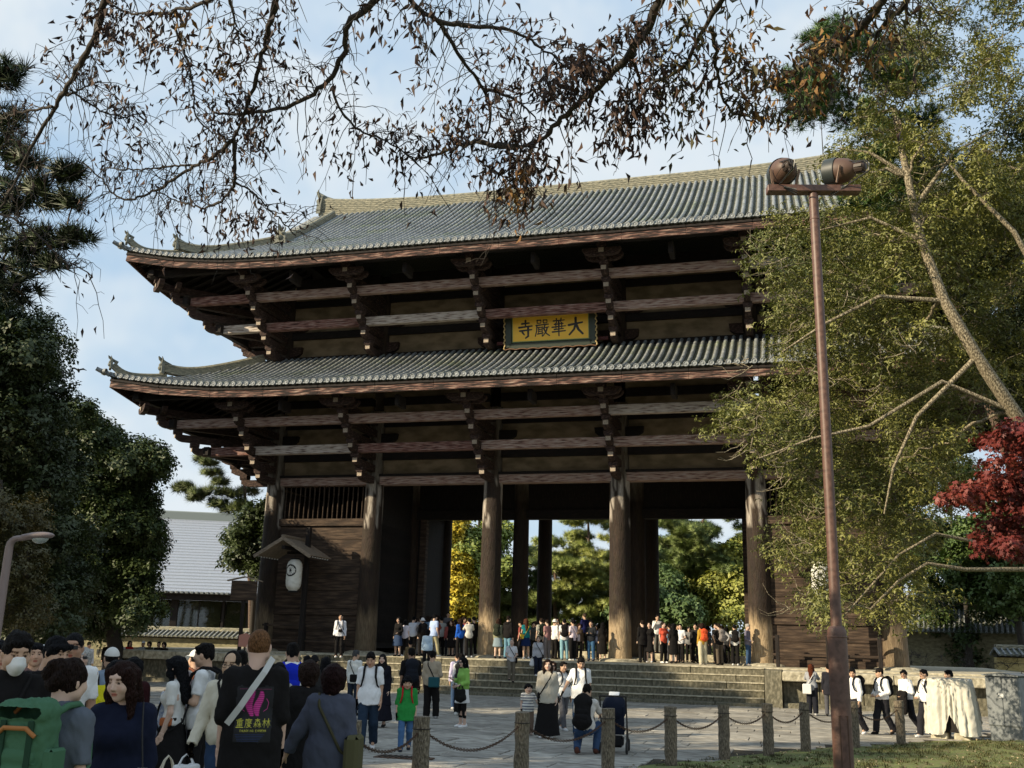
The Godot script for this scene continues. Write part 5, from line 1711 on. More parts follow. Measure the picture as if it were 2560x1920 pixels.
# a tree: trunk path, trunk radius, clumps [centre, radius, sprays], foliage kind, two leaf colours
func tree(called: String, label: String, group: String, trunk: PackedVector3Array, r: float, clumps: Array, kind: String, ca: Color, cb: Color, bark: Material, opts := {}) -> Node3D:
	var t := thing(called, label, "tree", trunk[0], 0.0, group)
	var o := trunk[0]
	var m := MB.new()
	var tr := PackedVector3Array()
	for p in trunk:
		tr.append(p - o)
	var rr := taper(trunk.size() - 1, r, r * .3)
	rr[0] *= 1.35
	m.tube(tr, rr, 10)
	put(m.done(), "trunk", bark, t)
	var f := foliage(kind)
	var at := []
	var cols := []
	var twigs := MB.new()
	var size: float = opts.get("size", 1.0)
	var flat: float = opts.get("flat", .8)
	var limbs := 0
	# limbs grow outwards: each clump hangs on the nearest point of what is already there
	var nodes := []
	for k in range(1, tr.size()):
		nodes.append([tr[k], rr[k]])
	var order := clumps.duplicate()
	var reach := func(c) -> float:
		var e := 1e9
		for p in tr:
			e = minf(e, p.distance_to(c[0] - o))
		return e
	order.sort_custom(func(x, y): return reach.call(x) < reach.call(y))
	for c in order:
		var q: Vector3 = c[0] - o
		var cr: float = c[1]
		var best := 0
		var bd := 1e9
		for k in nodes.size():
			var e: Vector3 = nodes[k][0]
			var d := e.distance_to(q) + maxf(0.0, e.y - q.y) * .6
			if d < bd:
				bd = d
				best = k
		var from: Vector3 = nodes[best][0]
		var l := from.distance_to(q)
		if opts.get("limbs", true):
			var path := curve(from, q, Vector3.UP * l * rng.randf_range(-.05, .14), 6, l * .03)
			var lr := minf(nodes[best][1] * .75, .025 + l * .02)
			nodes.append([q, maxf(.012, lr * .7)])
			nodes.append([path[3], maxf(.014, lr * .85)])
			if limbs < 140:
				var lm := MB.new()
				lm.tube(path, taper(6, lr, maxf(.01, lr * .6)), 6, false)
				put(lm.done(), "limb", bark, t)
				limbs += 1
			else:
				twigs.tube(path, taper(6, lr, .012), 5, false)
		var tone := rng.randf()
		var ends := []
		for k in int(opts.get("twigs", 7)):
			var d := Vector3(rng.randfn(), rng.randfn() * flat, rng.randfn()).normalized()
			var e := q + Vector3(d.x, d.y * flat, d.z) * cr * rng.randf_range(.7, 1.05)
			ends.append(e)
			twigs.tube(curve(q, e, Vector3.UP * cr * .1, 3, cr * .05), taper(3, .012, .004), 4, false)
		for k in int(c[2]):
			var p: Vector3
			if rng.randf() < .55:
				var e: Vector3 = ends[rng.randi() % ends.size()]
				p = q.lerp(e, rng.randf_range(.35, 1.08)) + Vector3(rng.randfn(), rng.randfn() * flat, rng.randfn()) * cr * .16
			else:
				var d := Vector3(rng.randfn(), rng.randfn(), rng.randfn()).normalized()
				p = q + Vector3(d.x, d.y * flat, d.z) * cr * pow(rng.randf(), .4)
			var up: Vector3 = (Vector3.UP * 1.0 + (p - q).normalized() * .8 + Vector3(rng.randfn(), rng.randfn(), rng.randfn()) * .45).normalized()
			var b := Basis(Quaternion(Vector3.UP, up)) * Basis(Vector3.UP, rng.randf() * TAU)
			at.append(Transform3D(b * Basis.from_scale(Vector3.ONE * rng.randf_range(f[2], f[3]) * size), p))
			var mixv := clampf(tone * .6 + rng.randf() * .5, 0, 1)
			var cc := ca.lerp(cb, mixv)
			if c.size() > 3:
				cc = (c[3] as Color).lerp(cc, .35)
			cols.append(cc)
	stuff(put(twigs.done(), "twigs", bark, t))
	stuff(scatter(f[0], at, cols, f[1], "crown", t))
	return t

# clumps spread through a region of the picture at depths da..db
func region(poly: PackedVector2Array, n: int, da: float, db: float, ra: float, rb: float, sprays: float, gap := -2.0) -> Array:
	var out := []
	var lo := poly[0]
	var hi := poly[0]
	for p in poly:
		lo = lo.min(p)
		hi = hi.max(p)
	var tries := 0
	while out.size() < n and tries < n * 40:
		tries += 1
		var p := Vector2(rng.randf_range(lo.x, hi.x), rng.randf_range(lo.y, hi.y))
		if not Geometry2D.is_point_in_polygon(p, poly):
			continue
		if noise_a.get_noise_2d(p.x * .012, p.y * .012) < gap:
			continue
		var d := rng.randf_range(da, db)
		var q := at_px(p.x, p.y, d)
		var r := rng.randf_range(ra, rb)
		var ok := true
		for o in out:
			if (o[0] as Vector3).distance_to(q) < (r + o[1]) * .42:
				ok = false
				break
		if ok and q.y > .4:
			out.append([q, r, r * r * sprays])
	return out

# clumps through an ellipsoid crown
func crown(at: Vector3, rx: float, ry: float, n: int, ra: float, rb: float, sprays: float, shell := .6) -> Array:
	var out := []
	for k in n:
		var d := Vector3(rng.randfn(), rng.randfn(), rng.randfn()).normalized()
		var f := lerpf(shell, 1.0, rng.randf())
		var r := rng.randf_range(ra, rb)
		out.append([at + Vector3(d.x * rx, d.y * ry, d.z * rx) * f, r, r * r * sprays])
	return out

func px(list: Array) -> PackedVector2Array:
	# corners read off the 2212 pixel wide view of the photograph
	var p := PackedVector2Array()
	for k in range(0, list.size(), 2):
		p.append(Vector2(list[k], list[k + 1]) * 1.15732)
	return p

func pxp(list: Array) -> PackedVector3Array:
	var p := PackedVector3Array()
	for k in range(0, list.size(), 3):
		p.append(at_px(list[k] * 1.15732, list[k + 1] * 1.15732, list[k + 2]))
	return p

func to_ground(p: Vector3) -> Vector3:
	return Vector3(p.x, ground_y(p.x, p.z) - .05, p.z)

func stem(a: Vector3, b: Vector3, n := 6, lean := .2) -> PackedVector3Array:
	return curve(a, b, Vector3(rng.randf_range(-lean, lean), 0, rng.randf_range(-lean, lean)), n, lean * .3)

func build_trees() -> void:
	make_leaf_meshes()
	build_right_trees()
	build_left_trees()
	build_back_trees()

func build_right_trees() -> void:
	# the big olive-leaved evergreen whose pale stems lean in from the right
	var cl := region(px([1660, 500, 1760, 440, 1900, 430, 2060, 400, 2300, 380, 2300, 860, 2110, 860, 2060, 1040, 2010, 1130, 1990, 1290, 1880, 1330, 1760, 1310, 1690, 1210, 1690, 1120, 1720, 1010, 1640, 980, 1560, 930, 1610, 860, 1680, 830, 1700, 700, 1650, 640]), 235, 22.5, 28.5, .5, 1.0, 225.0, -.3)
	cl.append_array(region(px([1760, 440, 1800, 330, 1900, 180, 1960, 20, 2060, -60, 2300, -60, 2300, 420, 2000, 430]), 62, 22.5, 28.0, .4, .8, 260.0, -.1))
	var base := Vector3(27.5, 0, 24.0)
	var trunk := PackedVector3Array([to_ground(base)])
	trunk.append_array(pxp([2420, 1250, 22.5, 2300, 1050, 22.2, 2190, 890, 22.0, 2110, 770, 22.0, 2040, 650, 22.2, 1990, 520, 22.6, 1960, 380, 23.2, 1930, 230, 24.0]))
	var t := tree("broadleaf_tree", "tall olive-leaved evergreen with pale mottled stems leaning in from the right", "", trunk, .23, cl, "fine", Color(.05, .068, .014), Color(.24, .235, .06), M.bark_pale, {"twigs": 9, "size": 1.05, "limbs": true})
	var o := trunk[0]
	for q in [[2420, 1250, 22.5, 2310, 720, 22.2, 2190, 500, 22.2, 2080, 390, 22.6, 2010, 300, 23.2], [2190, 890, 22.0, 2035, 824, 22.0, 1876, 921, 22.0, 1754, 947, 22.0, 1640, 990, 22.2], [2330, 1200, 24.0, 2130, 1175, 23.4, 2021, 1153, 22.8, 1942, 1198, 22.5, 1820, 1334, 22.3], [2330, 1230, 24.2, 2083, 1230, 23.0, 2002, 1217, 22.7, 1942, 1254, 22.5, 1880, 1316, 22.4, 1800, 1290, 22.4], [2040, 650, 22.2, 1900, 640, 22.2, 1780, 700, 22.4, 1690, 760, 22.6], [1990, 520, 22.6, 1880, 470, 22.8, 1760, 500, 23.0], [2110, 770, 22.0, 1980, 900, 22.0, 1930, 1010, 22.0, 1910, 1110, 22.2], [1960, 380, 23.2, 1880, 330, 23.4, 1810, 320, 23.8], [1975, 450, 23.0, 2060, 330, 23.2, 2150, 280, 23.6]]:
		var path := PackedVector3Array()
		for p in pxp(q):
			path.append(p - o)
		var m := MB.new()
		m.tube(path, taper(path.size() - 1, .11 if q[0] > 2400 else .062, .018), 8)
		put(m.done(), "limb", M.bark_pale, t)
	# bare grey twigs at its tips
	var tw := MB.new()
	for q in [[1700, 980], [1640, 900], [1620, 800], [1720, 700], [1760, 900], [1800, 1080], [1740, 1190], [1860, 1240], [1680, 1010], [1600, 960], [1900, 860], [1960, 760], [1840, 620], [1720, 1290], [1780, 820], [1660, 560]]:
		for k in 7:
			var a := at_px((q[0] + rng.randf_range(-20, 40)) * 1.157, (q[1] + rng.randf_range(-30, 30)) * 1.157, rng.randf_range(21.5, 23.5)) - o
			var b := a + Vector3(-rng.randf_range(.1, .8), rng.randf_range(-.4, .6), rng.randf_range(-.4, .4))
			tw.tube(curve(a, b, Vector3(0, -.1, 0), 4, .04), taper(4, .014, .004), 4, false)
	stuff(put(tw.done(), "bare_twigs", M.bark_pale, t))
	# a pine behind it
	var pc := region(px([1690, 110, 1760, 90, 1900, 40, 2000, 150, 2060, 300, 2040, 480, 1960, 600, 1900, 640, 1870, 760, 1940, 800, 1860, 830, 1800, 640, 1790, 480, 1850, 400, 1760, 260]), 30, 29.0, 33.0, .7, 1.2, 150.0)
	tree("pine_tree", "bright green pine standing behind the olive-leaved evergreen", "", stem(to_ground(at_px(2760, 1640, 31)), at_px(2250, 300, 31), 8, .4), .28, pc, "pine", Color(.04, .09, .018), Color(.08, .15, .03), M.bark_pine, {"flat": .45, "size": 1.4})
	# dark leaves at the right edge
	var dk := region(px([2070, 480, 2140, 300, 2300, 250, 2300, 900, 2180, 880, 2100, 700]), 42, 27.0, 31.0, .8, 1.3, 210.0)
	tree("broadleaf_tree", "dark glossy evergreen at the right edge of the view", "", stem(to_ground(at_px(2700, 1640, 29)), at_px(2500, 400, 29), 6, .4), .3, dk, "fine", Color(.03, .042, .014), Color(.06, .075, .025), M.bark_dark, {"size": 1.5})
	# the red maple
	var mp := region(px([2125, 940, 2170, 915, 2300, 900, 2300, 1220, 2200, 1205, 2160, 1215, 2130, 1160, 2165, 1120, 2110, 1080, 2070, 1085, 2095, 1040, 2125, 1010]), 36, 18.5, 21.0, .3, .55, 430.0)
	tree("maple_tree", "small red-leaved maple at the right edge", "", stem(to_ground(at_px(2800, 1640, 20)), at_px(2620, 1060, 20), 6, .2), .14, mp, "maple", Color(.1, .014, .014), Color(.2, .035, .022), M.bark_dark, {"flat": .5, "size": 1.2})
	# trees beyond the right end of the gate
	var far := [[2085, 1250, 76.0, 5.5, 6.0, "deep green bushy tree beyond the right end of the gate", Color(.03, .055, .014), Color(.07, .11, .025)], [2190, 1200, 70.0, 4.5, 4.0, "mid green pine-like tree behind the red maple", Color(.05, .09, .02), Color(.1, .15, .035)], [2260, 1240, 84.0, 6.0, 6.0, "dark tree low at the right edge behind the tiled wall", Color(.025, .045, .012), Color(.06, .09, .022)], [2060, 1150, 82.0, 5.0, 6.0, "pale green tree farthest beyond the right end of the gate", Color(.07, .11, .025), Color(.13, .17, .045)]]
	for q in far:
		var c := at_px(q[0] * 1.157, q[1] * 1.157, q[2])
		tree("background_tree", q[5], "trees beyond the right end of the gate", stem(to_ground(c), c + Vector3.UP * q[4] * .5, 6, .3), .3, crown(c, q[3], q[4], 34, 1.0, 1.7, 75.0), "broad", q[6], q[7], M.bark_dark, {"size": 1.7})

func build_left_trees() -> void:
	# the pine that reaches in at the left edge, close by
	var pc := []
	for q in [[30, 170, 9.5, .2], [8, 200, 9.6, .2], [18, 290, 9.4, .24], [0, 330, 9.5, .25], [24, 368, 9.3, .24], [80, 392, 9.2, .22], [150, 440, 9.2, .24], [190, 425, 9.1, .16], [60, 470, 9.3, .3], [120, 490, 9.2, .25], [195, 505, 9.1, .16], [0, 480, 9.4, .3], [40, 520, 9.4, .2], [120, 590, 9.0, .17], [170, 600, 9.0, .2], [215, 590, 9.0, .17], [90, 610, 9.1, .22], [30, 625, 9.1, .22], [60, 670, 9.0, .25], [150, 660, 9.0, .16], [10, 700, 9.0, .3], [60, 730, 9.1, .22], [-30, 560, 9.4, .35], [-40, 420, 9.4, .35]]:
		pc.append([at_px(q[0] - 12, q[1], q[2] + 2.5), q[3] * 1.1, 30])
	tree("pine_tree", "dark needled pine reaching in at the left edge of the view", "", stem(to_ground(at_px(-500, 1700, 12.5)), at_px(-260, 300, 12.5), 7, .3), .22, pc, "pine", Color(.014, .026, .008), Color(.03, .048, .014), M.bark_pine, {"flat": .6, "size": .95, "twigs": 6})
	# the dark evergreens left of the gate
	var a := region(px([-60, 650, 30, 680, 75, 710, 80, 780, 100, 880, 130, 1000, 130, 1200, 120, 1360, -60, 1360]), 80, 29.0, 35.0, .9, 1.5, 270.0)
	tree("broadleaf_tree", "near dark evergreen filling the left edge below the pine", "", stem(to_ground(at_px(60, 1640, 32)), at_px(60, 1100, 32), 6, .4), .35, a, "broad", Color(.022, .034, .01), Color(.045, .062, .016), M.bark_dark, {"size": .72})
	var b := region(px([140, 900, 190, 865, 215, 920, 265, 930, 290, 975, 330, 985, 350, 990, 325, 1030, 310, 1060, 315, 1100, 350, 1150, 310, 1190, 300, 1230, 340, 1290, 290, 1320, 230, 1350, 120, 1370, 120, 1000]), 110, 41.0, 48.0, .8, 1.3, 330.0)
	tree("broadleaf_tree", "round-headed dark evergreen standing between the left edge and the gate", "", stem(to_ground(at_px(290, 1640, 45)), at_px(290, 1230, 45), 6, .4), .4, b, "broad", Color(.025, .04, .011), Color(.06, .085, .02), M.bark_dark, {"size": .9})
	var c := region(px([-40, 1100, 60, 1060, 70, 1250, 60, 1330, -40, 1330]), 22, 25.0, 28.0, .5, .9, 400.0)
	tree("broadleaf_tree", "low evergreen with some yellowing leaves behind the lamp post at left", "", stem(to_ground(at_px(-40, 1660, 27)), at_px(0, 1200, 27), 5, .2), .2, c, "broad", Color(.035, .04, .011), Color(.09, .07, .016), M.bark_dark, {"size": .5})
	# a pine and an evergreen behind the gate's left end
	var d := []
	for q in [[395, 1055, .9], [430, 1065, .9], [465, 1060, .9], [500, 1065, 1.0], [520, 1090, 1.1], [470, 1085, .9], [440, 990, .7], [460, 1020, .8], [475, 1040, .7], [540, 1060, 1.0], [420, 1075, .7], [500, 1100, .9], [450, 1000, .6], [400, 1050, .5]]:
		d.append([at_px(q[0] * 1.157, q[1] * 1.157, rng.randf_range(63, 66)), q[2] * .8, 70])
	tree("pine_tree", "pine with flat sprays of needles behind the left corner of the gate", "", stem(to_ground(at_px(640, 1600, 65)), at_px(610, 1130, 65), 6, .3), .25, d, "pine", Color(.06, .085, .02), Color(.11, .14, .04), M.bark_pine, {"flat": .4, "size": 2.2})
	var e := region(px([520, 1110, 600, 1090, 610, 1250, 570, 1240, 500, 1225, 480, 1210, 520, 1190, 500, 1150]), 26, 57.0, 60.0, .6, 1.1, 150.0)
	tree("broadleaf_tree", "small dark evergreen beside the left end of the gate", "", stem(to_ground(at_px(640, 1600, 59)), at_px(630, 1250, 59), 5, .2), .2, e, "broad", Color(.025, .04, .012), Color(.06, .085, .024), M.bark_dark, {"size": 1.3})
	# trees outside the frame whose shade lies over the plaza
	for q in [[-17.0, 22.5, 10.5, 5.0, 4.6, "nearest the gate's steps"], [-16.5, 34.0, 9.5, 5.4, 4.4, "level with the crowd"], [-9.5, 49.5, 10.0, 5.4, 4.4, "behind the camera"], [-27.0, 13.0, 9.5, 5.4, 5.0, "far back by the cream wall"], [-16.0, 44.0, 11.5, 5.0, 5.0, "farthest from the gate"]]:
		var at := Vector3(q[0], q[2], q[1])
		tree("shade_tree", "tall evergreen at the left side of the plaza, " + q[5], "trees along the left side of the plaza", stem(to_ground(at), at, 5, .3), .35, crown(at, q[3], q[4], 46, 1.0, 1.7, 48.0, .3), "broad", Color(.025, .04, .012), Color(.06, .08, .02), M.bark_dark, {"size": 1.9, "twigs": 4})

func build_back_trees() -> void:
	# what shows through the gate: pines, a yellow ginkgo and mixed greenery in the sun
	var spec := [
		[982, 1250, 112.0, 1.7, 8.0, "broad", "yellow ginkgo seen through the left opening of the gate", Color(0.48, 0.36, 0.03), Color(0.62, 0.5, 0.06)],
		[1032, 1230, 116.0, 4.8, 8.0, "broad", "light green tree beside the yellow ginkgo", Color(0.149, 0.203, 0.0405), Color(0.297, 0.338, 0.081)],
		[1200, 1300, 114.2, 6.1, 7.3, "pine", "pale-trunked pine in the middle opening of the gate", Color(0.121, 0.176, 0.0405), Color(0.23, 0.27, 0.0675)],
		[1270, 1240, 113.4, 6.0, 8.6, "pine", "bushy yellow-green pine right of the pale-trunked pine", Color(0.176, 0.23, 0.0473), Color(0.324, 0.338, 0.081)],
		[1440, 1330, 108.8, 5.7, 5.5, "broad", "blue-green tree low in the right opening of the gate", Color(0.0675, 0.121, 0.0405), Color(0.121, 0.176, 0.0607)],
		[1520, 1180, 113.2, 6.5, 4.2, "pine", "tall pine with a leaning brown trunk in the right opening", Color(0.0945, 0.149, 0.0338), Color(0.189, 0.23, 0.0607)],
		[1580, 1290, 111.5, 5.4, 6.1, "broad", "yellow-green tree at the right side of the right opening", Color(0.189, 0.23, 0.0405), Color(0.351, 0.351, 0.081)],
		[1120, 1340, 122.4, 6.8, 4.9, "broad", "green tree low between the middle and left openings", Color(0.0945, 0.135, 0.0338), Color(0.189, 0.23, 0.054)],
		[1360, 1350, 125.1, 6.8, 4.9, "broad", "dark green tree low behind the fourth pillar", Color(0.0675, 0.108, 0.027), Color(0.135, 0.176, 0.0473)],
		[915, 1240, 122.0, 5.4, 9.8, "broad", "green tree in the narrow gap by the second pillar", Color(0.108, 0.149, 0.0338), Color(0.27, 0.27, 0.0675)],
		[1480, 1250, 130.6, 8.2, 6.1, "broad", "far green tree behind the leaning pine", Color(0.081, 0.135, 0.0405), Color(0.162, 0.216, 0.0675)]]
	for q in spec:
		var c := at_px(q[0] * 1.157, q[1] * 1.157, q[2])
		var pine: bool = q[5] == "pine"
		var tr := stem(to_ground(c), c + Vector3.UP * q[4] * .7, 7, .5)
		tree("pine_tree" if pine else "background_tree", q[6], "trees behind the gate", tr, .4, crown(c + Vector3.UP * .6, q[3], q[4], 54 if pine else 44, 1.1, 2.0, 60.0 if pine else 55.0, .35), q[5], q[7], q[8], M.bark_pine if pine else M.bark_dark, {"size": 2.8 if pine else 2.5, "flat": .4 if pine else .8, "twigs": 4})
	# a long clipped hedge and shrubs under them
	for q in [[960, 88.0], [1100, 86.0], [1240, 88.0], [1400, 86.0], [1540, 88.0], [1640, 86.0]]:
		var c := at_px(q[0] * 1.157, 1400 * 1.157, q[1])
		c.y = 1.2
		var t := thing("shrub", "green shrub %s behind the gate" % ["at the far left", "left of the middle", "in the middle", "behind the fourth pillar", "in the right opening", "at the far right"][[960, 1100, 1240, 1400, 1540, 1640].find(q[0])], "shrub", Vector3(c.x, ground_y(c.x, c.z), c.z), 0.0, "shrubs behind the gate")
		var at := []
		var cols := []
		for k in 900:
			var d := Vector3(rng.randfn(), rng.randfn(), rng.randfn()).normalized() * pow(rng.randf(), .35)
			at.append(Transform3D(Basis(Quaternion(Vector3.UP, (Vector3.UP + d).normalized())) * Basis(Vector3.UP, rng.randf() * TAU) * Basis.from_scale(Vector3.ONE * 1.8), Vector3(d.x * 4.0, 1.2 + d.y * 1.5, d.z * 1.5)))
			cols.append(Color(.05, .07, .02).lerp(Color(.12, .13, .035), rng.randf()))
		stuff(scatter(spray_small, at, cols, M.leaf, "foliage", t))

# ---------------------------------------------------------------- the autumn tree whose branches hang over the camera
func build_overhead_tree() -> void:
	var foot := Vector3(16.5, ground_y(16.5, 50), 50.5)
	var t := thing("autumn_tree", "deciduous tree with dark dry leaves whose branches hang across the sky", "tree", foot)
	var hub := Vector3(14.2, 9.5, 46.5)
	var m := MB.new()
	m.tube(PackedVector3Array([Vector3.ZERO, Vector3(-.3, 2.5, -.6), Vector3(-.8, 5.0, -1.4), Vector3(-1.6, 7.6, -2.8), hub - foot]), PackedFloat32Array([.45, .34, .28, .22, .17]), 12)
	put(m.done(), "trunk", M.bark_dark, t)
	# boughs: points in the 2560 pixel photograph with distances; radius at the start
	var boughs := [
		[.075, [1690, -160, 6.6, 1650, 0, 7.2, 1622, 60, 7.4, 1585, 120, 7.6, 1500, 215, 8.0, 1420, 280, 8.3, 1350, 350, 8.6, 1290, 370, 8.8]],
		[.05, [1290, 370, 8.8, 1225, 360, 9.0, 1190, 350, 9.1, 1100, 385, 9.3, 1050, 395, 9.4]],
		[.045, [1120, -120, 7.6, 1025, 0, 8.0, 1100, 55, 8.2, 1150, 140, 8.5, 1210, 225, 8.8, 1225, 290, 9.0, 1215, 350, 9.1]],
		[.035, [1100, 55, 8.2, 1180, 65, 8.3, 1280, 75, 8.4, 1370, 130, 8.5, 1430, 180, 8.6]],
		[.03, [1210, 225, 8.8, 1290, 250, 8.9, 1345, 305, 9.0]],
		[.06, [1010, -140, 7.4, 940, 0, 8.0, 873, 55, 8.3, 860, 130, 8.6, 835, 180, 8.8, 780, 240, 9.0, 700, 272, 9.2, 600, 285, 9.5, 530, 280, 9.7]],
		[.022, [828, 217, 9.0, 850, 270, 9.1, 890, 320, 9.2, 960, 350, 9.3, 1040, 400, 9.4]],
		[.06, [730, -140, 7.8, 690, 0, 8.4, 665, 100, 8.8, 640, 200, 9.1, 610, 280, 9.4, 585, 350, 9.6]],
		[.035, [585, 350, 9.6, 530, 395, 9.8, 485, 415, 10.0, 400, 470, 10.2, 320, 500, 10.4, 280, 480, 10.5, 235, 430, 10.6, 205, 405, 10.7]],
		[.03, [585, 350, 9.6, 588, 420, 9.7, 580, 470, 9.8, 530, 517, 10.0, 450, 505, 10.2, 400, 480, 10.3]],
		[.02, [485, 415, 10.0, 420, 415, 10.1, 340, 425, 10.2, 275, 420, 10.3, 250, 425, 10.4]],
		[.018, [585, 450, 9.8, 640, 490, 9.9, 690, 540, 10.0, 740, 590, 10.1]],
		[.06, [300, -120, 8.4, 262, 0, 9.0, 240, 80, 9.3, 190, 180, 9.7, 150, 245, 10.0, 130, 285, 10.2, 70, 385, 10.6, 20, 490, 11.0, 0, 520, 11.1]],
		[.028, [135, 265, 10.1, 80, 275, 10.3, 40, 285, 10.4, -10, 310, 10.6]],
		[.02, [165, 240, 10.0, 215, 220, 10.0, 250, 200, 10.0]],
		[.02, [175, 225, 9.9, 240, 270, 10.0, 300, 292, 10.1, 350, 285, 10.2]],
		[.035, [600, -60, 7.8, 510, 5, 8.3, 420, 28, 8.6, 330, 35, 8.9, 265, 5, 9.2]],
		[.02, [430, 60, 8.8, 460, 130, 9.0, 480, 190, 9.3, 485, 280, 9.6, 530, 330, 9.7, 590, 350, 9.7]],
		[.02, [575, 0, 8.4, 590, 60, 8.6, 600, 115, 8.8]],
		[.04, [1900, -100, 6.8, 1790, 20, 7.3, 1710, 165, 7.8, 1640, 205, 8.0, 1580, 260, 8.2, 1500, 300, 8.4]],
		[.03, [1582, 125, 7.6, 1590, 175, 7.8, 1612, 240, 8.0]],
		[.03, [1780, 70, 7.4, 1790, 140, 7.6, 1800, 230, 7.8, 1830, 280, 7.9, 1900, 310, 8.0]],
		[.06, [2300, -120, 6.6, 2210, 0, 7.0, 2150, 70, 7.4, 2080, 120, 7.7, 2010, 160, 8.0, 1960, 200, 8.2, 1900, 230, 8.4]],
		[.045, [2330, -60, 6.8, 2250, 20, 7.2, 2190, 90, 7.5, 2160, 180, 7.8]],
		[.03, [1330, 365, 8.7, 1310, 420, 8.8, 1280, 455, 8.9]],
		[.02, [1190, 400, 9.1, 1240, 430, 9.1, 1280, 450, 9.0, 1300, 490, 9.0]],
		[.02, [-40, 520, 10.0, 60, 560, 10.0, 150, 640, 10.0, 230, 690, 10.0]]]
	var twigs := MB.new()
	var hang := []
	for q in boughs:
		var l: Array = q[1]
		var path := PackedVector3Array()
		for k in range(0, l.size(), 3):
			path.append(at_px(l[k], l[k + 1], l[k + 2]) - foot)
		# smooth it
		var cv := Curve3D.new()
		for k in path.size():
			var tan := (path[mini(k + 1, path.size() - 1)] - path[maxi(k - 1, 0)]) * .17
			cv.add_point(path[k], -tan, tan)
		var n := path.size() * 5
		var fine := PackedVector3Array()
		for k in n + 1:
			var p := cv.sample_baked(cv.get_baked_length() * k / n)
			fine.append(p + Vector3(rng.randfn(), rng.randfn(), rng.randfn()) * .008)
		var bm := MB.new()
		var r0: float = q[0] * .62
		var radii := taper(n, r0, maxf(.006, r0 * .3))
		for k in n + 1:
			if rng.randf() < .2:
				radii[k] *= 1.25
		if l[1] < -50:
			# carried back over the camera to the fork of the tree
			var back := PackedVector3Array([hub - foot])
			var mid := ((hub - foot) + fine[0]) * .5 + Vector3(0, .9, 0)
			back.append((hub - foot).lerp(mid, .5) + Vector3(0, .3, 0))
			back.append(mid)
			back.append(fine[0])
			var bb := MB.new()
			bb.tube(back, PackedFloat32Array([.12, r0 * 1.6, r0 * 1.25, r0]), 8)
			put(bb.done(), "bough", M.bark_dark, t)
		bm.tube(fine, radii, 7)
		put(bm.done(), "bough", M.bark_dark, t)
		# side twigs that arch out and droop
		for k in range(2, n, 1):
			for h in 2:
				if rng.randf() < .3:
					continue
				var d := (fine[mini(k + 1, n)] - fine[k - 1]).normalized()
				var side := d.cross(cam_f).normalized() * (1 if rng.randf() < .5 else -1)
				var out := (side * rng.randf_range(.5, 1.0) + d * rng.randf_range(.1, .8) + Vector3(rng.randfn(), rng.randfn(), rng.randfn()) * .35).normalized()
				var ln := rng.randf_range(.15, .62)
				var end := fine[k] + out * ln + Vector3.DOWN * ln * rng.randf_range(.1, .5)
				var tp := curve(fine[k], end, Vector3.UP * ln * .12, 5, .012)
				twigs.tube(tp, taper(5, .0055, .0022), 4, false)
				for j in range(2, 6):
					hang.append([tp[j], ln])
					if rng.randf() < .6:
						var e2 := tp[j] + Vector3(rng.randfn() * .08, -rng.randf_range(.02, .16), rng.randfn() * .08)
						twigs.tube(PackedVector3Array([tp[j], tp[j].lerp(e2, .5) + Vector3(0, .02, 0), e2]), PackedFloat32Array([.003, .0025, .0018]), 3, false)
						hang.append([e2, ln])
	stuff(put(twigs.done(), "twigs", M.bark_dark, t))
	# leaves: thick in some patches, nearly gone in others
	var single := MB.new()
	leaf_shape(single, .095, .027, .02)
	var leaf := single.done()
	var shades := []
	for k in 5:
		var w := flat_mat(lin(lerpf(.018, .05, k / 4.0), lerpf(.011, .022, k / 4.0), lerpf(.009, .012, k / 4.0)), .8)
		shades.append(w)
	var at := []
	var cols := []
	var made := 0
	var patches := [[170, 20, 90, 2.2], [240, 60, 90, 2.4], [420, 70, 110, 2.4], [380, 100, 90, 2.0], [570, 150, 60, 2.2], [690, 110, 80, 2.0], [640, 560, 90, 2.4], [1200, 260, 110, 1.3], [1120, 320, 70, 1.6], [1300, 420, 100, 1.6], [1270, 500, 90, .9], [1420, 130, 150, 2.2], [1450, 200, 120, 2.0], [1560, 300, 110, 2.4], [1650, 320, 100, 2.6], [1690, 150, 120, 1.8], [1380, 380, 110, 2.0], [960, 380, 110, 1.4], [820, 400, 90, 1.2], [980, 70, 110, 1.3], [1000, 190, 80, 1.3], [320, 260, 70, 1.1], [560, 300, 90, 1.4], [650, 330, 90, 1.4], [2000, 120, 150, 2.4], [2110, 90, 130, 2.2], [1870, 170, 120, 2.4], [1760, 60, 100, 1.8], [500, 590, 50, 1.0], [880, 350, 70, 1.2], [1480, 60, 120, 1.8], [1700, 370, 80, 2.0], [1960, 250, 110, 2.0]]
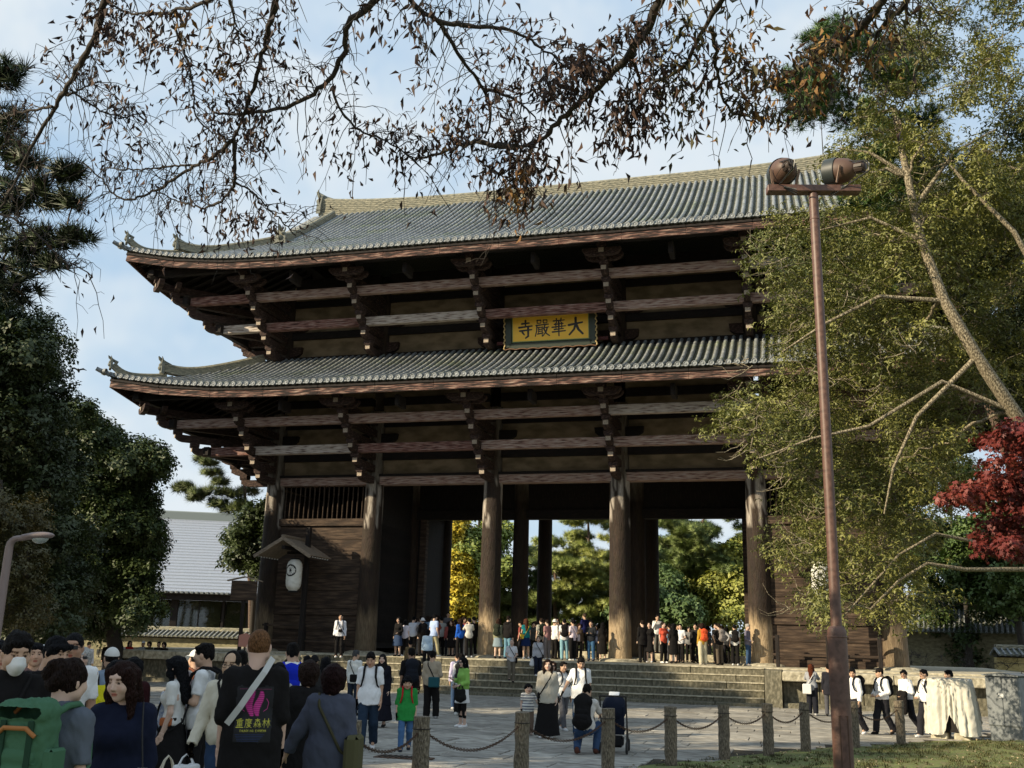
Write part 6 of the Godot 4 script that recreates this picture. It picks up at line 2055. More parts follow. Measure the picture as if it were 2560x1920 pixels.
	for q in hang:
		var p: Vector3 = q[0]
		var v := cam_px(p + foot)
		var dens := .16
		var orange := 0.0
		for c in patches:
			var d := Vector2(v.x - c[0], v.y - c[1]).length()
			dens += c[3] * exp(-pow(d / c[2], 2.0) * 1.4) * .8
		for c in [[1985, 140, 190], [2110, 110, 150], [1290, 520, 80], [1380, 520, 60], [540, 160, 50], [460, 60, 60], [1110, 310, 40]]:
			orange = maxf(orange, exp(-pow(Vector2(v.x - c[0], v.y - c[1]).length() / c[2], 2.0)))
		dens *= 1.0
		while dens > 0.0:
			if rng.randf() > dens:
				break
			dens -= 1.0
			var pp := p + Vector3(rng.randfn(), rng.randfn() - .3, rng.randfn()) * .045
			var b := Basis(Vector3.UP, rng.randf() * TAU) * Basis(Vector3.RIGHT, rng.randf_range(.3, 1.75)) * Basis(Vector3.BACK, rng.randf() * TAU)
			var sc := rng.randf_range(.55, 1.3)
			if made < 300 and v.x > 0 and v.x < 2560 and v.y > 0 and sc > 1.0 and orange < .2:
				put(leaf, "leaf", shades[rng.randi() % 5], t, Transform3D(b * Basis.from_scale(Vector3.ONE * sc), pp))
				made += 1
			else:
				at.append(Transform3D(b * Basis.from_scale(Vector3.ONE * sc), pp))
				var c := Color(.02, .012, .01).lerp(Color(.06, .026, .014), rng.randf())
				if rng.randf() < orange * .7:
					c = Color(.14, .06, .014).lerp(Color(.22, .125, .03), rng.randf())
				elif v.x > 1650.0 and rng.randf() < .6:
					c = Color(.04, .04, .014).lerp(Color(.09, .075, .024), rng.randf())
				cols.append(c)
	stuff(scatter(leaf, at, cols, M.dry_leaf, "leaves", t))

# ---------------------------------------------------------------- people: distance fields meshed as surface nets
class Prim:
	var a := Vector3.ZERO
	var b := Vector3.ZERO
	var ra := .1
	var rb := .1
	var fl := 1.0          # how much thinner front to back
	var k := .03           # how softly it joins what is there
	var rad := Vector3.ZERO  # an ellipsoid when set
	var cut := false
	var clips: Array = []

func cap(a: Vector3, b: Vector3, ra: float, rb: float, fl := 1.0, k := .03, clips := []) -> Prim:
	var p := Prim.new()
	p.a = a; p.b = b; p.ra = ra; p.rb = rb; p.fl = fl; p.k = k; p.clips = clips
	return p

func egg(c: Vector3, r: Vector3, k := .02, clips := [], cut := false) -> Prim:
	var p := Prim.new()
	p.a = c; p.b = c; p.rad = r; p.k = k; p.clips = clips; p.cut = cut
	p.ra = maxf(r.x, maxf(r.y, r.z)); p.rb = p.ra
	return p

# wr: depth of creases in cloth
func net(prims: Array, cell: float, mb: MB, tint = null, wr := 0.0, sd := 0.0) -> void:
	var lo := Vector3.ONE * 1e9
	var hi := -lo
	for q in prims:
		var p: Prim = q
		if p.cut:
			continue
		var r := Vector3.ONE * maxf(p.ra, p.rb)
		lo = lo.min(p.a.min(p.b) - r)
		hi = hi.max(p.a.max(p.b) + r)
	lo -= Vector3.ONE * cell * 2.0
	hi += Vector3.ONE * cell * 2.0
	var nx := int((hi.x - lo.x) / cell) + 2
	var ny := int((hi.y - lo.y) / cell) + 2
	var nz := int((hi.z - lo.z) / cell) + 2
	var sy := nx
	var sz := nx * ny
	var f := PackedFloat32Array()
	f.resize(nx * ny * nz)
	f.fill(1.0)
	for q in prims:
		var p: Prim = q
		var r := maxf(p.ra, p.rb) + p.k + cell * 2.5
		var l := (p.a.min(p.b) - Vector3.ONE * r - lo) / cell
		var h := (p.a.max(p.b) + Vector3.ONE * r - lo) / cell
		var x0 := maxi(0, int(l.x)); var x1 := mini(nx - 1, int(h.x))
		var y0 := maxi(0, int(l.y)); var y1 := mini(ny - 1, int(h.y))
		var z0 := maxi(0, int(l.z)); var z1 := mini(nz - 1, int(h.z))
		var ball := p.rad != Vector3.ZERO
		var ba := p.b - p.a
		ba.z *= p.fl
		var inv := 1.0 / maxf(ba.length_squared(), 1e-9)
		var dr := p.rb - p.ra
		var k := p.k
		var small := minf(p.rad.x, minf(p.rad.y, p.rad.z))
		var clips := p.clips
		var nclip := clips.size()
		var fl := p.fl
		var ra := p.ra
		var rinv := Vector3(1.0 / maxf(p.rad.x, 1e-6), 1.0 / maxf(p.rad.y, 1e-6), 1.0 / maxf(p.rad.z, 1e-6))
		for z in range(z0, z1 + 1):
			for y in range(y0, y1 + 1):
				var i := z * sz + y * sy + x0
				var w := Vector3(lo.x + x0 * cell, lo.y + y * cell, lo.z + z * cell)
				for x in range(x0, x1 + 1):
					var d: float
					var e := w - p.a
					if ball:
						d = ((e * rinv).length() - 1.0) * small
					else:
						e.z *= fl
						var t := clampf(e.dot(ba) * inv, 0.0, 1.0)
						d = (e - ba * t).length() - ra - dr * t
					if nclip > 0:
						for c in clips:
							d = maxf(d, (c as Plane).distance_to(w))
					var g := f[i]
					if p.cut:
						f[i] = maxf(g, -d)
					elif g >= 1.0:
						f[i] = d
					else:
						var s := clampf(.5 + .5 * (g - d) / k, 0.0, 1.0)
						f[i] = lerpf(g, d, s) - k * s * (1.0 - s)
					i += 1
					w.x += cell
	# surface nets: a vertex in each cell that the surface crosses
	var at := PackedInt32Array()
	at.resize(f.size())
	at.fill(-1)
	var lim := cell * 2.8
	var base := mb.v.size()
	var live := PackedInt32Array()
	for z in nz - 1:
		for y in ny - 1:
			var i := z * sz + y * sy
			for x in nx - 1:
				var c0 := f[i]
				if c0 < lim and c0 > -lim:
					var c1 := f[i + 1]; var c2 := f[i + sy]; var c3 := f[i + sy + 1]
					var c4 := f[i + sz]; var c5 := f[i + sz + 1]; var c6 := f[i + sz + sy]; var c7 := f[i + sz + sy + 1]
					var m := int(c0 < 0) + int(c1 < 0) + int(c2 < 0) + int(c3 < 0) + int(c4 < 0) + int(c5 < 0) + int(c6 < 0) + int(c7 < 0)
					if m > 0 and m < 8:
						var s := Vector3.ZERO
						var n := 0
						if (c0 < 0) != (c1 < 0): s += Vector3(c0 / (c0 - c1), 0, 0); n += 1
						if (c2 < 0) != (c3 < 0): s += Vector3(c2 / (c2 - c3), 1, 0); n += 1
						if (c4 < 0) != (c5 < 0): s += Vector3(c4 / (c4 - c5), 0, 1); n += 1
						if (c6 < 0) != (c7 < 0): s += Vector3(c6 / (c6 - c7), 1, 1); n += 1
						if (c0 < 0) != (c2 < 0): s += Vector3(0, c0 / (c0 - c2), 0); n += 1
						if (c1 < 0) != (c3 < 0): s += Vector3(1, c1 / (c1 - c3), 0); n += 1
						if (c4 < 0) != (c6 < 0): s += Vector3(0, c4 / (c4 - c6), 1); n += 1
						if (c5 < 0) != (c7 < 0): s += Vector3(1, c5 / (c5 - c7), 1); n += 1
						if (c0 < 0) != (c4 < 0): s += Vector3(0, 0, c0 / (c0 - c4)); n += 1
						if (c1 < 0) != (c5 < 0): s += Vector3(1, 0, c1 / (c1 - c5)); n += 1
						if (c2 < 0) != (c6 < 0): s += Vector3(0, 1, c2 / (c2 - c6)); n += 1
						if (c3 < 0) != (c7 < 0): s += Vector3(1, 1, c3 / (c3 - c7)); n += 1
						var g := Vector3(c1 + c3 + c5 + c7 - c0 - c2 - c4 - c6, c2 + c3 + c6 + c7 - c0 - c1 - c4 - c5, c4 + c5 + c6 + c7 - c0 - c1 - c2 - c3).normalized()
						var p := lo + (Vector3(x, y, z) + s / n) * cell
						if wr > 0.0:
							p += g * wr * (noise_a.get_noise_3d(p.x * 14.0 + sd, p.y * 9.0 - p.x * 6.0, p.z * 14.0 + sd) + .6 * noise_a.get_noise_3d(p.x * 30.0 + sd, p.y * 16.0 + p.z * 12.0, p.z * 30.0))
						at[i] = mb.v.size()
						live.append(i)
						if tint != null:
							mb.col = tint.call(p)
						mb.v.append(p); mb.n.append(g); mb.c.append(mb.col); mb.t.append(Vector2(p.x, p.y))
				i += 1
	var st := [1, sy, sz]
	for i in live:
		var a0 := f[i] < 0
		for ax in 3:
			var j: int = i + st[ax]
			if (f[j] < 0) == a0:
				continue
			var u: int = st[(ax + 1) % 3]
			var v: int = st[(ax + 2) % 3]
			var q0 := at[i]; var q1 := at[i - u]; var q2 := at[i - u - v]; var q3 := at[i - v]
			if q1 < 0 or q2 < 0 or q3 < 0:
				continue
			if a0:
				mb.i.append(q0); mb.i.append(q2); mb.i.append(q1); mb.i.append(q0); mb.i.append(q3); mb.i.append(q2)
			else:
				mb.i.append(q0); mb.i.append(q1); mb.i.append(q2); mb.i.append(q0); mb.i.append(q2); mb.i.append(q3)
	mb.col = Color.WHITE
	if wr > 0.0:
		# normals again, from the creased surface
		for k in range(base, mb.n.size()):
			mb.n[k] = mb.n[k] * .6
		for k in range(0, mb.i.size(), 3):
			var a := mb.i[k]
			if a < base:
				continue
			var nn := (mb.v[mb.i[k + 2]] - mb.v[a]).cross(mb.v[mb.i[k + 1]] - mb.v[a])
			nn = nn / (cell * cell)
			for h in 3:
				mb.n[mb.i[k + h]] += nn
		for k in range(base, mb.n.size()):
			mb.n[k] = mb.n[k].normalized()

var heads := {}
var hands := {}
var hairs := {}

# a head round its own centre, looking along +z; colours are shares of the skin's colour
func head_mesh(kind: String, cell: float) -> MB:
	var key := kind + str(cell)
	if heads.has(key):
		return heads[key]
	var f := kind == "female"
	var pr := [egg(Vector3(0, .02, -.008), Vector3(.076, .1, .096)), egg(Vector3(0, -.03, .028), Vector3(.062 if f else .066, .075, .068), .03),
		cap(Vector3(0, -.088, .06), Vector3(0, -.08, .05), .024 if f else .028, .03, 1.0, .03), cap(Vector3(-.042, -.06, .02), Vector3(.042, -.06, .02), .03, .03, 1.0, .03),
		cap(Vector3(-.03, .045, .076), Vector3(.03, .045, .076), .014, .014, 1.0, .02)]
	for s in [-1, 1]:
		pr.append(egg(Vector3(s * .033, .012, .098), Vector3(.02, .013, .016), .01, [], true))
		pr.append(egg(Vector3(s * .032, .012, .076), Vector3(.0135, .0125, .0125), .006))
		pr.append(egg(Vector3(s * .044, -.025, .06), Vector3(.026, .026, .024), .02))
		pr.append(egg(Vector3(s * .078, -.002, -.006), Vector3(.013, .033, .02), .008))
	pr.append(cap(Vector3(0, .022, .088), Vector3(0, -.02, .108), .009, .013, 1.0, .012))
	pr.append(cap(Vector3(-.012, -.026, .096), Vector3(.012, -.026, .096), .009, .009, 1.0, .01))
	pr.append(cap(Vector3(-.016, -.052, .085), Vector3(.016, -.052, .085), .0085, .0085, 1.0, .008))
	pr.append(cap(Vector3(-.013, -.062, .083), Vector3(.013, -.062, .083), .009, .009, 1.0, .008))
	pr.append(cap(Vector3(0, -.05, -.03), Vector3(0, -.15, -.035), .05 if f else .056, .054 if f else .062, 1.0, .03))
	var tint := func(p: Vector3) -> Color:
		var ax := absf(p.x)
		if p.z > .05:
			var ex := ax - .032
			var ey := p.y - .011
			if (ex / .0165) * (ex / .0165) + (ey / .0068) * (ey / .0068) < 1.0:
				return Color(.03, .025, .02) if absf(ex) < .0075 else Color(1.25, 1.35, 1.5)
			if absf(ex) < .019 and ey > 0 and ey < .0125:
				return Color(.35, .28, .25)
			if ax > .014 and ax < .056 and absf(p.y - .0385 + absf(ax - .034) * .2) < .0055:
				return Color(.14, .11, .1) if not f else Color(.25, .2, .18)
			if p.y < -.045 and p.y > -.07 and ax < .023 - absf(p.y + .057) * .5:
				return Color(.85, .45, .42) if absf(p.y + .0572) > .002 else Color(.35, .15, .15)
			if ax < .05 and ax > .022 and p.y < -.005 and p.y > -.05:
				return Color(1.02, .92, .9)
		return Color.WHITE
	var m := MB.new()
	net(pr, cell, m, tint)
	heads[key] = m
	return m

# a hand hanging down from the wrist at the origin: fingers along -y, back of the hand to +x, thumb to +z (for the right hand side it is mirrored)
func hand_mesh(curl: float, cell: float) -> MB:
	var key := "%s_%s" % [curl, cell]
	if hands.has(key):
		return hands[key]
	var pr := [cap(Vector3(0, .02, 0), Vector3(0, -.02, 0), .026, .024, .9, .01), cap(Vector3(0, -.03, -.022), Vector3(0, -.085, -.027), .015, .013, 1.0, .012), cap(Vector3(0, -.03, 0), Vector3(0, -.09, -.002), .017, .014, 1.0, .012), cap(Vector3(0, -.03, .02), Vector3(0, -.088, .024), .016, .013, 1.0, .012)]
	var lens := [.06, .075, .08, .07]
	for k in 4:
		var z := -.031 + k * .0205
		var a := Vector3(0, -.088 - .004 * sin(k * 1.0), z)
		var c := curl * (1.0 + .1 * k)
		for j in 3:
			var ang := c * (j + .6)
			var l: float = lens[k] * [.45, .32, .25][j]
			var b := a + Vector3(-sin(ang), -cos(ang), (z * .12) / .1 * .1) * l
			pr.append(cap(a, b, .0088 - j * .0008, .0082 - j * .0008, 1.0, .004))
			a = b
	var t0 := Vector3(-.006, -.03, .026)
	var t1 := t0 + Vector3(-.012, -.03, .024)
	var t2 := t1 + Vector3(-.012 - curl * .01, -.028, .008)
	pr.append(cap(t0, t1, .0125, .0105, 1.0, .01))
	pr.append(cap(t1, t2, .0102, .0082, 1.0, .004))
	var m := MB.new()
	net(pr, cell, m)
	hands[key] = m
	return m

func hair_mesh(style: String, cell: float) -> MB:
	var key := style + str(cell)
	if hairs.has(key):
		return hairs[key]
	var pr := []
	var face := Plane(Vector3(0, -.62, .785), Vector3(0, .055, .085).dot(Vector3(0, -.62, .785)))
	var nape := Plane(Vector3(0, -1, -.25).normalized(), Vector3(0, -.062, -.06).dot(Vector3(0, -1, -.25).normalized()))
	match style:
		"short", "crew", "grey", "balding":
			var r := .012 if style != "crew" else .007
			var cut := [face, Plane(Vector3(0, -.8, .6), Vector3(0, .0, .03).dot(Vector3(0, -.8, .6))), nape]
			if style == "balding":
				cut.append(Plane(Vector3(0, .55, .835), Vector3(0, .09, .03).dot(Vector3(0, .55, .835))))
			pr.append(egg(Vector3(0, .026, -.014), Vector3(.08 + r * .3, .104 + r * .8, .099 + r * .4), .01, cut))
			if style == "short":
				for k in 9:
					var a := k * 2.4
					pr.append(cap(Vector3(.04 * cos(a), .1, -.02 + .05 * sin(a)), Vector3(.062 * cos(a), .085, .0 + .08 * sin(a)), .025, .018, 1.0, .02))
				pr.append(cap(Vector3(-.045, .088, .066), Vector3(.045, .088, .066), .02, .02, 1.0, .02))
		"fringe":
			pr.append(egg(Vector3(0, .024, -.012), Vector3(.085, .112, .105), .01, [Plane(Vector3(0, -.72, .69), Vector3(0, .035, .085).dot(Vector3(0, -.72, .69))), nape]))
			pr.append(cap(Vector3(-.055, .065, .07), Vector3(.055, .065, .07), .024, .024, 1.0, .02))
			for s in [-1, 1]:
				pr.append(cap(Vector3(s * .075, .05, .035), Vector3(s * .08, .0, .01), .02, .012, 1.0, .02))
		"bob":
			pr.append(egg(Vector3(0, .02, -.015), Vector3(.1, .118, .115), .01, [Plane(Vector3(0, -.5, .866), Vector3(0, .03, .088).dot(Vector3(0, -.5, .866)))]))
			pr.append(cap(Vector3(0, -.0, -.055), Vector3(0, -.07, -.05), .1, .085, 1.3, .04))
			for s in [-1, 1]:
				pr.append(cap(Vector3(s * .07, .06, .03), Vector3(s * .078, -.075, .012), .034, .026, 1.0, .03))
		"long", "wavy":
			pr.append(egg(Vector3(0, .024, -.014), Vector3(.09, .112, .108), .01, [Plane(Vector3(0, -.5, .866), Vector3(0, .05, .088).dot(Vector3(0, -.5, .866)))]))
			pr.append(cap(Vector3(0, .0, -.07), Vector3(0, -.36, -.105), .09, .07, 1.5, .04))
			for s in [-1, 1]:
				pr.append(cap(Vector3(s * .066, .075, .04), Vector3(s * .083, -.08, .02), .03, .03, 1.0, .03))
				pr.append(cap(Vector3(s * .083, -.08, .02), Vector3(s * .085, -.25, .055 if style == "wavy" else -.03), .032, .022, 1.0, .03))
		"bun":
			pr.append(egg(Vector3(0, .022, -.014), Vector3(.088, .11, .106), .01, [face, nape]))
			for k in 14:
				var a := k * 2.4
				pr.append(egg(Vector3(.045 * cos(a), .03 + .06 * sin(a), -.1 - .02 * cos(k * 1.7)), Vector3(.03, .028, .026), .02))
		"scarf":
			pr.append(egg(Vector3(0, .02, -.012), Vector3(.094, .12, .115), .01, [Plane(Vector3(0, -.2, .98), Vector3(0, .0, .075).dot(Vector3(0, -.2, .98)))]))
			pr.append(cap(Vector3(0, -.06, -.03), Vector3(0, -.2, -.02), .1, .15, 1.1, .05, [Plane(Vector3(0, .3, .95), Vector3(0, -.1, .085).dot(Vector3(0, .3, .95)))]))
		"cap":
			pr.append(egg(Vector3(0, .035, -.012), Vector3(.092, .112, .108), .006, [Plane(Vector3(0, -1, .12).normalized(), Vector3(0, .045, 0).dot(Vector3(0, -1, .12).normalized()))]))
			pr.append(egg(Vector3(0, .052, .12), Vector3(.07, .008, .075), .006))
		"hat":
			pr.append(egg(Vector3(0, .03, -.01), Vector3(.098, .118, .11), .01, [Plane(Vector3(0, -1, 0), -.03)]))
			pr.append(cap(Vector3(0, .035, -.01), Vector3(0, .005, -.01), .1, .16, .95, .01, [Plane(Vector3(0, 1, 0), .045), Plane(Vector3(0, -1, 0), -.008)]))
	var m := MB.new()
	net(pr, cell, m, null, .016 if style in ["short", "bun", "wavy", "long", "fringe", "bob"] else .0, 3.0)
	hairs[key] = m
	return m

const ARMS := {
	"down": [Vector3(.035, -.285, -.02), Vector3(.045, -.53, .05)], "back": [Vector3(.05, -.27, -.1), Vector3(.06, -.5, -.13)], "fore": [Vector3(.045, -.275, .07), Vector3(.04, -.48, .24)],
	"photo": [Vector3(.07, -.16, .2), Vector3(-.07, .06, .33)], "phone": [Vector3(.05, -.27, .03), Vector3(-.07, -.22, .27)], "low": [Vector3(.06, -.28, .0), Vector3(-.05, -.37, .22)],
	"hip": [Vector3(.2, -.2, -.06), Vector3(.02, -.4, .05)], "strap": [Vector3(.07, -.27, .0), Vector3(-.03, -.12, .19)], "out": [Vector3(.13, -.25, .0), Vector3(.24, -.46, .04)], "carry": [Vector3(.07, -.28, .02), Vector3(.1, -.5, .16)],
	"chin": [Vector3(.08, -.24, .12), Vector3(-.06, .02, .2)], "knees": [Vector3(.06, -.2, .22), Vector3(.02, -.25, .45)]}

const LEGS := {
	"stand": [Vector3(.01, -.41, .02), Vector3(.015, -.81, -.02), Vector3(.01, -.41, .02), Vector3(.015, -.81, -.02)],
	"walk": [Vector3(.0, -.4, .14), Vector3(.0, -.79, .2), Vector3(.0, -.41, -.03), Vector3(.0, -.77, -.27)],
	"stride": [Vector3(.0, -.39, .2), Vector3(.0, -.76, .33), Vector3(.0, -.41, -.09), Vector3(.0, -.74, -.38)],
	"ease": [Vector3(.03, -.41, .05), Vector3(.05, -.81, .02), Vector3(.0, -.42, .0), Vector3(.0, -.82, -.03)],
	"down": [Vector3(.0, -.37, .2), Vector3(.0, -.72, .12), Vector3(.0, -.42, .02), Vector3(.0, -.82, -.02)],
	"crouch": [Vector3(.09, .06, .4), Vector3(.08, -.34, .22), Vector3(.1, -.22, .3), Vector3(.02, -.32, -.14)]}

func cloth(c: Color, rough := .9) -> StandardMaterial3D:
	var key := "cloth" + c.to_html() + str(rough)
	if not M.has(key):
		var m := flat_mat(c.linear_to_srgb(), rough)
		m.normal_enabled = true
		m.normal_texture = M.weave
		m.normal_scale = .35
		m.uv1_triplanar = true
		m.uv1_scale = Vector3(5, 5, 5)
		m.metallic_specular = .25
		M[key] = m
	return M[key]

func strands(c: Color) -> StandardMaterial3D:
	var key := "hair" + c.to_html()
	if not M.has(key):
		if not M.has("hair_tex"):
			M.hair_tex = bump_tex(78, .06, 4, 14.0, 256)
			M.hair_tone = noise_tex(79, .06, [[0.0, Color(.45, .45, .45)], [.5, Color(.85, .85, .85)], [1.0, Color(1.3, 1.3, 1.3)]], 4, 256)
		var m := tri_mat(M.hair_tone, Vector3(9, 1.6, 9), .48, M.hair_tex, 1.0, false)
		m.albedo_color = (c * .9).linear_to_srgb()
		m.metallic_specular = .2
		m.roughness = .6
		M[key] = m
	return M[key]

func skin(c: Color) -> StandardMaterial3D:
	var key := "skin" + c.to_html()
	if not M.has(key):
		var m := flat_mat(c.linear_to_srgb(), .55)
		m.vertex_color_use_as_albedo = true
		m.metallic_specular = .35
		M[key] = m
	return M[key]

var templates := {}

func swing(p: Vector3, about: Vector3, b: Basis) -> Vector3:
	return about + b * (p - about)

# one person; d holds the looks. Feet at the node's origin, facing +z
func person(d: Dictionary) -> Node3D:
	var h: float = d.get("h", 1.7)
	var u: Array = d.p
	var at: Vector3
	var yy: float = d.get("y", -99.0)
	if u.size() == 3:
		at = at_px(u[0], u[1], u[2])
		at.y = yy if yy > -90.0 else ground_y(at.x, at.z)
	else:
		at = Vector3(u[0], yy if yy > -90.0 else ground_y(u[0], u[1]), u[1])
	var away := atan2(at.x - CAM.x, at.z - CAM.z)
	var turn: float = d.get("t", 0.0)
	if d.get("face", "") == "away":
		turn += away
	elif d.get("face", "") == "to":
		turn += away + PI
	var sc := h / 1.7
	var t := thing("person", d.n, "person", at, turn, d.get("g", ""))
	var cell: float = d.get("cell", .03)
	var arms: Array = d.get("arms", ["down", "down"])
	var legs: String = d.get("legs", "stand")
	var top: Array = d.get("top", ["tee", Color(.7, .7, .7)])
	var bot: Array = d.get("bot", ["pants", Color(.03, .03, .035)])
	var hair: Array = d.get("hair", ["short", Color(.012, .01, .009)])
	var wide: float = d.get("w", 1.0)
	var head: Array = d.get("head", [0.0, 0.0])
	var lean: float = d.get("lean", 0.0)
	var fem: bool = d.get("f", false)
	var key := ""
	if cell >= .028:
		key = str([arms, legs, top[0], top.slice(2), bot[0], bot.slice(2), hair[0], head, lean, fem])
	var sk := skin(d.get("skin", Color(.5, .31, .21)))
	t.scale = Vector3(sc * wide, sc, sc * wide)
	if key != "" and templates.has(key):
		for ch in (templates[key] as Node3D).get_children():
			var c2 := ch.duplicate()
			t.add_child(c2, true)
		dress(t, d, sk, top, bot, hair)
		return t
	# joints
	var hipy := .89
	if legs == "crouch":
		hipy = .42
	elif legs in ["walk", "down"]:
		hipy = .87
	elif legs == "stride":
		hipy = .84
	var lb := Basis(Vector3.RIGHT, lean)
	var pel := Vector3(0, hipy + .04, 0)
	var up := func(p: Vector3) -> Vector3: return swing(p + Vector3(0, hipy - .89, 0), pel, lb)
	var sh := [up.call(Vector3(-.15 if fem else -.168, 1.385, -.005)), up.call(Vector3(.15 if fem else .168, 1.385, -.005))]
	var el := []
	var wr := []
	for k in 2:
		var s := -1 if k == 0 else 1
		var a: Array = ARMS[arms[k]]
		el.append(sh[k] + Vector3(a[0].x * s, a[0].y, a[0].z))
		wr.append(sh[k] + Vector3(a[1].x * s, a[1].y, a[1].z))
	var lg: Array = LEGS[legs]
	var hip := [Vector3(-.09, hipy, 0), Vector3(.09, hipy, 0)]
	var kn := [hip[0] + Vector3(-lg[0].x, lg[0].y, lg[0].z), hip[1] + Vector3(lg[2].x, lg[2].y, lg[2].z)]
	var an := [hip[0] + Vector3(-lg[1].x, lg[1].y, lg[1].z), hip[1] + Vector3(lg[3].x, lg[3].y, lg[3].z)]
	for k in 2:
		if legs != "crouch":
			an[k].y = maxf(an[k].y, .075)
	if legs == "walk" or legs == "stride":
		an[1].y = .12
	var neck: Vector3 = up.call(Vector3(0, 1.43, -.005))
	var hb := lb * Basis(Vector3.UP, head[0]) * Basis(Vector3.RIGHT, head[1])
	var hc: Vector3 = up.call(Vector3(0, 1.5, .0)) + hb * Vector3(0, .092, .022)
	var hs: float = d.get("hs", 1.0)
	# the body, one continuous skin
	var b := MB.new()
	var bc := maxf(cell, .016)
	var pr := [cap(up.call(Vector3(-.05, .95, 0)), up.call(Vector3(.05, .95, 0)), .105, .105, 1.15), cap(up.call(Vector3(0, 1.0, 0)), up.call(Vector3(0, 1.12, 0)), .105, .11, 1.2), cap(up.call(Vector3(-.07, 1.27, 0)), up.call(Vector3(.07, 1.27, 0)), .105, .105, 1.2), cap(sh[0], sh[1], .05, .05, 1.0, .05), cap(neck, up.call(Vector3(0, 1.53, .012)), .056 if not fem else .049, .05 if not fem else .045, 1.0, .03)]
	for k in 2:
		pr.append(cap(sh[k], el[k], .047 if not fem else .041, .037 if not fem else .032, 1.0, .03))
		pr.append(cap(el[k], wr[k].lerp(el[k], .12), .038 if not fem else .033, .026 if not fem else .023, 1.0, .02))
		if cell > .02:
			var hd: Vector3 = (wr[k] - el[k]).normalized()
			pr.append(cap(wr[k], wr[k] + hd * .08, .03, .026, 1.0, .02))
			pr.append(cap(wr[k] + hd * .01, wr[k] + hd * .05 + Vector3(0, 0, .045), .016, .014, 1.0, .02))
		pr.append(cap(hip[k], kn[k], .078, .055, 1.0, .04))
		pr.append(cap(kn[k], an[k], .055, .037, 1.0, .03))
		pr.append(cap(kn[k].lerp(an[k], .25) + Vector3(0, 0, -.012), kn[k].lerp(an[k], .4) + Vector3(0, 0, -.012), .05, .046, 1.0, .03))
		pr.append(cap(an[k], an[k] + Vector3(0, -.035, .1), .036, .03, 1.0, .03))
	net(pr, bc, b)
	b.append(head_mesh("female" if fem else "male", .0048 if cell < .012 else (.0075 if cell < .02 else .013)), Transform3D(hb * Basis.from_scale(Vector3.ONE * hs), hc))
	if cell <= .02:
		for k in 2:
			var hd: Vector3 = (wr[k] - el[k]).normalized()
			var s := -1.0 if k == 0 else 1.0
			# back of the hand outwards, thumb forwards
			var out := Vector3(s, 0, 0)
			if absf(hd.y) < .6:
				out = Vector3(s * .3, -1, .1) if arms[k] in ["phone", "low", "strap"] else Vector3(s, 0, 0)
			var yv := -hd
			var xv := (out - yv * out.dot(yv)).normalized()
			var zv := xv.cross(yv)
			if zv.z < 0 and absf(hd.y) > .5:
				zv = -zv
			var grip: float = d.get("grip", [.3, .3])[k]
			b.append(hand_mesh(grip, .0055 if cell < .013 else .008), Transform3D(Basis(xv, yv, zv), wr[k] + hd * .0))
	put(b.done(), "body", sk, t)
	# clothes
	var sd := float(hash(d.n) % 97)
	var loose: float = top[2].get("loose", .018) if top.size() > 2 else .018
	var hem: float = top[2].get("hem", .84) if top.size() > 2 else .84
	var sleeve: float = top[2].get("sleeve", -1.0) if top.size() > 2 else -1.0
	if sleeve < 0:
		sleeve = {"tee": .72, "long": 2.0, "vest": .0, "dress": .7, "coat": 2.0}.get(top[0], .72)
	var hy: float = hem + hipy - .89
	var hemcut := Plane(Vector3.DOWN, -hy)
	var m := MB.new()
	var tp := []
	var bw := .112 if not fem else .105
	tp.append(cap(up.call(Vector3(-.055, .97, 0)), up.call(Vector3(.055, .97, 0)), bw + loose, bw + loose, 1.12, .06, [hemcut]))
	if hem < .85:
		tp.append(cap(up.call(Vector3(-.05, .98, 0)), up.call(Vector3(-.05, hem - .12, .0)), bw + loose, bw + loose + (.85 - hem) * .25, 1.12, .05, [hemcut]))
		tp.append(cap(up.call(Vector3(.05, .98, 0)), up.call(Vector3(.05, hem - .12, .0)), bw + loose, bw + loose + (.85 - hem) * .25, 1.12, .05, [hemcut]))
	tp.append(cap(up.call(Vector3(0, 1.0, 0)), up.call(Vector3(0, 1.14, 0)), bw + .012 + loose, bw + .01 + loose, 1.22, .06))
	tp.append(cap(up.call(Vector3(-.062, 1.27, 0)), up.call(Vector3(.062, 1.27, 0)), .1 + loose, .1 + loose, 1.15, .06))
	if fem:
		tp.append(cap(up.call(Vector3(-.065, 1.245, .075)), up.call(Vector3(.065, 1.245, .075)), .07, .07, 1.0, .05))
	tp.append(cap(sh[0] + Vector3(.01, .0, 0), sh[1] - Vector3(.01, .0, 0), .056 + loose * .4, .056 + loose * .4, 1.0, .05))
	tp.append(cap(neck + Vector3(-.03, -.03, -.01), neck + Vector3(.03, -.03, -.01), .065, .065, 1.0, .04))
	for k in 2:
		if sleeve > 0.0:
			var f1 := minf(sleeve, 1.0)
			var e: Vector3 = sh[k].lerp(el[k], f1)
			var dir: Vector3 = (el[k] - sh[k]).normalized()
			var cl := [Plane(dir, e.dot(dir))] if sleeve < 1.0 else []
			tp.append(cap(sh[k], e + dir * (.03 if sleeve < 1.0 else 0.0), .05 + loose * .25, .044 + loose * .45, 1.0, .03, cl))
			if sleeve > 1.0:
				var f2 := minf(sleeve - 1.0, 1.0)
				var e2: Vector3 = el[k].lerp(wr[k], f2)
				var d2: Vector3 = (wr[k] - el[k]).normalized()
				tp.append(cap(el[k], e2 + d2 * .02, .044 + loose * .4, .034 + loose * .5, 1.0, .025, [Plane(d2, e2.dot(d2))]))
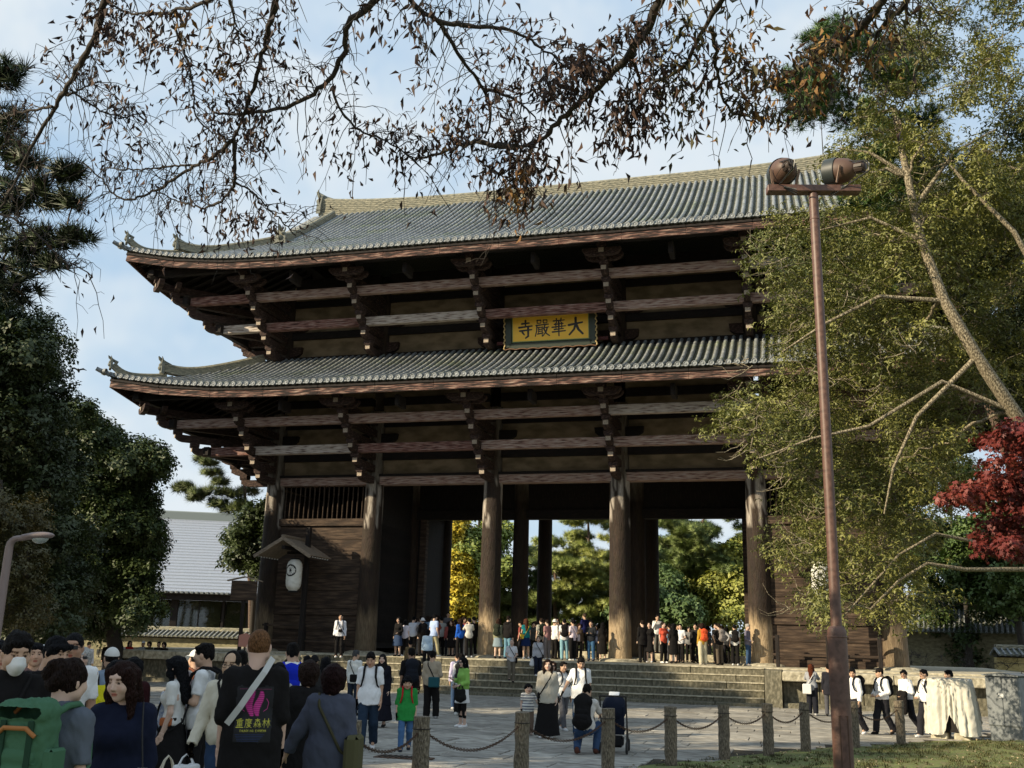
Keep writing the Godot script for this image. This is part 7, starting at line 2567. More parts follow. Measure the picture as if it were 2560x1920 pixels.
	if top.size() > 2 and top[2].has("hood"):
		tp.append(cap(neck + Vector3(-.06, -.0, -.07), neck + Vector3(.06, -.0, -.07), .06, .06, 1.0, .03))
	if top.size() > 2 and top[2].has("collar"):
		tp.append(cap(neck + Vector3(0, .0, -.005), neck + Vector3(0, .05, .0), .072, .068, 1.0, .01, [Plane(Vector3(0, 1, .0), (neck + Vector3(0, .055, 0)).y)]))
	net(tp, cell, m, null, .013 if cell < .02 else .006, sd)
	put(m.done(), "dress" if top[0] == "dress" else ("jacket" if top[0] == "coat" else "shirt"), null, t)
	var m2 := MB.new()
	var bp := []
	var kind: String = bot[0]
	var bl: float = bot[2].get("loose", .014) if bot.size() > 2 else .014
	if kind == "pants" or kind == "shorts":
		bp.append(cap(Vector3(-.055, hipy + .05, 0), Vector3(.055, hipy + .05, 0), .115 + bl * .5, .115 + bl * .5, 1.12, .04))
		for k in 2:
			bp.append(cap(hip[k], kn[k], .08 + bl, .058 + bl, 1.0, .03))
			if kind == "pants":
				var dn: Vector3 = (an[k] - kn[k]).normalized()
				bp.append(cap(kn[k], an[k] + dn * .03, .06 + bl, .047 + bl * 1.2, 1.0, .03, [Plane(dn, (an[k] + dn * (bot[2].get("short", 0.02) if bot.size() > 2 else .02)).dot(dn))]))
	elif kind == "skirt":
		var sh_hem: float = bot[2].get("hem", .35) if bot.size() > 2 else .35
		var fl: float = bot[2].get("flare", .2) if bot.size() > 2 else .2
		var cl := [Plane(Vector3.DOWN, -(sh_hem))]
		bp.append(cap(Vector3(-.04, hipy + .1, 0), Vector3(-.05, sh_hem - .05, .02), .12, fl, 1.1, .04, cl))
		bp.append(cap(Vector3(.04, hipy + .1, 0), Vector3(.05, sh_hem - .05, .02), .12, fl, 1.1, .04, cl))
	if bp.size() > 0:
		net(bp, cell, m2, null, .012 if cell < .02 else .006, sd + 5.0)
		put(m2.done(), "skirt" if kind == "skirt" else "trousers", null, t)
	# shoes
	for k in 2:
		var ms := MB.new()
		var a: Vector3 = an[k]
		var tilt := Basis(Vector3.RIGHT, .35) if (k == 1 and legs in ["walk", "stride"]) else Basis()
		var sole := Plane(tilt * Vector3.DOWN, (a + tilt * Vector3(0, -.075, 0)).dot(tilt * Vector3.DOWN))
		net([cap(a + tilt * Vector3(0, -.03, -.02), a + tilt * Vector3(0, -.05, .1), .045, .04, 1.0, .02, [sole]), cap(a + tilt * Vector3(0, -.055, .09), a + tilt * Vector3(0, -.06, .15), .042, .034, 1.0, .02, [sole]), cap(a + tilt * Vector3(0, -.0, -.02), a + tilt * Vector3(0, -.04, -.03), .04, .045, 1.0, .02)], maxf(.012, cell * .7), ms)
		put(ms.done(), "shoe", null, t)
	var hm := MB.new()
	if hair[0] in ["cap", "hat"]:
		hm.append(hair_mesh("crew", .008 if cell < .02 else .014))
		put(hm.done(), "hair", null, t, Transform3D(hb * Basis.from_scale(Vector3.ONE * hs * .98), hc))
		hm = MB.new()
	if hair[0] != "none":
		hm.append(hair_mesh(hair[0], .006 if cell < .012 else (.008 if cell < .02 else .014)))
		put(hm.done(), {"cap": "cap", "hat": "hat", "scarf": "headscarf"}.get(hair[0], "hair"), null, t, Transform3D(hb * Basis.from_scale(Vector3.ONE * hs), hc))
	if d.has("mask"):
		var mm := MB.new()
		var mc := [Plane(Vector3(0, 0, -1), -.02), Plane(Vector3(0, 1, -.25).normalized(), -.02)]
		net([egg(Vector3(0, -.03, .028), Vector3(.071, .083, .077), .01, mc), cap(Vector3(0, .01, .094), Vector3(0, -.035, .106), .014, .022, 1.0, .03, mc), cap(Vector3(0, -.088, .06), Vector3(0, -.06, .08), .036, .036, 1.0, .03, mc)], .006, mm)
		put(mm.done(), "face_mask", M.white, t, Transform3D(hb, hc))
	if d.has("glasses"):
		var gm := MB.new()
		for s in [-1, 1]:
			if d.glasses == "sun":
				gm.box(Vector3(s * .034, .01, .098), Vector3(.05, .033, .008), .006)
			else:
				var ring := PackedVector3Array()
				var rr := PackedFloat32Array()
				for k in 13:
					ring.append(Vector3(s * .034 + .024 * cos(k * TAU / 12), .008 + .017 * sin(k * TAU / 12), .1))
					rr.append(.0022)
				gm.tube(ring, rr, 4)
			gm.tube(PackedVector3Array([Vector3(s * .06, .014, .096), Vector3(s * .078, .016, .03), Vector3(s * .08, .01, -.01)]), PackedFloat32Array([.003, .003, .003]), 4)
		gm.tube(PackedVector3Array([Vector3(-.012, .012, .102), Vector3(.012, .012, .102)]), PackedFloat32Array([.003, .003]), 4)
		put(gm.done(), "sunglasses" if d.glasses == "sun" else "glasses", M.black, t, Transform3D(hb, hc))
	if key != "":
		templates[key] = t
	dress(t, d, sk, top, bot, hair)
	t.set_meta("j_neck", neck)
	return t

func dress(t: Node3D, d: Dictionary, sk: Material, top: Array, bot: Array, hair: Array) -> void:
	for ch in t.get_children():
		var o := ch as MeshInstance3D
		var n := String(o.name)
		if n.begins_with("body"):
			o.material_override = sk
		elif n.begins_with("shirt") or n.begins_with("jacket") or n.begins_with("dress"):
			o.material_override = top[2].get("mat", cloth(top[1])) if top.size() > 2 else cloth(top[1])
		elif n.begins_with("trousers") or n.begins_with("skirt"):
			o.material_override = cloth(bot[1])
		elif n.begins_with("shoe"):
			o.material_override = cloth(d.get("shoe", Color(.02, .02, .02)), .6)
		elif n.begins_with("hair") and hair[0] in ["cap", "hat"]:
			o.material_override = strands(Color(.012, .01, .009))
		elif n.begins_with("hair") or n.begins_with("cap") or n.begins_with("hat") or n.begins_with("headscarf"):
			o.material_override = strands(hair[1]) if n.begins_with("hair") else cloth(hair[1])

# a rucksack worn on a person's back
func rucksack(who: Node3D, label: String, c: Color, size := Vector3(.3, .42, .17), called := "backpack", cat := "backpack", lean := 0.0, drop := 0.0) -> Node3D:
	var o := thing(called, label, cat, who.position, who.rotation.y)
	o.scale = Vector3.ONE * who.scale.y
	var mt := cloth(c)
	var m := MB.new()
	var hx := size.x * .5 - .06
	var hy := size.y * .5 - .07
	var q := Basis(Vector3.RIGHT, lean)
	var mid := Vector3(0, .93, 0) + q * Vector3(0, .3 - drop, -.16 - size.z * .5)
	var up := q * Vector3.UP
	net([cap(mid - Vector3(hx, 0, 0) - up * hy, mid + Vector3(hx, 0, 0) - up * hy, .075, .075, .075 / (size.z * .5), .05), cap(mid - Vector3(hx, 0, 0) + up * hy, mid + Vector3(hx, 0, 0) + up * hy, .065, .065, .065 / (size.z * .45), .05), cap(mid - up * hy, mid + up * hy, size.x * .46, size.x * .44, size.x * .45 / (size.z * .5), .05)], .014, m, null, .008, 2.0)
	put(m.done(), "bag", mt, o)
	if label.begins_with("green canvas"):
		# square-cut: a boxy body, a lid with a rolled edge, side pockets and seams
		m = MB.new()
		var rows := []
		for k in 6:
			var yy := lerpf(-size.y * .5 + .09, size.y * .5 - .08, k / 5.0)
			rows.append(cap(mid + Vector3(-size.x * .5 + .085, yy, 0), mid + Vector3(size.x * .5 - .085, yy, 0), .09, .09, .92, .03))
		rows.append(cap(mid + Vector3(-size.x * .5 + .06, size.y * .46, -.02), mid + Vector3(size.x * .5 - .06, size.y * .46, -.02), .07, .07, .7, .012))
		net(rows, .011, m, null, .02, 9.0)
		for s in [-1, 1]:
			m.box(mid + Vector3(s * size.x * .52, -.09, 0), Vector3(.06, size.y * .5, size.z * .7), .028)
		for k in 3:
			m.box(mid + Vector3(0, -.2 + k * .15, -size.z * .5), Vector3(size.x * .8, .006, .008), .002)
		(o.get_child(0) as MeshInstance3D).mesh = m.done()
	var pk := MB.new()
	net([cap(mid + q * Vector3(-hx * .6, -hy * .7, -size.z * .42), mid + q * Vector3(hx * .6, -hy * .7, -size.z * .42), .06, .06, 1.6, .03), cap(mid + q * Vector3(-hx * .6, -hy * .1, -size.z * .42), mid + q * Vector3(hx * .6, -hy * .1, -size.z * .42), .055, .05, 1.6, .03)], .014, pk)
	put(pk.done(), "front_pocket", mt, o)
	for s in [-1, 1]:
		var st := MB.new()
		var pts := PackedVector3Array()
		for v in [Vector3(.08, .49, -.17), Vector3(.1, .535, -.08), Vector3(.105, .54, .0), Vector3(.105, .47, .105), Vector3(.11, .33, .155), Vector3(.14, .2, .13), Vector3(.165, .14, .03), Vector3(.14, .1, -.12)]:
			pts.append(Vector3(0, .93, 0) + q * Vector3(v.x * s, v.y, v.z))
		st.tube(pts, PackedFloat32Array([.02, .021, .021, .021, .019, .015, .014, .014]), 6)
		put(st.done(), "strap", mt, o)
	return o

# a bag on a strap across the body: side -1 hangs at the person's right hip
func shoulder_bag(who: Node3D, label: String, c: Color, side: float, size: Vector3, strap: Color, at := Vector3(.2, .86, .05), called := "shoulder_bag") -> Node3D:
	var o := thing(called, label, "bag", who.position, who.rotation.y)
	o.scale = Vector3.ONE * who.scale.y
	var m := MB.new()
	var p := Vector3(at.x * side, at.y, at.z)
	m.box(p, size, minf(size.x, size.y) * .22)
	put(m.done(), "bag", cloth(c), o)
	var st := MB.new()
	var pts := PackedVector3Array()
	for v in [Vector3(.2, .9, .08), Vector3(.14, 1.0, .155), Vector3(.05, 1.15, .165), Vector3(-.05, 1.3, .15), Vector3(-.105, 1.43, .06), Vector3(-.11, 1.46, -.02), Vector3(-.08, 1.36, -.135), Vector3(.03, 1.18, -.165), Vector3(.13, 1.0, -.155), Vector3(.2, .9, -.03)]:
		pts.append(Vector3(v.x * side, v.y, v.z))
	st.tube(pts, PackedFloat32Array([.014, .014, .014, .014, .014, .014, .014, .014, .014, .014]), 5)
	put(st.done(), "strap", cloth(strap), o)
	return o

# a bag carried in a hand: mouth, sides and two handles
func hand_bag(label: String, at: Vector3, turn: float, size: Vector3, c: Color, handle: Color, drop: float, called := "carrier_bag") -> Node3D:
	var o := thing(called, label, "bag", at, turn)
	var m := MB.new()
	net([cap(Vector3(-size.x * .3, -drop - size.y * .9, 0), Vector3(size.x * .3, -drop - size.y * .9, 0), size.x * .2, size.x * .2, size.x / size.z * .5, .05), cap(Vector3(0, -drop - size.y * .8, 0), Vector3(0, -drop - size.y * .15, 0), size.x * .46, size.x * .42, size.x / size.z, .05, [Plane(Vector3.UP, -drop)])], .013, m, null, .016, size.x * 50)
	put(m.done(), "bag", cloth(c, .7), o)
	for s in [-1, 1]:
		var hd := MB.new()
		hd.tube(PackedVector3Array([Vector3(-size.x * .25, -drop - .03, s * size.z * .3), Vector3(-size.x * .12, -drop * .4, s * .012), Vector3(0, -.01, s * .008), Vector3(size.x * .12, -drop * .4, s * .012), Vector3(size.x * .25, -drop - .03, s * size.z * .3)]), PackedFloat32Array([.01, .008, .008, .008, .01]), 5)
		put(hd.done(), "handle", cloth(handle), o)
	return o

func build_people() -> void:
	M.weave = bump_tex(77, 0.12, 3, 3.0, 256)
	var asia := Color(.5, .32, .22)
	var fair := Color(.58, .4, .31)
	var tan := Color(.4, .23, .15)
	var blk := Color(.011, .01, .01)
	var navy := Color(.012, .016, .035)
	var jeans := Color(.035, .065, .13)
	var white := Color(.78, .78, .77)
	var N := .0145
	# --- the nearest people, left foreground
	var a := person({"n": "woman with dark curly pinned-up hair and a blue-grey shirt, nearest the camera", "p": [168, 1655, 5.6], "face": "away", "t": -.6, "h": 1.62, "f": true, "cell": N, "head": [-.3, .1], "hair": ["bun", Color(.02, .011, .008)], "top": ["tee", Color(.1, .115, .14), {"loose": .035, "hem": .8, "sleeve": .85, "collar": 1}], "bot": ["pants", Color(.02, .02, .025)], "skin": fair, "arms": ["down", "strap"], "hs": 1.05})
	var rk := rucksack(a, "green canvas backpack with tan leather handles on the nearest woman's back", Color(.06, .14, .08), Vector3(.33, .46, .2))
	for q in [[.53, -.25, .16], [.42, -.375, .17]]:
		var hd := MB.new()
		hd.tube(PackedVector3Array([Vector3(-q[2] * .7, .93 + q[0] - .03, q[1]), Vector3(-q[2] * .4, .93 + q[0] + .012, q[1] - .01), Vector3(q[2] * .4, .93 + q[0] + .012, q[1] - .01), Vector3(q[2] * .7, .93 + q[0] - .03, q[1])]), PackedFloat32Array([.012, .014, .014, .012]), 6)
		put(hd.done(), "leather_handle", cloth(Color(.36, .15, .05), .5), rk)
	for s in [-1, 1]:
		put(box_mesh(Vector3(.035, .4, .012), .004), "front_strap", cloth(Color(.02, .05, .03)), rk, Transform3D(Basis(), Vector3(s * .085, 1.2, -.372)))
	var nv := person({"n": "woman in a navy dress with shoulder-length dark brown hair looking down", "p": [318, 1692, 6.2], "face": "to", "t": -.25, "h": 1.6, "f": true, "cell": N, "head": [-.35, .2], "hair": ["wavy", Color(.028, .012, .009)], "top": ["dress", Color(.009, .012, .028), {"sleeve": 1.9, "loose": .03, "hem": .7}], "bot": ["skirt", Color(.009, .012, .028), {"hem": .35, "flare": .26}], "skin": fair, "arms": ["back", "down"]})
	var card := thing("name_card", "white name card on a black lanyard at the navy woman's side", "name card", nv.position + nv.basis * Vector3(.2, 1.02, .16), nv.rotation.y)
	put(box_mesh(Vector3(.06, .1, .006), .002), "card", M.white, card)
	put(box_mesh(Vector3(.035, .045, .002)), "photo_print", flat_mat(lin(.06, .06, .08)), card, Transform3D(Basis(), Vector3(0, .01, .004)))
	var cord := MB.new()
	cord.tube(PackedVector3Array([Vector3(0, .05, 0), Vector3(-.03, .25, -.02), Vector3(-.06, .42, -.1)]), PackedFloat32Array([.005, .005, .005]), 4)
	put(cord.done(), "lanyard", M.black, card)
	var mk := person({"n": "man in a black jacket with a white face mask at the left edge", "p": [40, 1605, 6.6], "face": "to", "t": .1, "h": 1.76, "cell": N, "mask": 1, "head": [.15, .3], "top": ["coat", blk, {"loose": .04, "hem": .74, "collar": 1}], "bot": ["pants", Color(.05, .05, .05)], "skin": asia, "arms": ["low", "low"]})
	shoulder_bag(mk, "black camera bag on the masked man's chest strap", Color(.015, .015, .016), -1.0, Vector3(.26, .2, .12), blk, Vector3(.02, 1.0, .24))
	person({"n": "young man with a black fringe looking down behind the masked man", "p": [132, 1612, 8.0], "face": "to", "t": .35, "h": 1.74, "cell": N, "head": [.4, .25], "hair": ["fringe", Color(.01, .01, .012)], "top": ["tee", blk], "skin": asia})
	person({"n": "man in black sunglasses and a white T-shirt with cropped hair", "p": [187, 1598, 9.0], "face": "to", "t": .1, "h": 1.77, "cell": N, "glasses": "sun", "head": [-.3, .0], "hair": ["crew", blk], "top": ["tee", white], "skin": tan})
	person({"n": "white-haired woman in a dark brown jacket behind the man in sunglasses", "p": [213, 1598, 12.0], "face": "to", "t": -.1, "h": 1.66, "f": true, "cell": .016, "glasses": "sun", "hair": ["bob", Color(.62, .6, .56)], "top": ["coat", Color(.03, .024, .02), {"hem": .72, "loose": .03}], "bot": ["pants", Color(.5, .5, .5)], "skin": fair})
	var yl := person({"n": "woman in a bright yellow ribbed top and beige trousers seen from behind", "p": [292, 1644, 10.0], "face": "away", "t": -.15, "h": 1.54, "f": true, "cell": N, "head": [-.4, .1], "hair": ["bob", blk], "top": ["long", Color(.62, .55, .02), {"loose": .028, "sleeve": 1.8}], "bot": ["pants", Color(.42, .36, .27), {"loose": .03}], "shoe": Color(.12, .1, .09), "skin": asia, "legs": "ease"})
	shoulder_bag(yl, "black shoulder bag hanging at the yellow woman's left side", blk, 1.0, Vector3(.1, .3, .28), blk, Vector3(.25, .78, .0))
	person({"n": "woman in a dark maroon top with a black bob, back turned", "p": [337, 1634, 10.8], "face": "away", "h": 1.57, "f": true, "cell": N, "hair": ["bob", blk], "top": ["long", Color(.03, .008, .009), {"loose": .03, "sleeve": 1.6}], "skin": asia})
	person({"n": "man in a pale blue shirt and a white cap behind the yellow woman", "p": [283, 1616, 12.2], "face": "away", "t": .2, "h": 1.66, "cell": .016, "hair": ["cap", Color(.6, .59, .55)], "top": ["long", Color(.22, .28, .36), {"loose": .035}], "bot": ["pants", Color(.1, .1, .11)], "skin": asia})
	var lw := person({"n": "woman with long black hair in a white tee and black skirt, in profile", "p": [452, 1622, 11.0], "t": -1.35, "h": 1.6, "f": true, "cell": N, "w": 1.06, "head": [-.2, .15], "hair": ["long", blk], "top": ["tee", Color(.68, .67, .63), {"loose": .012, "hem": .96}], "bot": ["skirt", blk, {"hem": .5, "flare": .24}], "shoe": blk, "skin": fair, "legs": "ease"})
	shoulder_bag(lw, "small orange waist pouch of the woman with long black hair", Color(.4, .13, .05), 1.0, Vector3(.06, .09, .14), blk, Vector3(.17, 1.0, .02))
	var fl := person({"n": "man in a white tee carrying a black rucksack, facing left", "p": [520, 1598, 11.2], "t": -1.25, "h": 1.74, "cell": N, "head": [-.15, .05], "top": ["tee", Color(.7, .7, .69), {"loose": .03}], "bot": ["pants", blk], "shoe": Color(.12, .06, .04), "skin": asia, "arms": ["phone", "phone"]})
	rucksack(fl, "black rucksack on the back of the man facing left", blk)
	var fb := hand_bag("blue and white floral cloth bag held in front of the man facing left", fl.position + Vector3(-.3, 1.34, .1), .3, Vector3(.34, .5, .14), Color(.4, .46, .6), Color(.2, .26, .42), .1, "floral_bag")
	var fim := Image.create(256, 256, false, Image.FORMAT_RGB8)
	fim.fill(lin(.62, .66, .72))
	var r2 := RandomNumberGenerator.new()
	r2.seed = 4
	for k in 420:
		var c2 := lin(.1, .16, .38).lerp(lin(.3, .4, .62), r2.randf())
		var px0 := r2.randi() % 256
		var py0 := r2.randi() % 256
		for j in 5:
			fim.fill_rect(Rect2i(px0 + int(6 * cos(j * 1.25)), py0 + int(6 * sin(j * 1.25)), 4, 4), c2)
	var fmat := picture_mat(fim, .9)
	fmat.uv1_triplanar = true
	fmat.uv1_scale = Vector3(2.6, 2.6, 2.6)
	(fb.get_child(0) as MeshInstance3D).material_override = fmat
	var gl := person({"n": "older man with glasses in a cream sweater and blue jeans", "p": [585, 1634, 9.3], "face": "to", "t": -.25, "h": 1.66, "cell": N, "glasses": "clear", "head": [-.1, .1], "hair": ["balding", Color(.02, .018, .016)], "top": ["long", Color(.62, .57, .45), {"loose": .03, "hem": .86}], "bot": ["pants", jeans], "skin": Color(.5, .33, .21), "arms": ["carry", "down"], "grip": [1.1, .3]})
	shoulder_bag(gl, "black shoulder bag of the man in the cream sweater", blk, 1.0, Vector3(.1, .26, .24), blk, Vector3(.24, .86, .0))
	var gh := gl.position + gl.basis * Vector3(-.29, .82, .2)
	hand_bag("crumpled white plastic bag carried by the man in the cream sweater", gh, .5, Vector3(.3, .42, .2), Color(.72, .72, .72), Color(.75, .75, .75), .1, "plastic_bag")
	var pbag := hand_bag("cream paper carrier bag in the same hand as the plastic bag", gh + Vector3(-.16, -.02, .04), .9, Vector3(.26, .4, .1), Color(.6, .54, .42), Color(.6, .54, .42), .12, "paper_bag")
	put(box_mesh(Vector3(.1, .05, .004)), "printed_mark", M.black, pbag, Transform3D(Basis(Vector3.UP, -.35), Vector3(.0, -.42, .075)))
	var bt := person({"n": "big ginger-haired man in a black printed T-shirt seen from behind", "p": [648, 1604, 8.0], "face": "away", "t": .0, "h": 1.83, "w": 1.02, "cell": N, "head": [-.15, .05], "hair": ["crew", Color(.22, .105, .045)], "top": ["tee", Color(.012, .012, .013), {"loose": .04, "hem": .74, "sleeve": 1.0}], "bot": ["pants", Color(.16, .16, .11), {"loose": .03}], "skin": Color(.6, .4, .31)})
	shirt_print(bt)
	var sl := thing("shoulder_strap", "pale grey strap across the back of the man in the black T-shirt", "strap", bt.position, bt.rotation.y)
	var sm := MB.new()
	var spts := PackedVector3Array()
	for v in [Vector3(-.12, 1.6, .02), Vector3(-.115, 1.6, -.06), Vector3(-.06, 1.5, -.165), Vector3(.02, 1.38, -.19), Vector3(.1, 1.25, -.185), Vector3(.19, 1.12, -.13)]:
		spts.append(Vector3(v.x, v.y * 1.02, v.z))
	sm.sweep(spts, PackedVector2Array([Vector2(-.004, -.024), Vector2(.004, -.024), Vector2(.004, .024), Vector2(-.004, .024)]), Vector3(.7, .6, 0).normalized())
	put(sm.done(), "webbing", cloth(Color(.5, .5, .48)), sl)
	var tw := person({"n": "woman in loose black carrying a tan tote bag, back turned", "p": [775, 1645, 10.0], "face": "away", "t": .1, "h": 1.6, "f": true, "cell": N, "hair": ["bob", Color(.03, .016, .012)], "top": ["long", blk, {"loose": .05, "hem": .6, "sleeve": 1.8}], "bot": ["pants", Color(.33, .27, .2), {"loose": .03}], "skin": asia, "grip": [1.0, .3], "arms": ["down", "down"]})
	hand_bag("tan tote bag with red handles in the black-clad woman's hand", tw.position + tw.basis * Vector3(-.26, .8, .05), tw.rotation.y + .4, Vector3(.34, .3, .14), Color(.33, .25, .14), Color(.28, .02, .02), .12, "tote_bag")
	var bl := person({"n": "woman in a blue-grey gathered blouse and white trousers, back turned", "p": [835, 1658, 8.5], "face": "away", "t": -.2, "h": 1.58, "f": true, "cell": N, "hair": ["bob", Color(.022, .008, .008)], "top": ["long", Color(.065, .072, .1), {"loose": .05, "hem": .78, "sleeve": 1.85}], "bot": ["pants", Color(.62, .62, .6), {"loose": .02}], "shoe": Color(.3, .3, .3), "skin": asia, "arms": ["down", "out"]})
	shoulder_bag(bl, "olive leather shoulder bag on the woman in the blue-grey blouse", Color(.085, .08, .04), -1.0, Vector3(.13, .36, .32), Color(.06, .055, .03), Vector3(.24, .94, -.06))
	# --- the middle distance
	var C := .019
	var ds := person({"n": "young man in a white hooded shirt taking a photo, back turned", "p": [735, 1588, 14.0], "face": "away", "h": 1.82, "cell": C, "top": ["long", Color(.72, .71, .66), {"loose": .035, "hem": .8, "hood": 1}], "bot": ["pants", blk], "skin": asia, "arms": ["photo", "photo"]})
	rucksack(ds, "bright blue drawstring bag on the back of the man in white", Color(.01, .025, .42), Vector3(.27, .4, .13), "drawstring_bag", "bag")
	person({"n": "man in a light blue shirt half hidden behind the ginger-haired man", "p": [606, 1609, 12.0], "face": "away", "t": .2, "h": 1.68, "cell": C, "top": ["long", Color(.4, .5, .66)], "skin": asia})
	var gw := person({"n": "long-haired woman in grey lifting a phone left of the blue drawstring bag", "p": [702, 1628, 13.0], "face": "away", "t": .4, "h": 1.56, "f": true, "cell": C, "hair": ["long", blk], "top": ["long", Color(.32, .32, .31)], "bot": ["skirt", Color(.15, .15, .15), {"hem": .3}], "skin": asia, "arms": ["down", "photo"]})
	var gc := person({"n": "man in a grey shirt and white cap turned away at the platform's edge", "p": [494, 1604, 14.5], "face": "away", "t": .5, "h": 1.68, "cell": C, "hair": ["cap", Color(.66, .65, .62)], "top": ["tee", Color(.24, .26, .29)], "skin": asia})
	rucksack(gc, "brown leather rucksack on the man in the white cap", Color(.16, .06, .035))
	person({"n": "person in a beige cap before the platform wall", "p": [474, 1614, 17.0], "face": "away", "h": 1.58, "cell": C, "hair": ["cap", Color(.42, .37, .28)], "top": ["tee", blk], "skin": asia})
	for q in [[770, 1617, 21.0, "person with tousled black hair among the crowd right of the blue bag"], [788, 1624, 22.0, "person in a dark hat among the crowd right of the blue bag"], [816, 1632, 20.0, "woman with long black hair left of the white-haired man"]]:
		person({"n": q[3], "p": [q[0], q[1], q[2]], "face": "away", "h": 1.6, "f": q[0] > 800, "cell": .02, "hair": ["long" if q[0] > 800 else ("hat" if q[0] > 780 else "short"), blk], "top": ["long", Color(.03, .03, .03)], "skin": asia})
	var wm := person({"n": "grey-haired man in a white shirt and dark jeans turning to the right", "p": [-1.5, 18.31], "face": "away", "t": -.5, "h": 1.72, "cell": C, "head": [-.4, 0.0], "hair": ["short", Color(.11, .11, .11)], "top": ["long", Color(.66, .66, .62), {"sleeve": 1.3}], "bot": ["pants", Color(.02, .028, .045)], "skin": asia})
	shoulder_bag(wm, "black shoulder bag of the grey-haired man in white", blk, -1.0, Vector3(.26, .2, .1), blk, Vector3(.12, .98, -.2))
	var wt := person({"n": "dark-haired man in a white T-shirt and blue jeans walking towards the camera", "p": [2.71, 27.11], "face": "to", "t": -.1, "h": 1.75, "cell": N, "head": [-.1, .38], "top": ["tee", Color(.78, .78, .78), {"loose": .04, "hem": .8, "sleeve": .85}], "bot": ["pants", Color(.02, .035, .06), {"loose": .025}], "shoe": Color(.7, .7, .7), "skin": Color(.5, .3, .2), "legs": "walk"})
	rucksack(wt, "black rucksack worn by the man walking in a white T-shirt", blk, Vector3(.28, .4, .15))
	person({"n": "woman in a black headscarf and long black robe", "p": [.75, 21.77], "face": "to", "t": -.2, "h": 1.66, "f": true, "cell": C, "hair": ["scarf", blk], "top": ["dress", Color(.01, .01, .016), {"sleeve": 2.0, "loose": .05, "hem": .5}], "bot": ["skirt", Color(.01, .01, .016), {"hem": .16, "flare": .28}], "skin": fair})
	var bk := person({"n": "tall man in a black T-shirt beside the woman in the robe, back turned", "p": [1.35, 21.4], "face": "away", "t": .1, "h": 1.82, "cell": C, "top": ["tee", blk, {"loose": .035, "sleeve": .95}], "bot": ["pants", blk], "skin": Color(.4, .24, .16)})
	rucksack(bk, "dark navy rucksack on the tall man in black", Color(.012, .014, .02))
	var by := person({"n": "boy in a bright green T-shirt and blue jeans walking to the camera", "p": [3.4, 26.96], "face": "to", "t": .0, "h": 1.32, "w": 1.05, "hs": 1.22, "cell": N, "head": [.0, .3], "hair": ["fringe", blk], "top": ["tee", Color(.025, .24, .05), {"loose": .04, "hem": .72, "sleeve": 1.0}], "bot": ["pants", Color(.06, .13, .26), {"loose": .01}], "shoe": Color(.02, .022, .03), "skin": asia, "legs": "walk"})
	rucksack(by, "red schoolbag on the boy in green", Color(.45, .015, .025), Vector3(.26, .36, .15), "schoolbag", "backpack")
	var bg := person({"n": "man in a beige long-sleeved top and black trousers, back turned", "p": [.73, 18.12], "face": "away", "t": -.25, "h": 1.76, "cell": C, "w": 1.05, "top": ["long", Color(.36, .3, .22), {"loose": .035, "sleeve": 1.4}], "bot": ["pants", blk, {"loose": .03}], "shoe": Color(.3, .3, .3), "skin": asia, "arms": ["low", "down"], "legs": "ease"})
	shoulder_bag(bg, "teal satchel slung behind the man in beige", Color(.02, .085, .1), -1.0, Vector3(.3, .26, .1), blk, Vector3(.12, .93, -.21))
	var wb := person({"n": "man in a white shirt with a black and grey rucksack beside the man in beige", "p": [.95, 16.2], "face": "away", "t": -.1, "h": 1.7, "cell": C, "top": ["long", Color(.68, .68, .68)], "bot": ["pants", blk], "shoe": Color(.65, .65, .63), "skin": asia})
	rucksack(wb, "black and grey rucksack on the man in a white shirt by the steps", Color(.03, .03, .032))
	var lv := person({"n": "person in a pale lavender shirt at the foot of the steps", "p": [1145, 1622, 32.0], "face": "away", "t": .2, "h": 1.7, "cell": .02, "top": ["long", Color(.5, .46, .62), {"loose": .035}], "bot": ["pants", jeans], "shoe": Color(.6, .6, .6), "skin": asia})
	rucksack(lv, "grey rucksack on the person in lavender", Color(.07, .08, .11))
	var gn := person({"n": "woman in a light green top, white skirt and black leggings looking at her phone", "p": [2.47, 20.66], "t": -.75, "h": 1.64, "f": true, "cell": N, "glasses": "sun", "head": [.1, .1], "hair": ["long", blk], "top": ["long", Color(.24, .46, .1), {"loose": .035, "sleeve": 1.7, "hem": .94}], "bot": ["skirt", Color(.74, .74, .74), {"hem": .6, "flare": .19}], "shoe": Color(.75, .75, .75), "skin": fair, "arms": ["phone", "low"]})
	var lgm := MB.new()
	for s in [-1, 1]:
		net([cap(Vector3(s * .09, .86, 0), Vector3(s * .1, .48, .02), .088, .062), cap(Vector3(s * .1, .48, .02), Vector3(s * .105, .2, -.01), .062, .045, 1.0, .03, [Plane(Vector3.DOWN, -.22)])], .016, lgm)
	put(lgm.done(), "leggings", cloth(blk), gn)
	var ph := thing("phone", "dark phone in the hand of the woman in light green", "phone", gn.position + gn.basis * Vector3(-.06, 1.22, .34), gn.rotation.y)
	put(box_mesh(Vector3(.075, .012, .15), .004), "handset", M.black, ph)
	hand_bag("black leather handbag on the arm of the woman in light green", gn.position + gn.basis * Vector3(.16, 1.06, .16), gn.rotation.y + .6, Vector3(.3, .22, .13), blk, blk, .12, "handbag")
	var stripe := Image.create(16, 128, false, Image.FORMAT_RGB8)
	for y in 128:
		stripe.fill_rect(Rect2i(0, y, 16, 1), lin(.7, .68, .62) if (y / 16) % 2 == 0 else lin(.13, .14, .18))
	var smat := picture_mat(stripe, .9)
	smat.uv1_triplanar = true
	smat.uv1_scale = Vector3(.1, 2.6, .1)
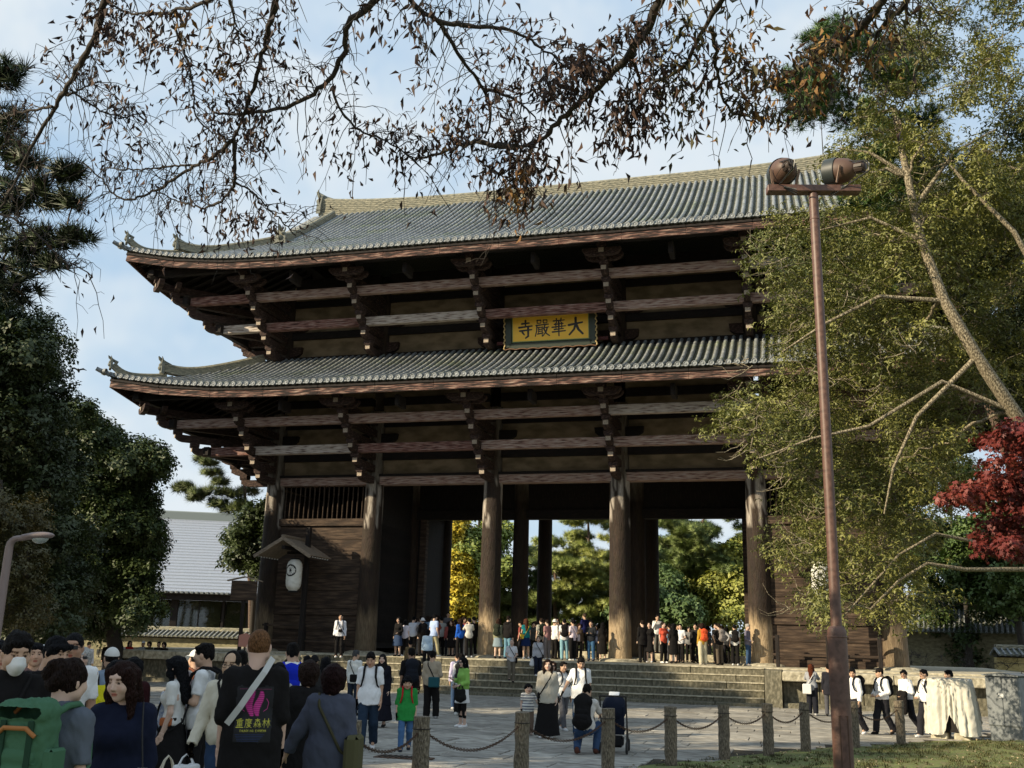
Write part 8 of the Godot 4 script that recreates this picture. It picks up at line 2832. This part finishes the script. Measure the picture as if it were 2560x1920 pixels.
	person({"n": "toddler in a striped tee and brown trousers holding the beige woman's hand", "p": [4.43, 21.85], "face": "to", "t": .2, "h": 1.08, "w": 1.16, "hs": 1.38, "cell": C, "hair": ["fringe", blk], "top": ["tee", white, {"mat": smat, "loose": .03, "hem": .8}], "bot": ["pants", Color(.17, .12, .09), {"loose": .03}], "shoe": Color(.25, .2, .17), "skin": fair, "arms": ["down", "out"]})
	var bw := person({"n": "woman in a loose beige blouse and long black skirt facing the camera", "p": [5.0, 22.33], "face": "to", "t": .0, "h": 1.66, "f": true, "cell": N, "w": 1.06, "hair": ["wavy", Color(.03, .014, .01)], "top": ["long", Color(.45, .41, .33), {"loose": .055, "hem": .76, "sleeve": 1.35}], "bot": ["skirt", blk, {"hem": .06, "flare": .24}], "shoe": Color(.7, .7, .7), "skin": fair, "legs": "ease"})
	shoulder_bag(bw, "small black bag slung across the woman in beige", blk, -1.0, Vector3(.07, .14, .18), blk, Vector3(.2, .92, .04))
	person({"n": "woman in sunglasses and a brown jacket behind the woman in beige", "p": [1382, 1636, 25.5], "face": "to", "h": 1.6, "f": true, "cell": C, "glasses": "sun", "hair": ["wavy", Color(.05, .022, .013)], "top": ["coat", Color(.09, .06, .04)], "skin": fair})
	var wv := person({"n": "young man in a white shirt with black rucksack straps, right of the woman in beige", "p": [1408, 1642, 25.0], "face": "to", "t": .6, "h": 1.62, "cell": C, "top": ["long", Color(.7, .7, .69)], "bot": ["pants", Color(.1, .1, .11)], "shoe": Color(.6, .6, .6), "skin": asia, "legs": "walk"})
	rucksack(wv, "black rucksack of the young man behind the woman in beige", blk)
	var sd2 := person({"n": "man in a white T-shirt and blue jeans behind the pushchair", "p": [1452, 1622, 23.5], "face": "to", "t": .05, "h": 1.74, "cell": N, "head": [.1, .42], "top": ["tee", Color(.78, .78, .77), {"loose": .04, "hem": .8, "sleeve": .85}], "bot": ["pants", Color(.03, .06, .12)], "skin": asia, "arms": ["out", "down"]})
	rucksack(sd2, "black rucksack of the man behind the pushchair", blk, Vector3(.28, .4, .15))
	var cr := person({"n": "man crouching beside the pushchair, back turned, in a pale shirt", "p": [6.5, 25.6], "face": "away", "t": -.2, "h": 1.74, "cell": N, "lean": .22, "legs": "crouch", "head": [-.1, .1], "top": ["tee", Color(.62, .58, .52), {"loose": .03, "hem": .9, "sleeve": .9}], "bot": ["pants", jeans], "shoe": Color(.08, .03, .02), "skin": asia, "arms": ["knees", "knees"]})
	var crk := rucksack(cr, "big black rucksack on the crouching man's back", blk, Vector3(.34, .5, .2), "backpack", "backpack", .22, .05)
	crk.position.y -= .47 * cr.scale.y
	pushchair(Vector3(6.95, ground_y(0, 24.9), 24.9), cr.rotation.y + .1)
	# going down and up the steps
	var od := person({"n": "bald old man in a white tee coming down the steps", "p": [1280, 1588, 40.4], "y": .42, "face": "to", "t": .1, "h": 1.66, "cell": .018, "hair": ["none", blk], "top": ["tee", Color(.62, .62, .64)], "bot": ["pants", Color(.15, .13, .1)], "skin": fair, "legs": "down", "arms": ["low", "low"]})
	shoulder_bag(od, "black shoulder bag of the bald man on the steps", blk, 1.0, Vector3(.08, .22, .24), blk)
	var ow := person({"n": "woman in a pale grey sweater and navy trousers coming down the steps", "p": [1346, 1580, 41.0], "y": .6, "face": "to", "t": .1, "h": 1.64, "f": true, "cell": .018, "glasses": "clear", "hair": ["bun", Color(.1, .06, .04)], "top": ["long", Color(.42, .42, .45), {"loose": .03}], "bot": ["pants", Color(.012, .014, .03), {"loose": .02}], "shoe": Color(.7, .7, .7), "skin": fair, "legs": "down"})
	shoulder_bag(ow, "small black bag on a long strap of the woman in pale grey", blk, 1.0, Vector3(.06, .16, .18), blk)
	hand_bag("white plastic bag hanging from the hand of the woman in pale grey", ow.position + ow.basis * Vector3(-.25, .82, .06), .2, Vector3(.2, .26, .12), Color(.7, .7, .7), Color(.7, .7, .7), .06, "plastic_bag")
	var hd := person({"n": "young man in a white hooded top standing alone on the platform's edge", "p": [851, 1563, 41.5], "y": 1.17, "face": "to", "t": -.1, "h": 1.74, "cell": .018, "top": ["long", Color(.68, .68, .72), {"loose": .035, "hood": 1}], "bot": ["pants", blk], "shoe": Color(.6, .6, .6), "skin": asia})
	rucksack(hd, "black rucksack of the young man alone on the platform's edge", blk)
	shoulder_bag(hd, "black pouch on the front of the young man alone on the platform", blk, 1.0, Vector3(.16, .12, .08), blk, Vector3(.03, 1.05, .2), "pouch")
	# the schoolboys on the right
	var sp := [[11.88, 16.28, "first student from the left, in a white shirt and dark trousers, looking down", "short", .1, .35, "walk", ["down", "down"], true], [12.61, 15.83, "student in a dark cap and white shirt holding something small", "cap", -.9, .1, "walk", ["low", "low"], true], [13.35, 14.4, "student in a white shirt with a dark jacket hung over his arm", "fringe", -.2, .1, "stride", ["down", "low"], false], [13.66, 16.21, "student in a white shirt just left of the sheeted box, head turned left", "short", -.8, .0, "walk", ["low", "down"], true], [14.32, 15.81, "last student on the right, in a dark vest over a white shirt, behind the sheet", "short", -1.1, .0, "walk", ["down", "down"], false]]
	for q in sp:
		var dark: bool = q[2].begins_with("last")
		var st := person({"n": q[2], "p": [q[0], q[1]], "g": "students walking in a row on the right", "face": "to", "t": -.75, "h": 1.68, "cell": N, "head": [q[4] + .5, q[5]], "hair": [q[3], Color(.012, .01, .012)], "top": ["long", Color(.8, .8, .8), {"loose": .035, "hem": .92, "collar": 1}], "bot": ["pants", Color(.018, .018, .022), {"loose": .03}], "shoe": Color(.7, .7, .7) if not q[2].contains("cap") else blk, "skin": asia, "legs": q[6], "arms": q[7]})
		if q[8]:
			rucksack(st, "black school rucksack on the " + ["first student from the left", "student in the dark cap", "", "student left of the sheet"][sp.find(q)], blk)
		if dark:
			var vm := MB.new()
			net([cap(Vector3(-.06, .97, 0), Vector3(.06, .97, 0), .155, .155, 1.12, .06, [Plane(Vector3.DOWN, -.9)]), cap(Vector3(0, 1.0, 0), Vector3(0, 1.15, 0), .165, .165, 1.2, .06), cap(Vector3(-.075, 1.27, 0), Vector3(.075, 1.27, 0), .142, .142, 1.18, .06), cap(Vector3(-.13, 1.4, 0), Vector3(.13, 1.4, 0), .07, .07, 1.0, .05)], .016, vm)
			put(vm.done(), "vest", cloth(blk), st)
		if q[2].contains("jacket hung"):
			var jk := thing("jacket", "black jacket hung over the third student's forearm", "jacket", st.position + st.basis * Vector3(.1, .75, .24), st.rotation.y)
			var jm := MB.new()
			net([cap(Vector3(-.1, .27, 0), Vector3(.1, .27, 0), .07, .07, 1.0, .05), cap(Vector3(-.06, .25, .03), Vector3(-.08, -.12, .02), .1, .1, 1.5, .05), cap(Vector3(.07, .25, .03), Vector3(.06, -.2, .02), .1, .09, 1.5, .05)], .016, jm, null, .02, 3.0)
			put(jm.done(), "cloth", cloth(blk), jk)
	var cam := person({"n": "woman with long auburn hair photographing the gate from the ground at right", "p": [10.94, 8.54], "face": "away", "t": -.1, "h": 1.64, "f": true, "cell": .02, "hair": ["long", Color(.16, .045, .02)], "top": ["long", Color(.3, .31, .33), {"loose": .03}], "bot": ["pants", Color(.015, .016, .022), {"loose": .035}], "shoe": Color(.5, .5, .5), "skin": fair, "arms": ["photo", "photo"]})
	shoulder_bag(cam, "white shoulder bag of the woman photographing at right", Color(.65, .65, .62), 1.0, Vector3(.3, .34, .08), Color(.65, .65, .62), Vector3(.14, .88, -.2))
	person({"n": "person in dark clothes mostly hidden behind the lamp pole", "p": [11.5, 8.6], "face": "away", "h": 1.66, "cell": .02, "top": ["coat", Color(.02, .02, .026), {"hem": .7}], "bot": ["pants", Color(.08, .08, .09)], "skin": asia})
	crowd()

# people on the platform and by the far wall: [px, px, distance, turn, height, woman, label, hair, top, bottom, shoe, arms, legs, bag colour or null]
func crowd() -> void:
	var blk := Color(.012, .012, .012)
	var wh := Color(.72, .72, .72)
	var jn := Color(.06, .12, .2)
	var F := FLOOR + .01
	var rows := [
		[1034, 1552, 45.0, "away", 1.68, false, "man in a pale blue-white shirt at the left of the platform crowd", ["short", blk], ["long", Color(.5, .54, .62)], ["pants", blk], blk, ["photo", "down"], "stand", null],
		[1057, 1560, 44.5, "away", 1.62, true, "person in a white bucket hat and black rucksack on the platform", ["hat", wh], ["long", blk], ["pants", blk], blk, ["down", "down"], "stand", blk],
		[1087, 1534, 44.0, "away", 1.8, false, "man in a light blue short-sleeved shirt and khaki trousers climbing onto the platform", ["short", blk], ["tee", Color(.36, .46, .7), {"loose": .035}], ["pants", Color(.36, .33, .2)], wh, ["down", "down"], "walk", null],
		[1105, 1531, 47.5, "away", 1.74, false, "person in a pale grey shirt standing inside the left opening", ["short", blk], ["tee", Color(.4, .42, .42)], ["pants", blk], blk, ["down", "down"], "stand", null],
		[1152, 1542, 44.0, "away", 1.64, true, "woman with long hair in a bright blue jacket", ["long", Color(.03, .016, .012)], ["long", Color(.02, .11, .52)], ["pants", blk], blk, ["down", "down"], "stand", null],
		[1174, 1545, 43.8, "away", 1.66, true, "woman in a pale top raising both arms to take a photo by the third pillar", ["bun", blk], ["long", Color(.55, .53, .48)], ["pants", blk], wh, ["photo", "photo"], "ease", null],
		[1186, 1531, 46.0, "away", 1.76, false, "tall man in black beside the third pillar", ["short", blk], ["long", blk], ["pants", blk], blk, ["down", "down"], "stand", null],
		[1130, 1553, 46.0, "to", 1.58, true, "woman with auburn hair and a dark jacket facing out of the left opening", ["long", Color(.1, .035, .02)], ["coat", blk], ["skirt", blk, {"hem": .4}], blk, ["down", "down"], "stand", null],
		[996, 1578, 42.4, "to", 1.6, true, "woman in a plaid skirt near the second pillar", ["bob", blk], ["long", blk], ["skirt", Color(.03, .05, .1), {"hem": .45}], blk, ["down", "low"], "stand", null],
		[1013, 1585, 42.6, "away", 1.5, true, "girl in a pale top bending by the second pillar", ["bob", blk], ["tee", Color(.6, .55, .6)], ["pants", blk], wh, ["down", "down"], "stand", null],
		[1120, 1560, 48.5, "to", 1.66, false, "person in dark grey deep inside the left opening", ["short", blk], ["long", Color(.1, .1, .11)], ["pants", blk], blk, ["down", "down"], "stand", null],
		[1246, 1555, 43.6, "away", 1.66, true, "person with an olive jacket and dark rucksack right of the third pillar", ["long", Color(.06, .03, .02)], ["long", Color(.22, .22, .14)], ["skirt", Color(.2, .26, .3), {"hem": .5}], blk, ["down", "down"], "stand", Color(.025, .03, .02)],
		[1271, 1541, 43.4, "away", 1.78, false, "man in a black hooded jacket and pale jeans right of the third pillar", ["short", Color(.03, .02, .015)], ["coat", blk, {"loose": .04, "hood": 1}], ["pants", Color(.12, .24, .32)], Color(.02, .03, .05), ["down", "down"], "stand", null],
		[1316, 1541, 44.0, "away", 1.7, true, "red-haired woman in a teal top and dark blue skirt", ["long", Color(.12, .045, .025)], ["tee", Color(.01, .16, .18), {"sleeve": .5}], ["skirt", Color(.008, .02, .08), {"hem": .55, "flare": .2}], wh, ["down", "phone"], "ease", null],
		[1354, 1539, 44.5, "away", 1.74, false, "man with a dark green rucksack in the middle of the platform crowd", ["short", Color(.04, .025, .018)], ["tee", Color(.36, .35, .3)], ["pants", blk], blk, ["down", "down"], "stand", Color(.012, .02, .014)],
		[1369, 1545, 44.2, "away", 1.68, true, "woman in a dusty pink top and grey patterned trousers", ["short", Color(.03, .02, .016)], ["tee", Color(.32, .17, .17)], ["pants", Color(.14, .13, .14), {"loose": .03}], wh, ["down", "down"], "stand", null],
		[1387, 1536, 46.0, "away", 1.74, false, "man in a white hat and white shirt in the middle opening", ["hat", Color(.75, .74, .7)], ["long", Color(.7, .7, .68)], ["pants", blk], blk, ["down", "phone"], "stand", null],
		[1411, 1542, 43.6, "away", 1.72, false, "man in a white tee with a black rucksack and pale teal jeans", ["short", blk], ["tee", wh], ["pants", Color(.2, .36, .42), {"loose": .02}], Color(.1, .14, .16), ["strap", "down"], "ease", blk],
		[1433, 1544, 43.4, "away", 1.7, true, "woman in a pale pink tee and wide black trousers", ["bun", blk], ["tee", Color(.66, .55, .6)], ["pants", blk, {"loose": .03}], wh, ["down", "low"], "stand", null],
		[1462, 1527, 49.6, "away", 1.78, false, "tall man in navy in the middle opening", ["short", Color(.1, .07, .05)], ["long", Color(.012, .014, .07)], ["pants", blk], blk, ["down", "phone"], "stand", null],
		[1478, 1549, 43.6, "to", 1.68, false, "man in a dark jacket and blue jeans looking at his phone", ["short", blk], ["coat", Color(.02, .022, .026)], ["pants", Color(.04, .1, .19)], Color(.02, .03, .06), ["phone", "phone"], "stand", null],
		[1507, 1558, 44.8, "away", 1.64, true, "woman in black just left of the fourth pillar", ["long", blk], ["long", blk], ["skirt", blk, {"hem": .3}], blk, ["down", "down"], "stand", null],
		[1334, 1560, 46.5, "to", 1.62, true, "woman in dark clothes between the teal top and the green rucksack", ["bob", blk], ["long", Color(.05, .05, .05)], ["pants", blk], blk, ["down", "down"], "stand", null],
		[1448, 1560, 47.0, "to", 1.6, true, "woman in a brown jacket deep in the middle opening", ["bob", Color(.05, .02, .015)], ["coat", Color(.1, .07, .05)], ["pants", blk], blk, ["down", "down"], "stand", null],
		[1606, 1546, 43.4, "away", 1.74, false, "man in a black suit right of the fourth pillar", ["short", Color(.03, .02, .016)], ["coat", blk, {"hem": .7}], ["pants", blk], blk, ["down", "down"], "stand", null],
		[1623, 1554, 43.4, "to", 1.68, true, "woman in a black dress beside the man in the black suit", ["bun", Color(.04, .025, .02)], ["dress", blk, {"sleeve": 1.2, "hem": .7}], ["skirt", blk, {"hem": .45, "flare": .17}], wh, ["down", "down"], "stand", null],
		[1643, 1531, 48.2, "to", 1.78, false, "man in a white shirt raised above the crowd in the right opening", ["short", blk], ["long", wh], ["pants", Color(.14, .14, .13)], blk, ["chin", "down"], "stand", null],
		[1658, 1553, 43.2, "to", 1.7, true, "woman in an orange-red polo shirt and black trousers", ["bun", Color(.03, .018, .014)], ["tee", Color(.55, .09, .05)], ["pants", blk], wh, ["down", "hip"], "stand", null],
		[1683, 1556, 43.0, "away", 1.64, true, "woman in a long black dress with bare calves", ["long", blk], ["dress", blk, {"sleeve": 1.5, "hem": .7}], ["skirt", blk, {"hem": .38, "flare": .2}], blk, ["down", "down"], "stand", null],
		[1701, 1561, 44.6, "to", 1.66, false, "person in a white shirt leaning over a pushchair on the platform", ["short", blk], ["tee", Color(.66, .68, .72)], ["pants", blk], blk, ["low", "low"], "stand", null],
		[1738, 1553, 45.0, "to", 1.7, false, "man in a dark sweater behind the orange rucksack", ["short", blk], ["long", Color(.02, .02, .02)], ["pants", blk], blk, ["down", "down"], "stand", null],
		[1755, 1565, 41.9, "away", 1.66, true, "person in a mustard shirt and cream trousers with an orange rucksack", ["bob", Color(.04, .02, .015)], ["long", Color(.42, .26, .04)], ["pants", Color(.5, .46, .33), {"loose": .035}], Color(.5, .46, .38), ["down", "down"], "ease", Color(.62, .09, .03)],
		[1797, 1566, 42.0, "away", 1.66, false, "man in a dark tee and brown trousers with a grey rucksack", ["short", Color(.03, .018, .014)], ["tee", blk], ["pants", Color(.1, .08, .06)], blk, ["down", "hip"], "ease", Color(.2, .18, .17)],
		[1790, 1552, 44.5, "to", 1.72, false, "man in black behind the grey rucksack", ["short", blk], ["long", blk], ["pants", blk], blk, ["down", "down"], "stand", null],
		[1836, 1565, 42.0, "away", 1.64, false, "boy in a white tee with a black rucksack near the fifth pillar", ["fringe", blk], ["tee", Color(.66, .66, .64)], ["pants", blk, {"loose": .025}], Color(.55, .55, .55), ["down", "down"], "stand", blk],
		[1868, 1558, 42.2, "side", 1.68, false, "white-haired person in a mauve shirt and jeans against the fifth pillar", ["short", Color(.62, .6, .57)], ["long", Color(.16, .15, .2)], ["pants", Color(.04, .08, .16)], Color(.2, .2, .2), ["low", "down"], "stand", null],
		[1722, 1568, 47.0, "to", 1.6, true, "woman in grey deep in the right opening", ["bob", blk], ["long", Color(.2, .2, .2)], ["pants", blk], blk, ["down", "down"], "stand", null],
		[1815, 1572, 47.5, "away", 1.62, true, "woman in a dark coat deep in the right opening near the jamb", ["bob", blk], ["coat", Color(.04, .04, .045)], ["pants", blk], blk, ["down", "down"], "stand", null]]
	for q in rows:
		var d := {"n": q[6], "p": [q[0], q[1], q[2]], "y": F + (.34 if q[2] > 48.0 and q[2] < 49.9 else 0.0), "h": q[4], "f": q[5], "hair": q[7], "top": q[8], "bot": q[9], "shoe": q[10], "arms": q[11], "legs": q[12], "face": q[3], "t": rng.randf_range(-.8, .8), "skin": Color(.5, .33, .23).lerp(Color(.6, .43, .34), rng.randf()), "g": "visitors standing on the gate's platform"}
		if q[3] == "side":
			d.t = 1.2
		var o := person(d)
		if q[13] != null:
			rucksack(o, "rucksack of the " + String(q[6]).split(" with ")[0].substr(0, 60), q[13])
		if String(q[6]).begins_with("red-haired"):
			shoulder_bag(o, "yellow strap bag across the back of the woman in the teal top", Color(.6, .45, .05), 1.0, Vector3(.1, .2, .2), Color(.65, .5, .05), Vector3(.2, .95, -.05))
		if String(q[6]).contains("pale pink"):
			shoulder_bag(o, "pale pink shoulder bag of the woman in black trousers", Color(.5, .42, .42), -1.0, Vector3(.12, .3, .3), Color(.5, .42, .42), Vector3(.24, .95, 0))
	# more of them standing deeper inside, partly hidden
	var wear := [Color(.02, .02, .024), Color(.1, .1, .11), Color(.3, .3, .31), Color(.6, .6, .6), Color(.05, .06, .1), Color(.2, .15, .1), Color(.3, .08, .07), Color(.12, .2, .3)]
	var said := ["black", "dark grey", "grey", "white", "navy", "brown", "rust red", "blue"]
	var named := {}
	for k in 30:
		var span: Array = [[1045, 1185], [1250, 1505], [1605, 1850]][k % 3]
		var f2 := k % 2 == 0
		var c := rng.randi() % 8
		var u := rng.randf_range(span[0], span[1])
		var say := ""
		for h in 8:
			say = "%s in a %s top, %s inside the %s opening" % ["woman" if f2 else "man", said[(c + h) % 8], ["half hidden", "far back", "in the shade"][k / 3 % 3], ["left", "middle", "right"][k % 3]]
			if not named.has(say):
				c = (c + h) % 8
				break
		named[say] = true
		person({"n": say, "p": [u, 1560, rng.randf_range(44.5, 53.0)], "y": F, "face": "away" if rng.randf() < .6 else "to", "t": rng.randf_range(-1.3, 1.3), "h": rng.randf_range(1.52, 1.82), "f": f2, "hair": [["bob", "long", "bun"][k % 3] if f2 else "short", Color(.03, .018, .014)], "top": [["long", "tee", "coat"][k % 3], wear[c]], "bot": ["pants", wear[rng.randi() % 3]], "skin": Color(.5, .33, .23), "arms": [["down", "down"], ["photo", "photo"], ["phone", "down"], ["hip", "down"]][rng.randi() % 4], "legs": ["stand", "ease", "walk"][rng.randi() % 3], "g": "visitors standing on the gate's platform"})
	# on the steps
	for q in [[1027, 1592, 40.0, .3, "woman in a tan coat and long black skirt going up the steps", ["bun", blk], ["coat", Color(.14, .1, .05)], ["skirt", blk, {"hem": .25, "flare": .2}], wh, true], [1069, 1588, 40.6, .75, "woman in a pale blue shirt going up the steps", ["bob", blk], ["long", Color(.45, .58, .7), {"loose": .03}], ["pants", blk], blk, true]]:
		var o := person({"n": q[4], "p": [q[0], q[1], q[2]], "y": q[3], "face": "away", "h": 1.62, "f": q[9], "hair": q[5], "top": q[6], "bot": q[7], "shoe": q[8], "cell": .02})
	# by the pale wall at the far left
	for q in [[303, 1603, 46.0, "balding man in a white shirt with a rucksack strap by the pale wall", ["balding", Color(.1, .1, .1)], Color(.6, .6, .6), false], [326, 1593, 47.0, "woman in a red jacket by the pale wall", ["long", blk], Color(.42, .02, .02), true], [358, 1612, 47.0, "person in a white cap by the pale wall", ["cap", wh], Color(.38, .4, .4), false], [375, 1602, 47.0, "person in olive green with a mask by the pale wall", ["bob", blk], Color(.06, .06, .04), true], [399, 1598, 46.5, "tall person in black by the pale wall", ["short", blk], blk, false], [412, 1601, 46.0, "person in black in a white mask beside the tall one in black", ["bob", blk], blk, true], [272, 1603, 45.0, "dark-coated person in shadow at the left of the pale wall", ["short", blk], blk, false], [226, 1586, 40.0, "person with a white scarf under the left trees", ["short", blk], Color(.6, .6, .64), false]]:
		person({"n": q[3], "p": [q[0], q[1], q[2]], "face": "to", "t": rng.randf_range(-.6, .6), "h": 1.66, "f": q[6], "hair": q[4], "top": ["long", q[5]], "g": "people by the pale wall"})
	# heads crowding the left edge behind the masked man
	for q in [[6, 1612, 8.6, "man in a light blue shirt cut off by the left edge", ["short", blk], Color(.4, .46, .54), false], [62, 1600, 13.0, "person in a dark navy cap among the heads at left", ["cap", Color(.012, .014, .03)], Color(.03, .03, .05), false], [92, 1612, 11.0, "man in a plaid shirt behind the young man with the fringe", ["short", blk], Color(.12, .08, .08), false], [20, 1598, 15.0, "person in a straw-coloured hat among the heads at left", ["hat", Color(.35, .3, .2)], Color(.05, .05, .05), true], [110, 1600, 16.0, "person in a white sun hat far back among the heads at left", ["hat", wh], Color(.2, .2, .2), true], [78, 1592, 20.0, "woman with fair hair far back among the heads at left", ["bob", Color(.4, .3, .16)], Color(.1, .1, .12), true]]:
		person({"n": q[3], "p": [q[0], q[1], q[2]], "face": "to", "t": rng.randf_range(-.5, .5), "h": 1.68, "f": q[6], "hair": q[4], "top": ["long", q[5]], "cell": .018 if q[2] < 14 else .022})

# the print on the back of the black T-shirt: a magenta shape, four yellow characters, a small line and blue bars
func shirt_print(who: Node3D) -> void:
	var shirt: MeshInstance3D = null
	for c in who.get_children():
		if String(c.name).begins_with("shirt"):
			shirt = c
	var a := shirt.mesh.surface_get_arrays(0)
	var v: PackedVector3Array = a[Mesh.ARRAY_VERTEX]
	var n: PackedVector3Array = a[Mesh.ARRAY_NORMAL]
	var idx: PackedInt32Array = a[Mesh.ARRAY_INDEX]
	var m := MB.new()
	var lo := Vector2(-.135, .93)
	var sz := Vector2(.26, .4)
	for k in range(0, idx.size(), 3):
		var ok := true
		for h in 3:
			var p := v[idx[k + h]]
			if p.z > -.05 or n[idx[k + h]].z > -.3 or p.x < lo.x or p.x > lo.x + sz.x or p.y < lo.y or p.y > lo.y + sz.y:
				ok = false
		if ok:
			var q := m.v.size()
			for h in 3:
				var p := v[idx[k + h]]
				m.vert(p + n[idx[k + h]] * .003, n[idx[k + h]], Vector2(1.0 - (p.x - lo.x) / sz.x, 1.0 - (p.y - lo.y) / sz.y))
			m.i.append(q); m.i.append(q + 1); m.i.append(q + 2)
	var im := Image.create(390, 600, false, Image.FORMAT_RGB8)
	im.fill(lin(.012, .012, .013))
	var pink := lin(.62, .05, .3)
	var r := RandomNumberGenerator.new()
	r.seed = 8
	im.fill_rect(Rect2i(30, 40, 330, 3), lin(.3, .05, .15))
	for y in range(60, 320):
		var f := (y - 60) / 260.0
		for s in [-1, 1]:
			var c: float = 195 + s * (34 + 22 * sin(f * 5.0 + s)) + (12 if s > 0 else 0)
			var w: float = 16 + 22 * sin(f * PI) + r.randf_range(-6, 6)
			im.fill_rect(Rect2i(int(c - w), y, int(w * 2), 1), pink.lerp(lin(.3, .02, .14), .5 + .5 * sin(y * .3 + s)))
	for s in [-1, 1]:
		brush(im, [[.02, [V(.2, 0), V(.0, .3), V(.1, .8), V(.4, 1.0)]]] if s < 0 else [[.02, [V(.8, 0), V(1.0, .3), V(.9, .8), V(.6, 1.0)]]], V(50 if s < 0 else 220, 140), V(120, 130), pink)
	var yl := lin(.5, .46, .06)
	var k2 := 0
	for g in ["重", "慶", "森", "林"]:
		brush(im, glyph(g), V(22 + k2 * 90, 345), V(78, 92), yl, .8)
		k2 += 1
	# the small yellow line of letters under them
	var f5 := {"C": [[.1, [V(1, .1), V(.2, 0), V(0, .5), V(.2, 1), V(1, .9)]]], "H": [[.1, [V(0, 0), V(0, 1)]], [.1, [V(1, 0), V(1, 1)]], [.1, [V(0, .5), V(1, .5)]]], "U": [[.1, [V(0, 0), V(0, .8), V(.5, 1), V(1, .8), V(1, 0)]]], "N": [[.1, [V(0, 1), V(0, 0), V(1, 1), V(1, 0)]]], "G": [[.1, [V(1, .1), V(.2, 0), V(0, .5), V(.2, 1), V(1, .9), V(1, .5), V(.6, .5)]]], "K": [[.1, [V(0, 0), V(0, 1)]], [.1, [V(1, 0), V(0, .5), V(1, 1)]]], "I": [[.1, [V(.5, 0), V(.5, 1)]]], "E": [[.1, [V(1, 0), V(0, 0), V(0, 1), V(1, 1)]], [.1, [V(0, .5), V(.8, .5)]]], "X": [[.1, [V(0, 0), V(1, 1)]], [.1, [V(1, 0), V(0, 1)]]], "P": [[.1, [V(0, 1), V(0, 0), V(1, 0), V(1, .5), V(0, .5)]]], "R": [[.1, [V(0, 1), V(0, 0), V(1, 0), V(1, .5), V(0, .5), V(1, 1)]]], "S": [[.1, [V(1, .1), V(0, .1), V(0, .5), V(1, .5), V(1, .9), V(0, .9)]]]}
	var x := 66
	for ch in "CHUNGKING EXPRESS":
		if f5.has(ch):
			brush(im, f5[ch], V(x, 458), V(11, 20), yl)
		x += 16
	for k in 5:
		im.fill_rect(Rect2i(20 + k * 6, 505 + k * 16, 300 - k * 20, 5), lin(.02, .04, .12))
	put(m.done(), "shirt_print", picture_mat(im, .9), who)

# a pushchair with a dark hood, seen from behind
func pushchair(at: Vector3, turn: float) -> void:
	var o := thing("pushchair", "dark navy pushchair with a raised hood beside the crouching man", "pushchair", at, turn)
	var nv := cloth(Color(.012, .016, .03))
	var hood := MB.new()
	net([egg(Vector3(0, .82, .05), Vector3(.24, .27, .32), .02, [Plane(Vector3(0, -1, .3).normalized(), -.6), Plane(Vector3(0, -.3, 1).normalized(), .05)])], .016, hood)
	put(hood.done(), "hood", nv, o)
	put(box_mesh(Vector3(.2, .02, .16), .008), "hood_window", cloth(Color(.6, .62, .64)), o, Transform3D(Basis(Vector3.RIGHT, -.35), Vector3(0, 1.085, -.02)))
	var seat := MB.new()
	seat.box(Vector3(0, .6, -.1), Vector3(.4, .55, .06), .02, Basis(Vector3.RIGHT, -.25))
	seat.box(Vector3(0, .4, .14), Vector3(.4, .06, .4), .02)
	put(seat.done(), "seat", nv, o)
	put(box_mesh(Vector3(.36, .2, .34), .04), "basket", cloth(Color(.015, .015, .015)), o, Transform3D(Basis(), Vector3(0, .2, .02)))
	var fr := MB.new()
	for s in [-1, 1]:
		fr.tube(PackedVector3Array([Vector3(s * .25, 1.06, -.42), Vector3(s * .25, .6, -.1), Vector3(s * .25, .14, .36)]), PackedFloat32Array([.014, .014, .014]), 6)
		fr.tube(PackedVector3Array([Vector3(s * .25, .55, -.06), Vector3(s * .26, .14, -.3)]), PackedFloat32Array([.014, .014]), 6)
	fr.tube(PackedVector3Array([Vector3(-.25, 1.06, -.42), Vector3(.25, 1.06, -.42)]), PackedFloat32Array([.018, .018]), 6)
	put(fr.done(), "frame", M.iron, o)
	for s in [-1, 1]:
		for z in [-.3, .36]:
			var w := MB.new()
			w.lathe(PackedVector2Array([Vector2(.07, -.02), Vector2(.1, -.022), Vector2(.115, -.01), Vector2(.115, .01), Vector2(.1, .022), Vector2(.07, .02), Vector2(.03, .025), Vector2(.001, .025)]), 16, Vector3(s * .26, .115, z), Basis(Vector3.BACK, PI * .5))
			put(w.done(), "wheel", M.black, o)
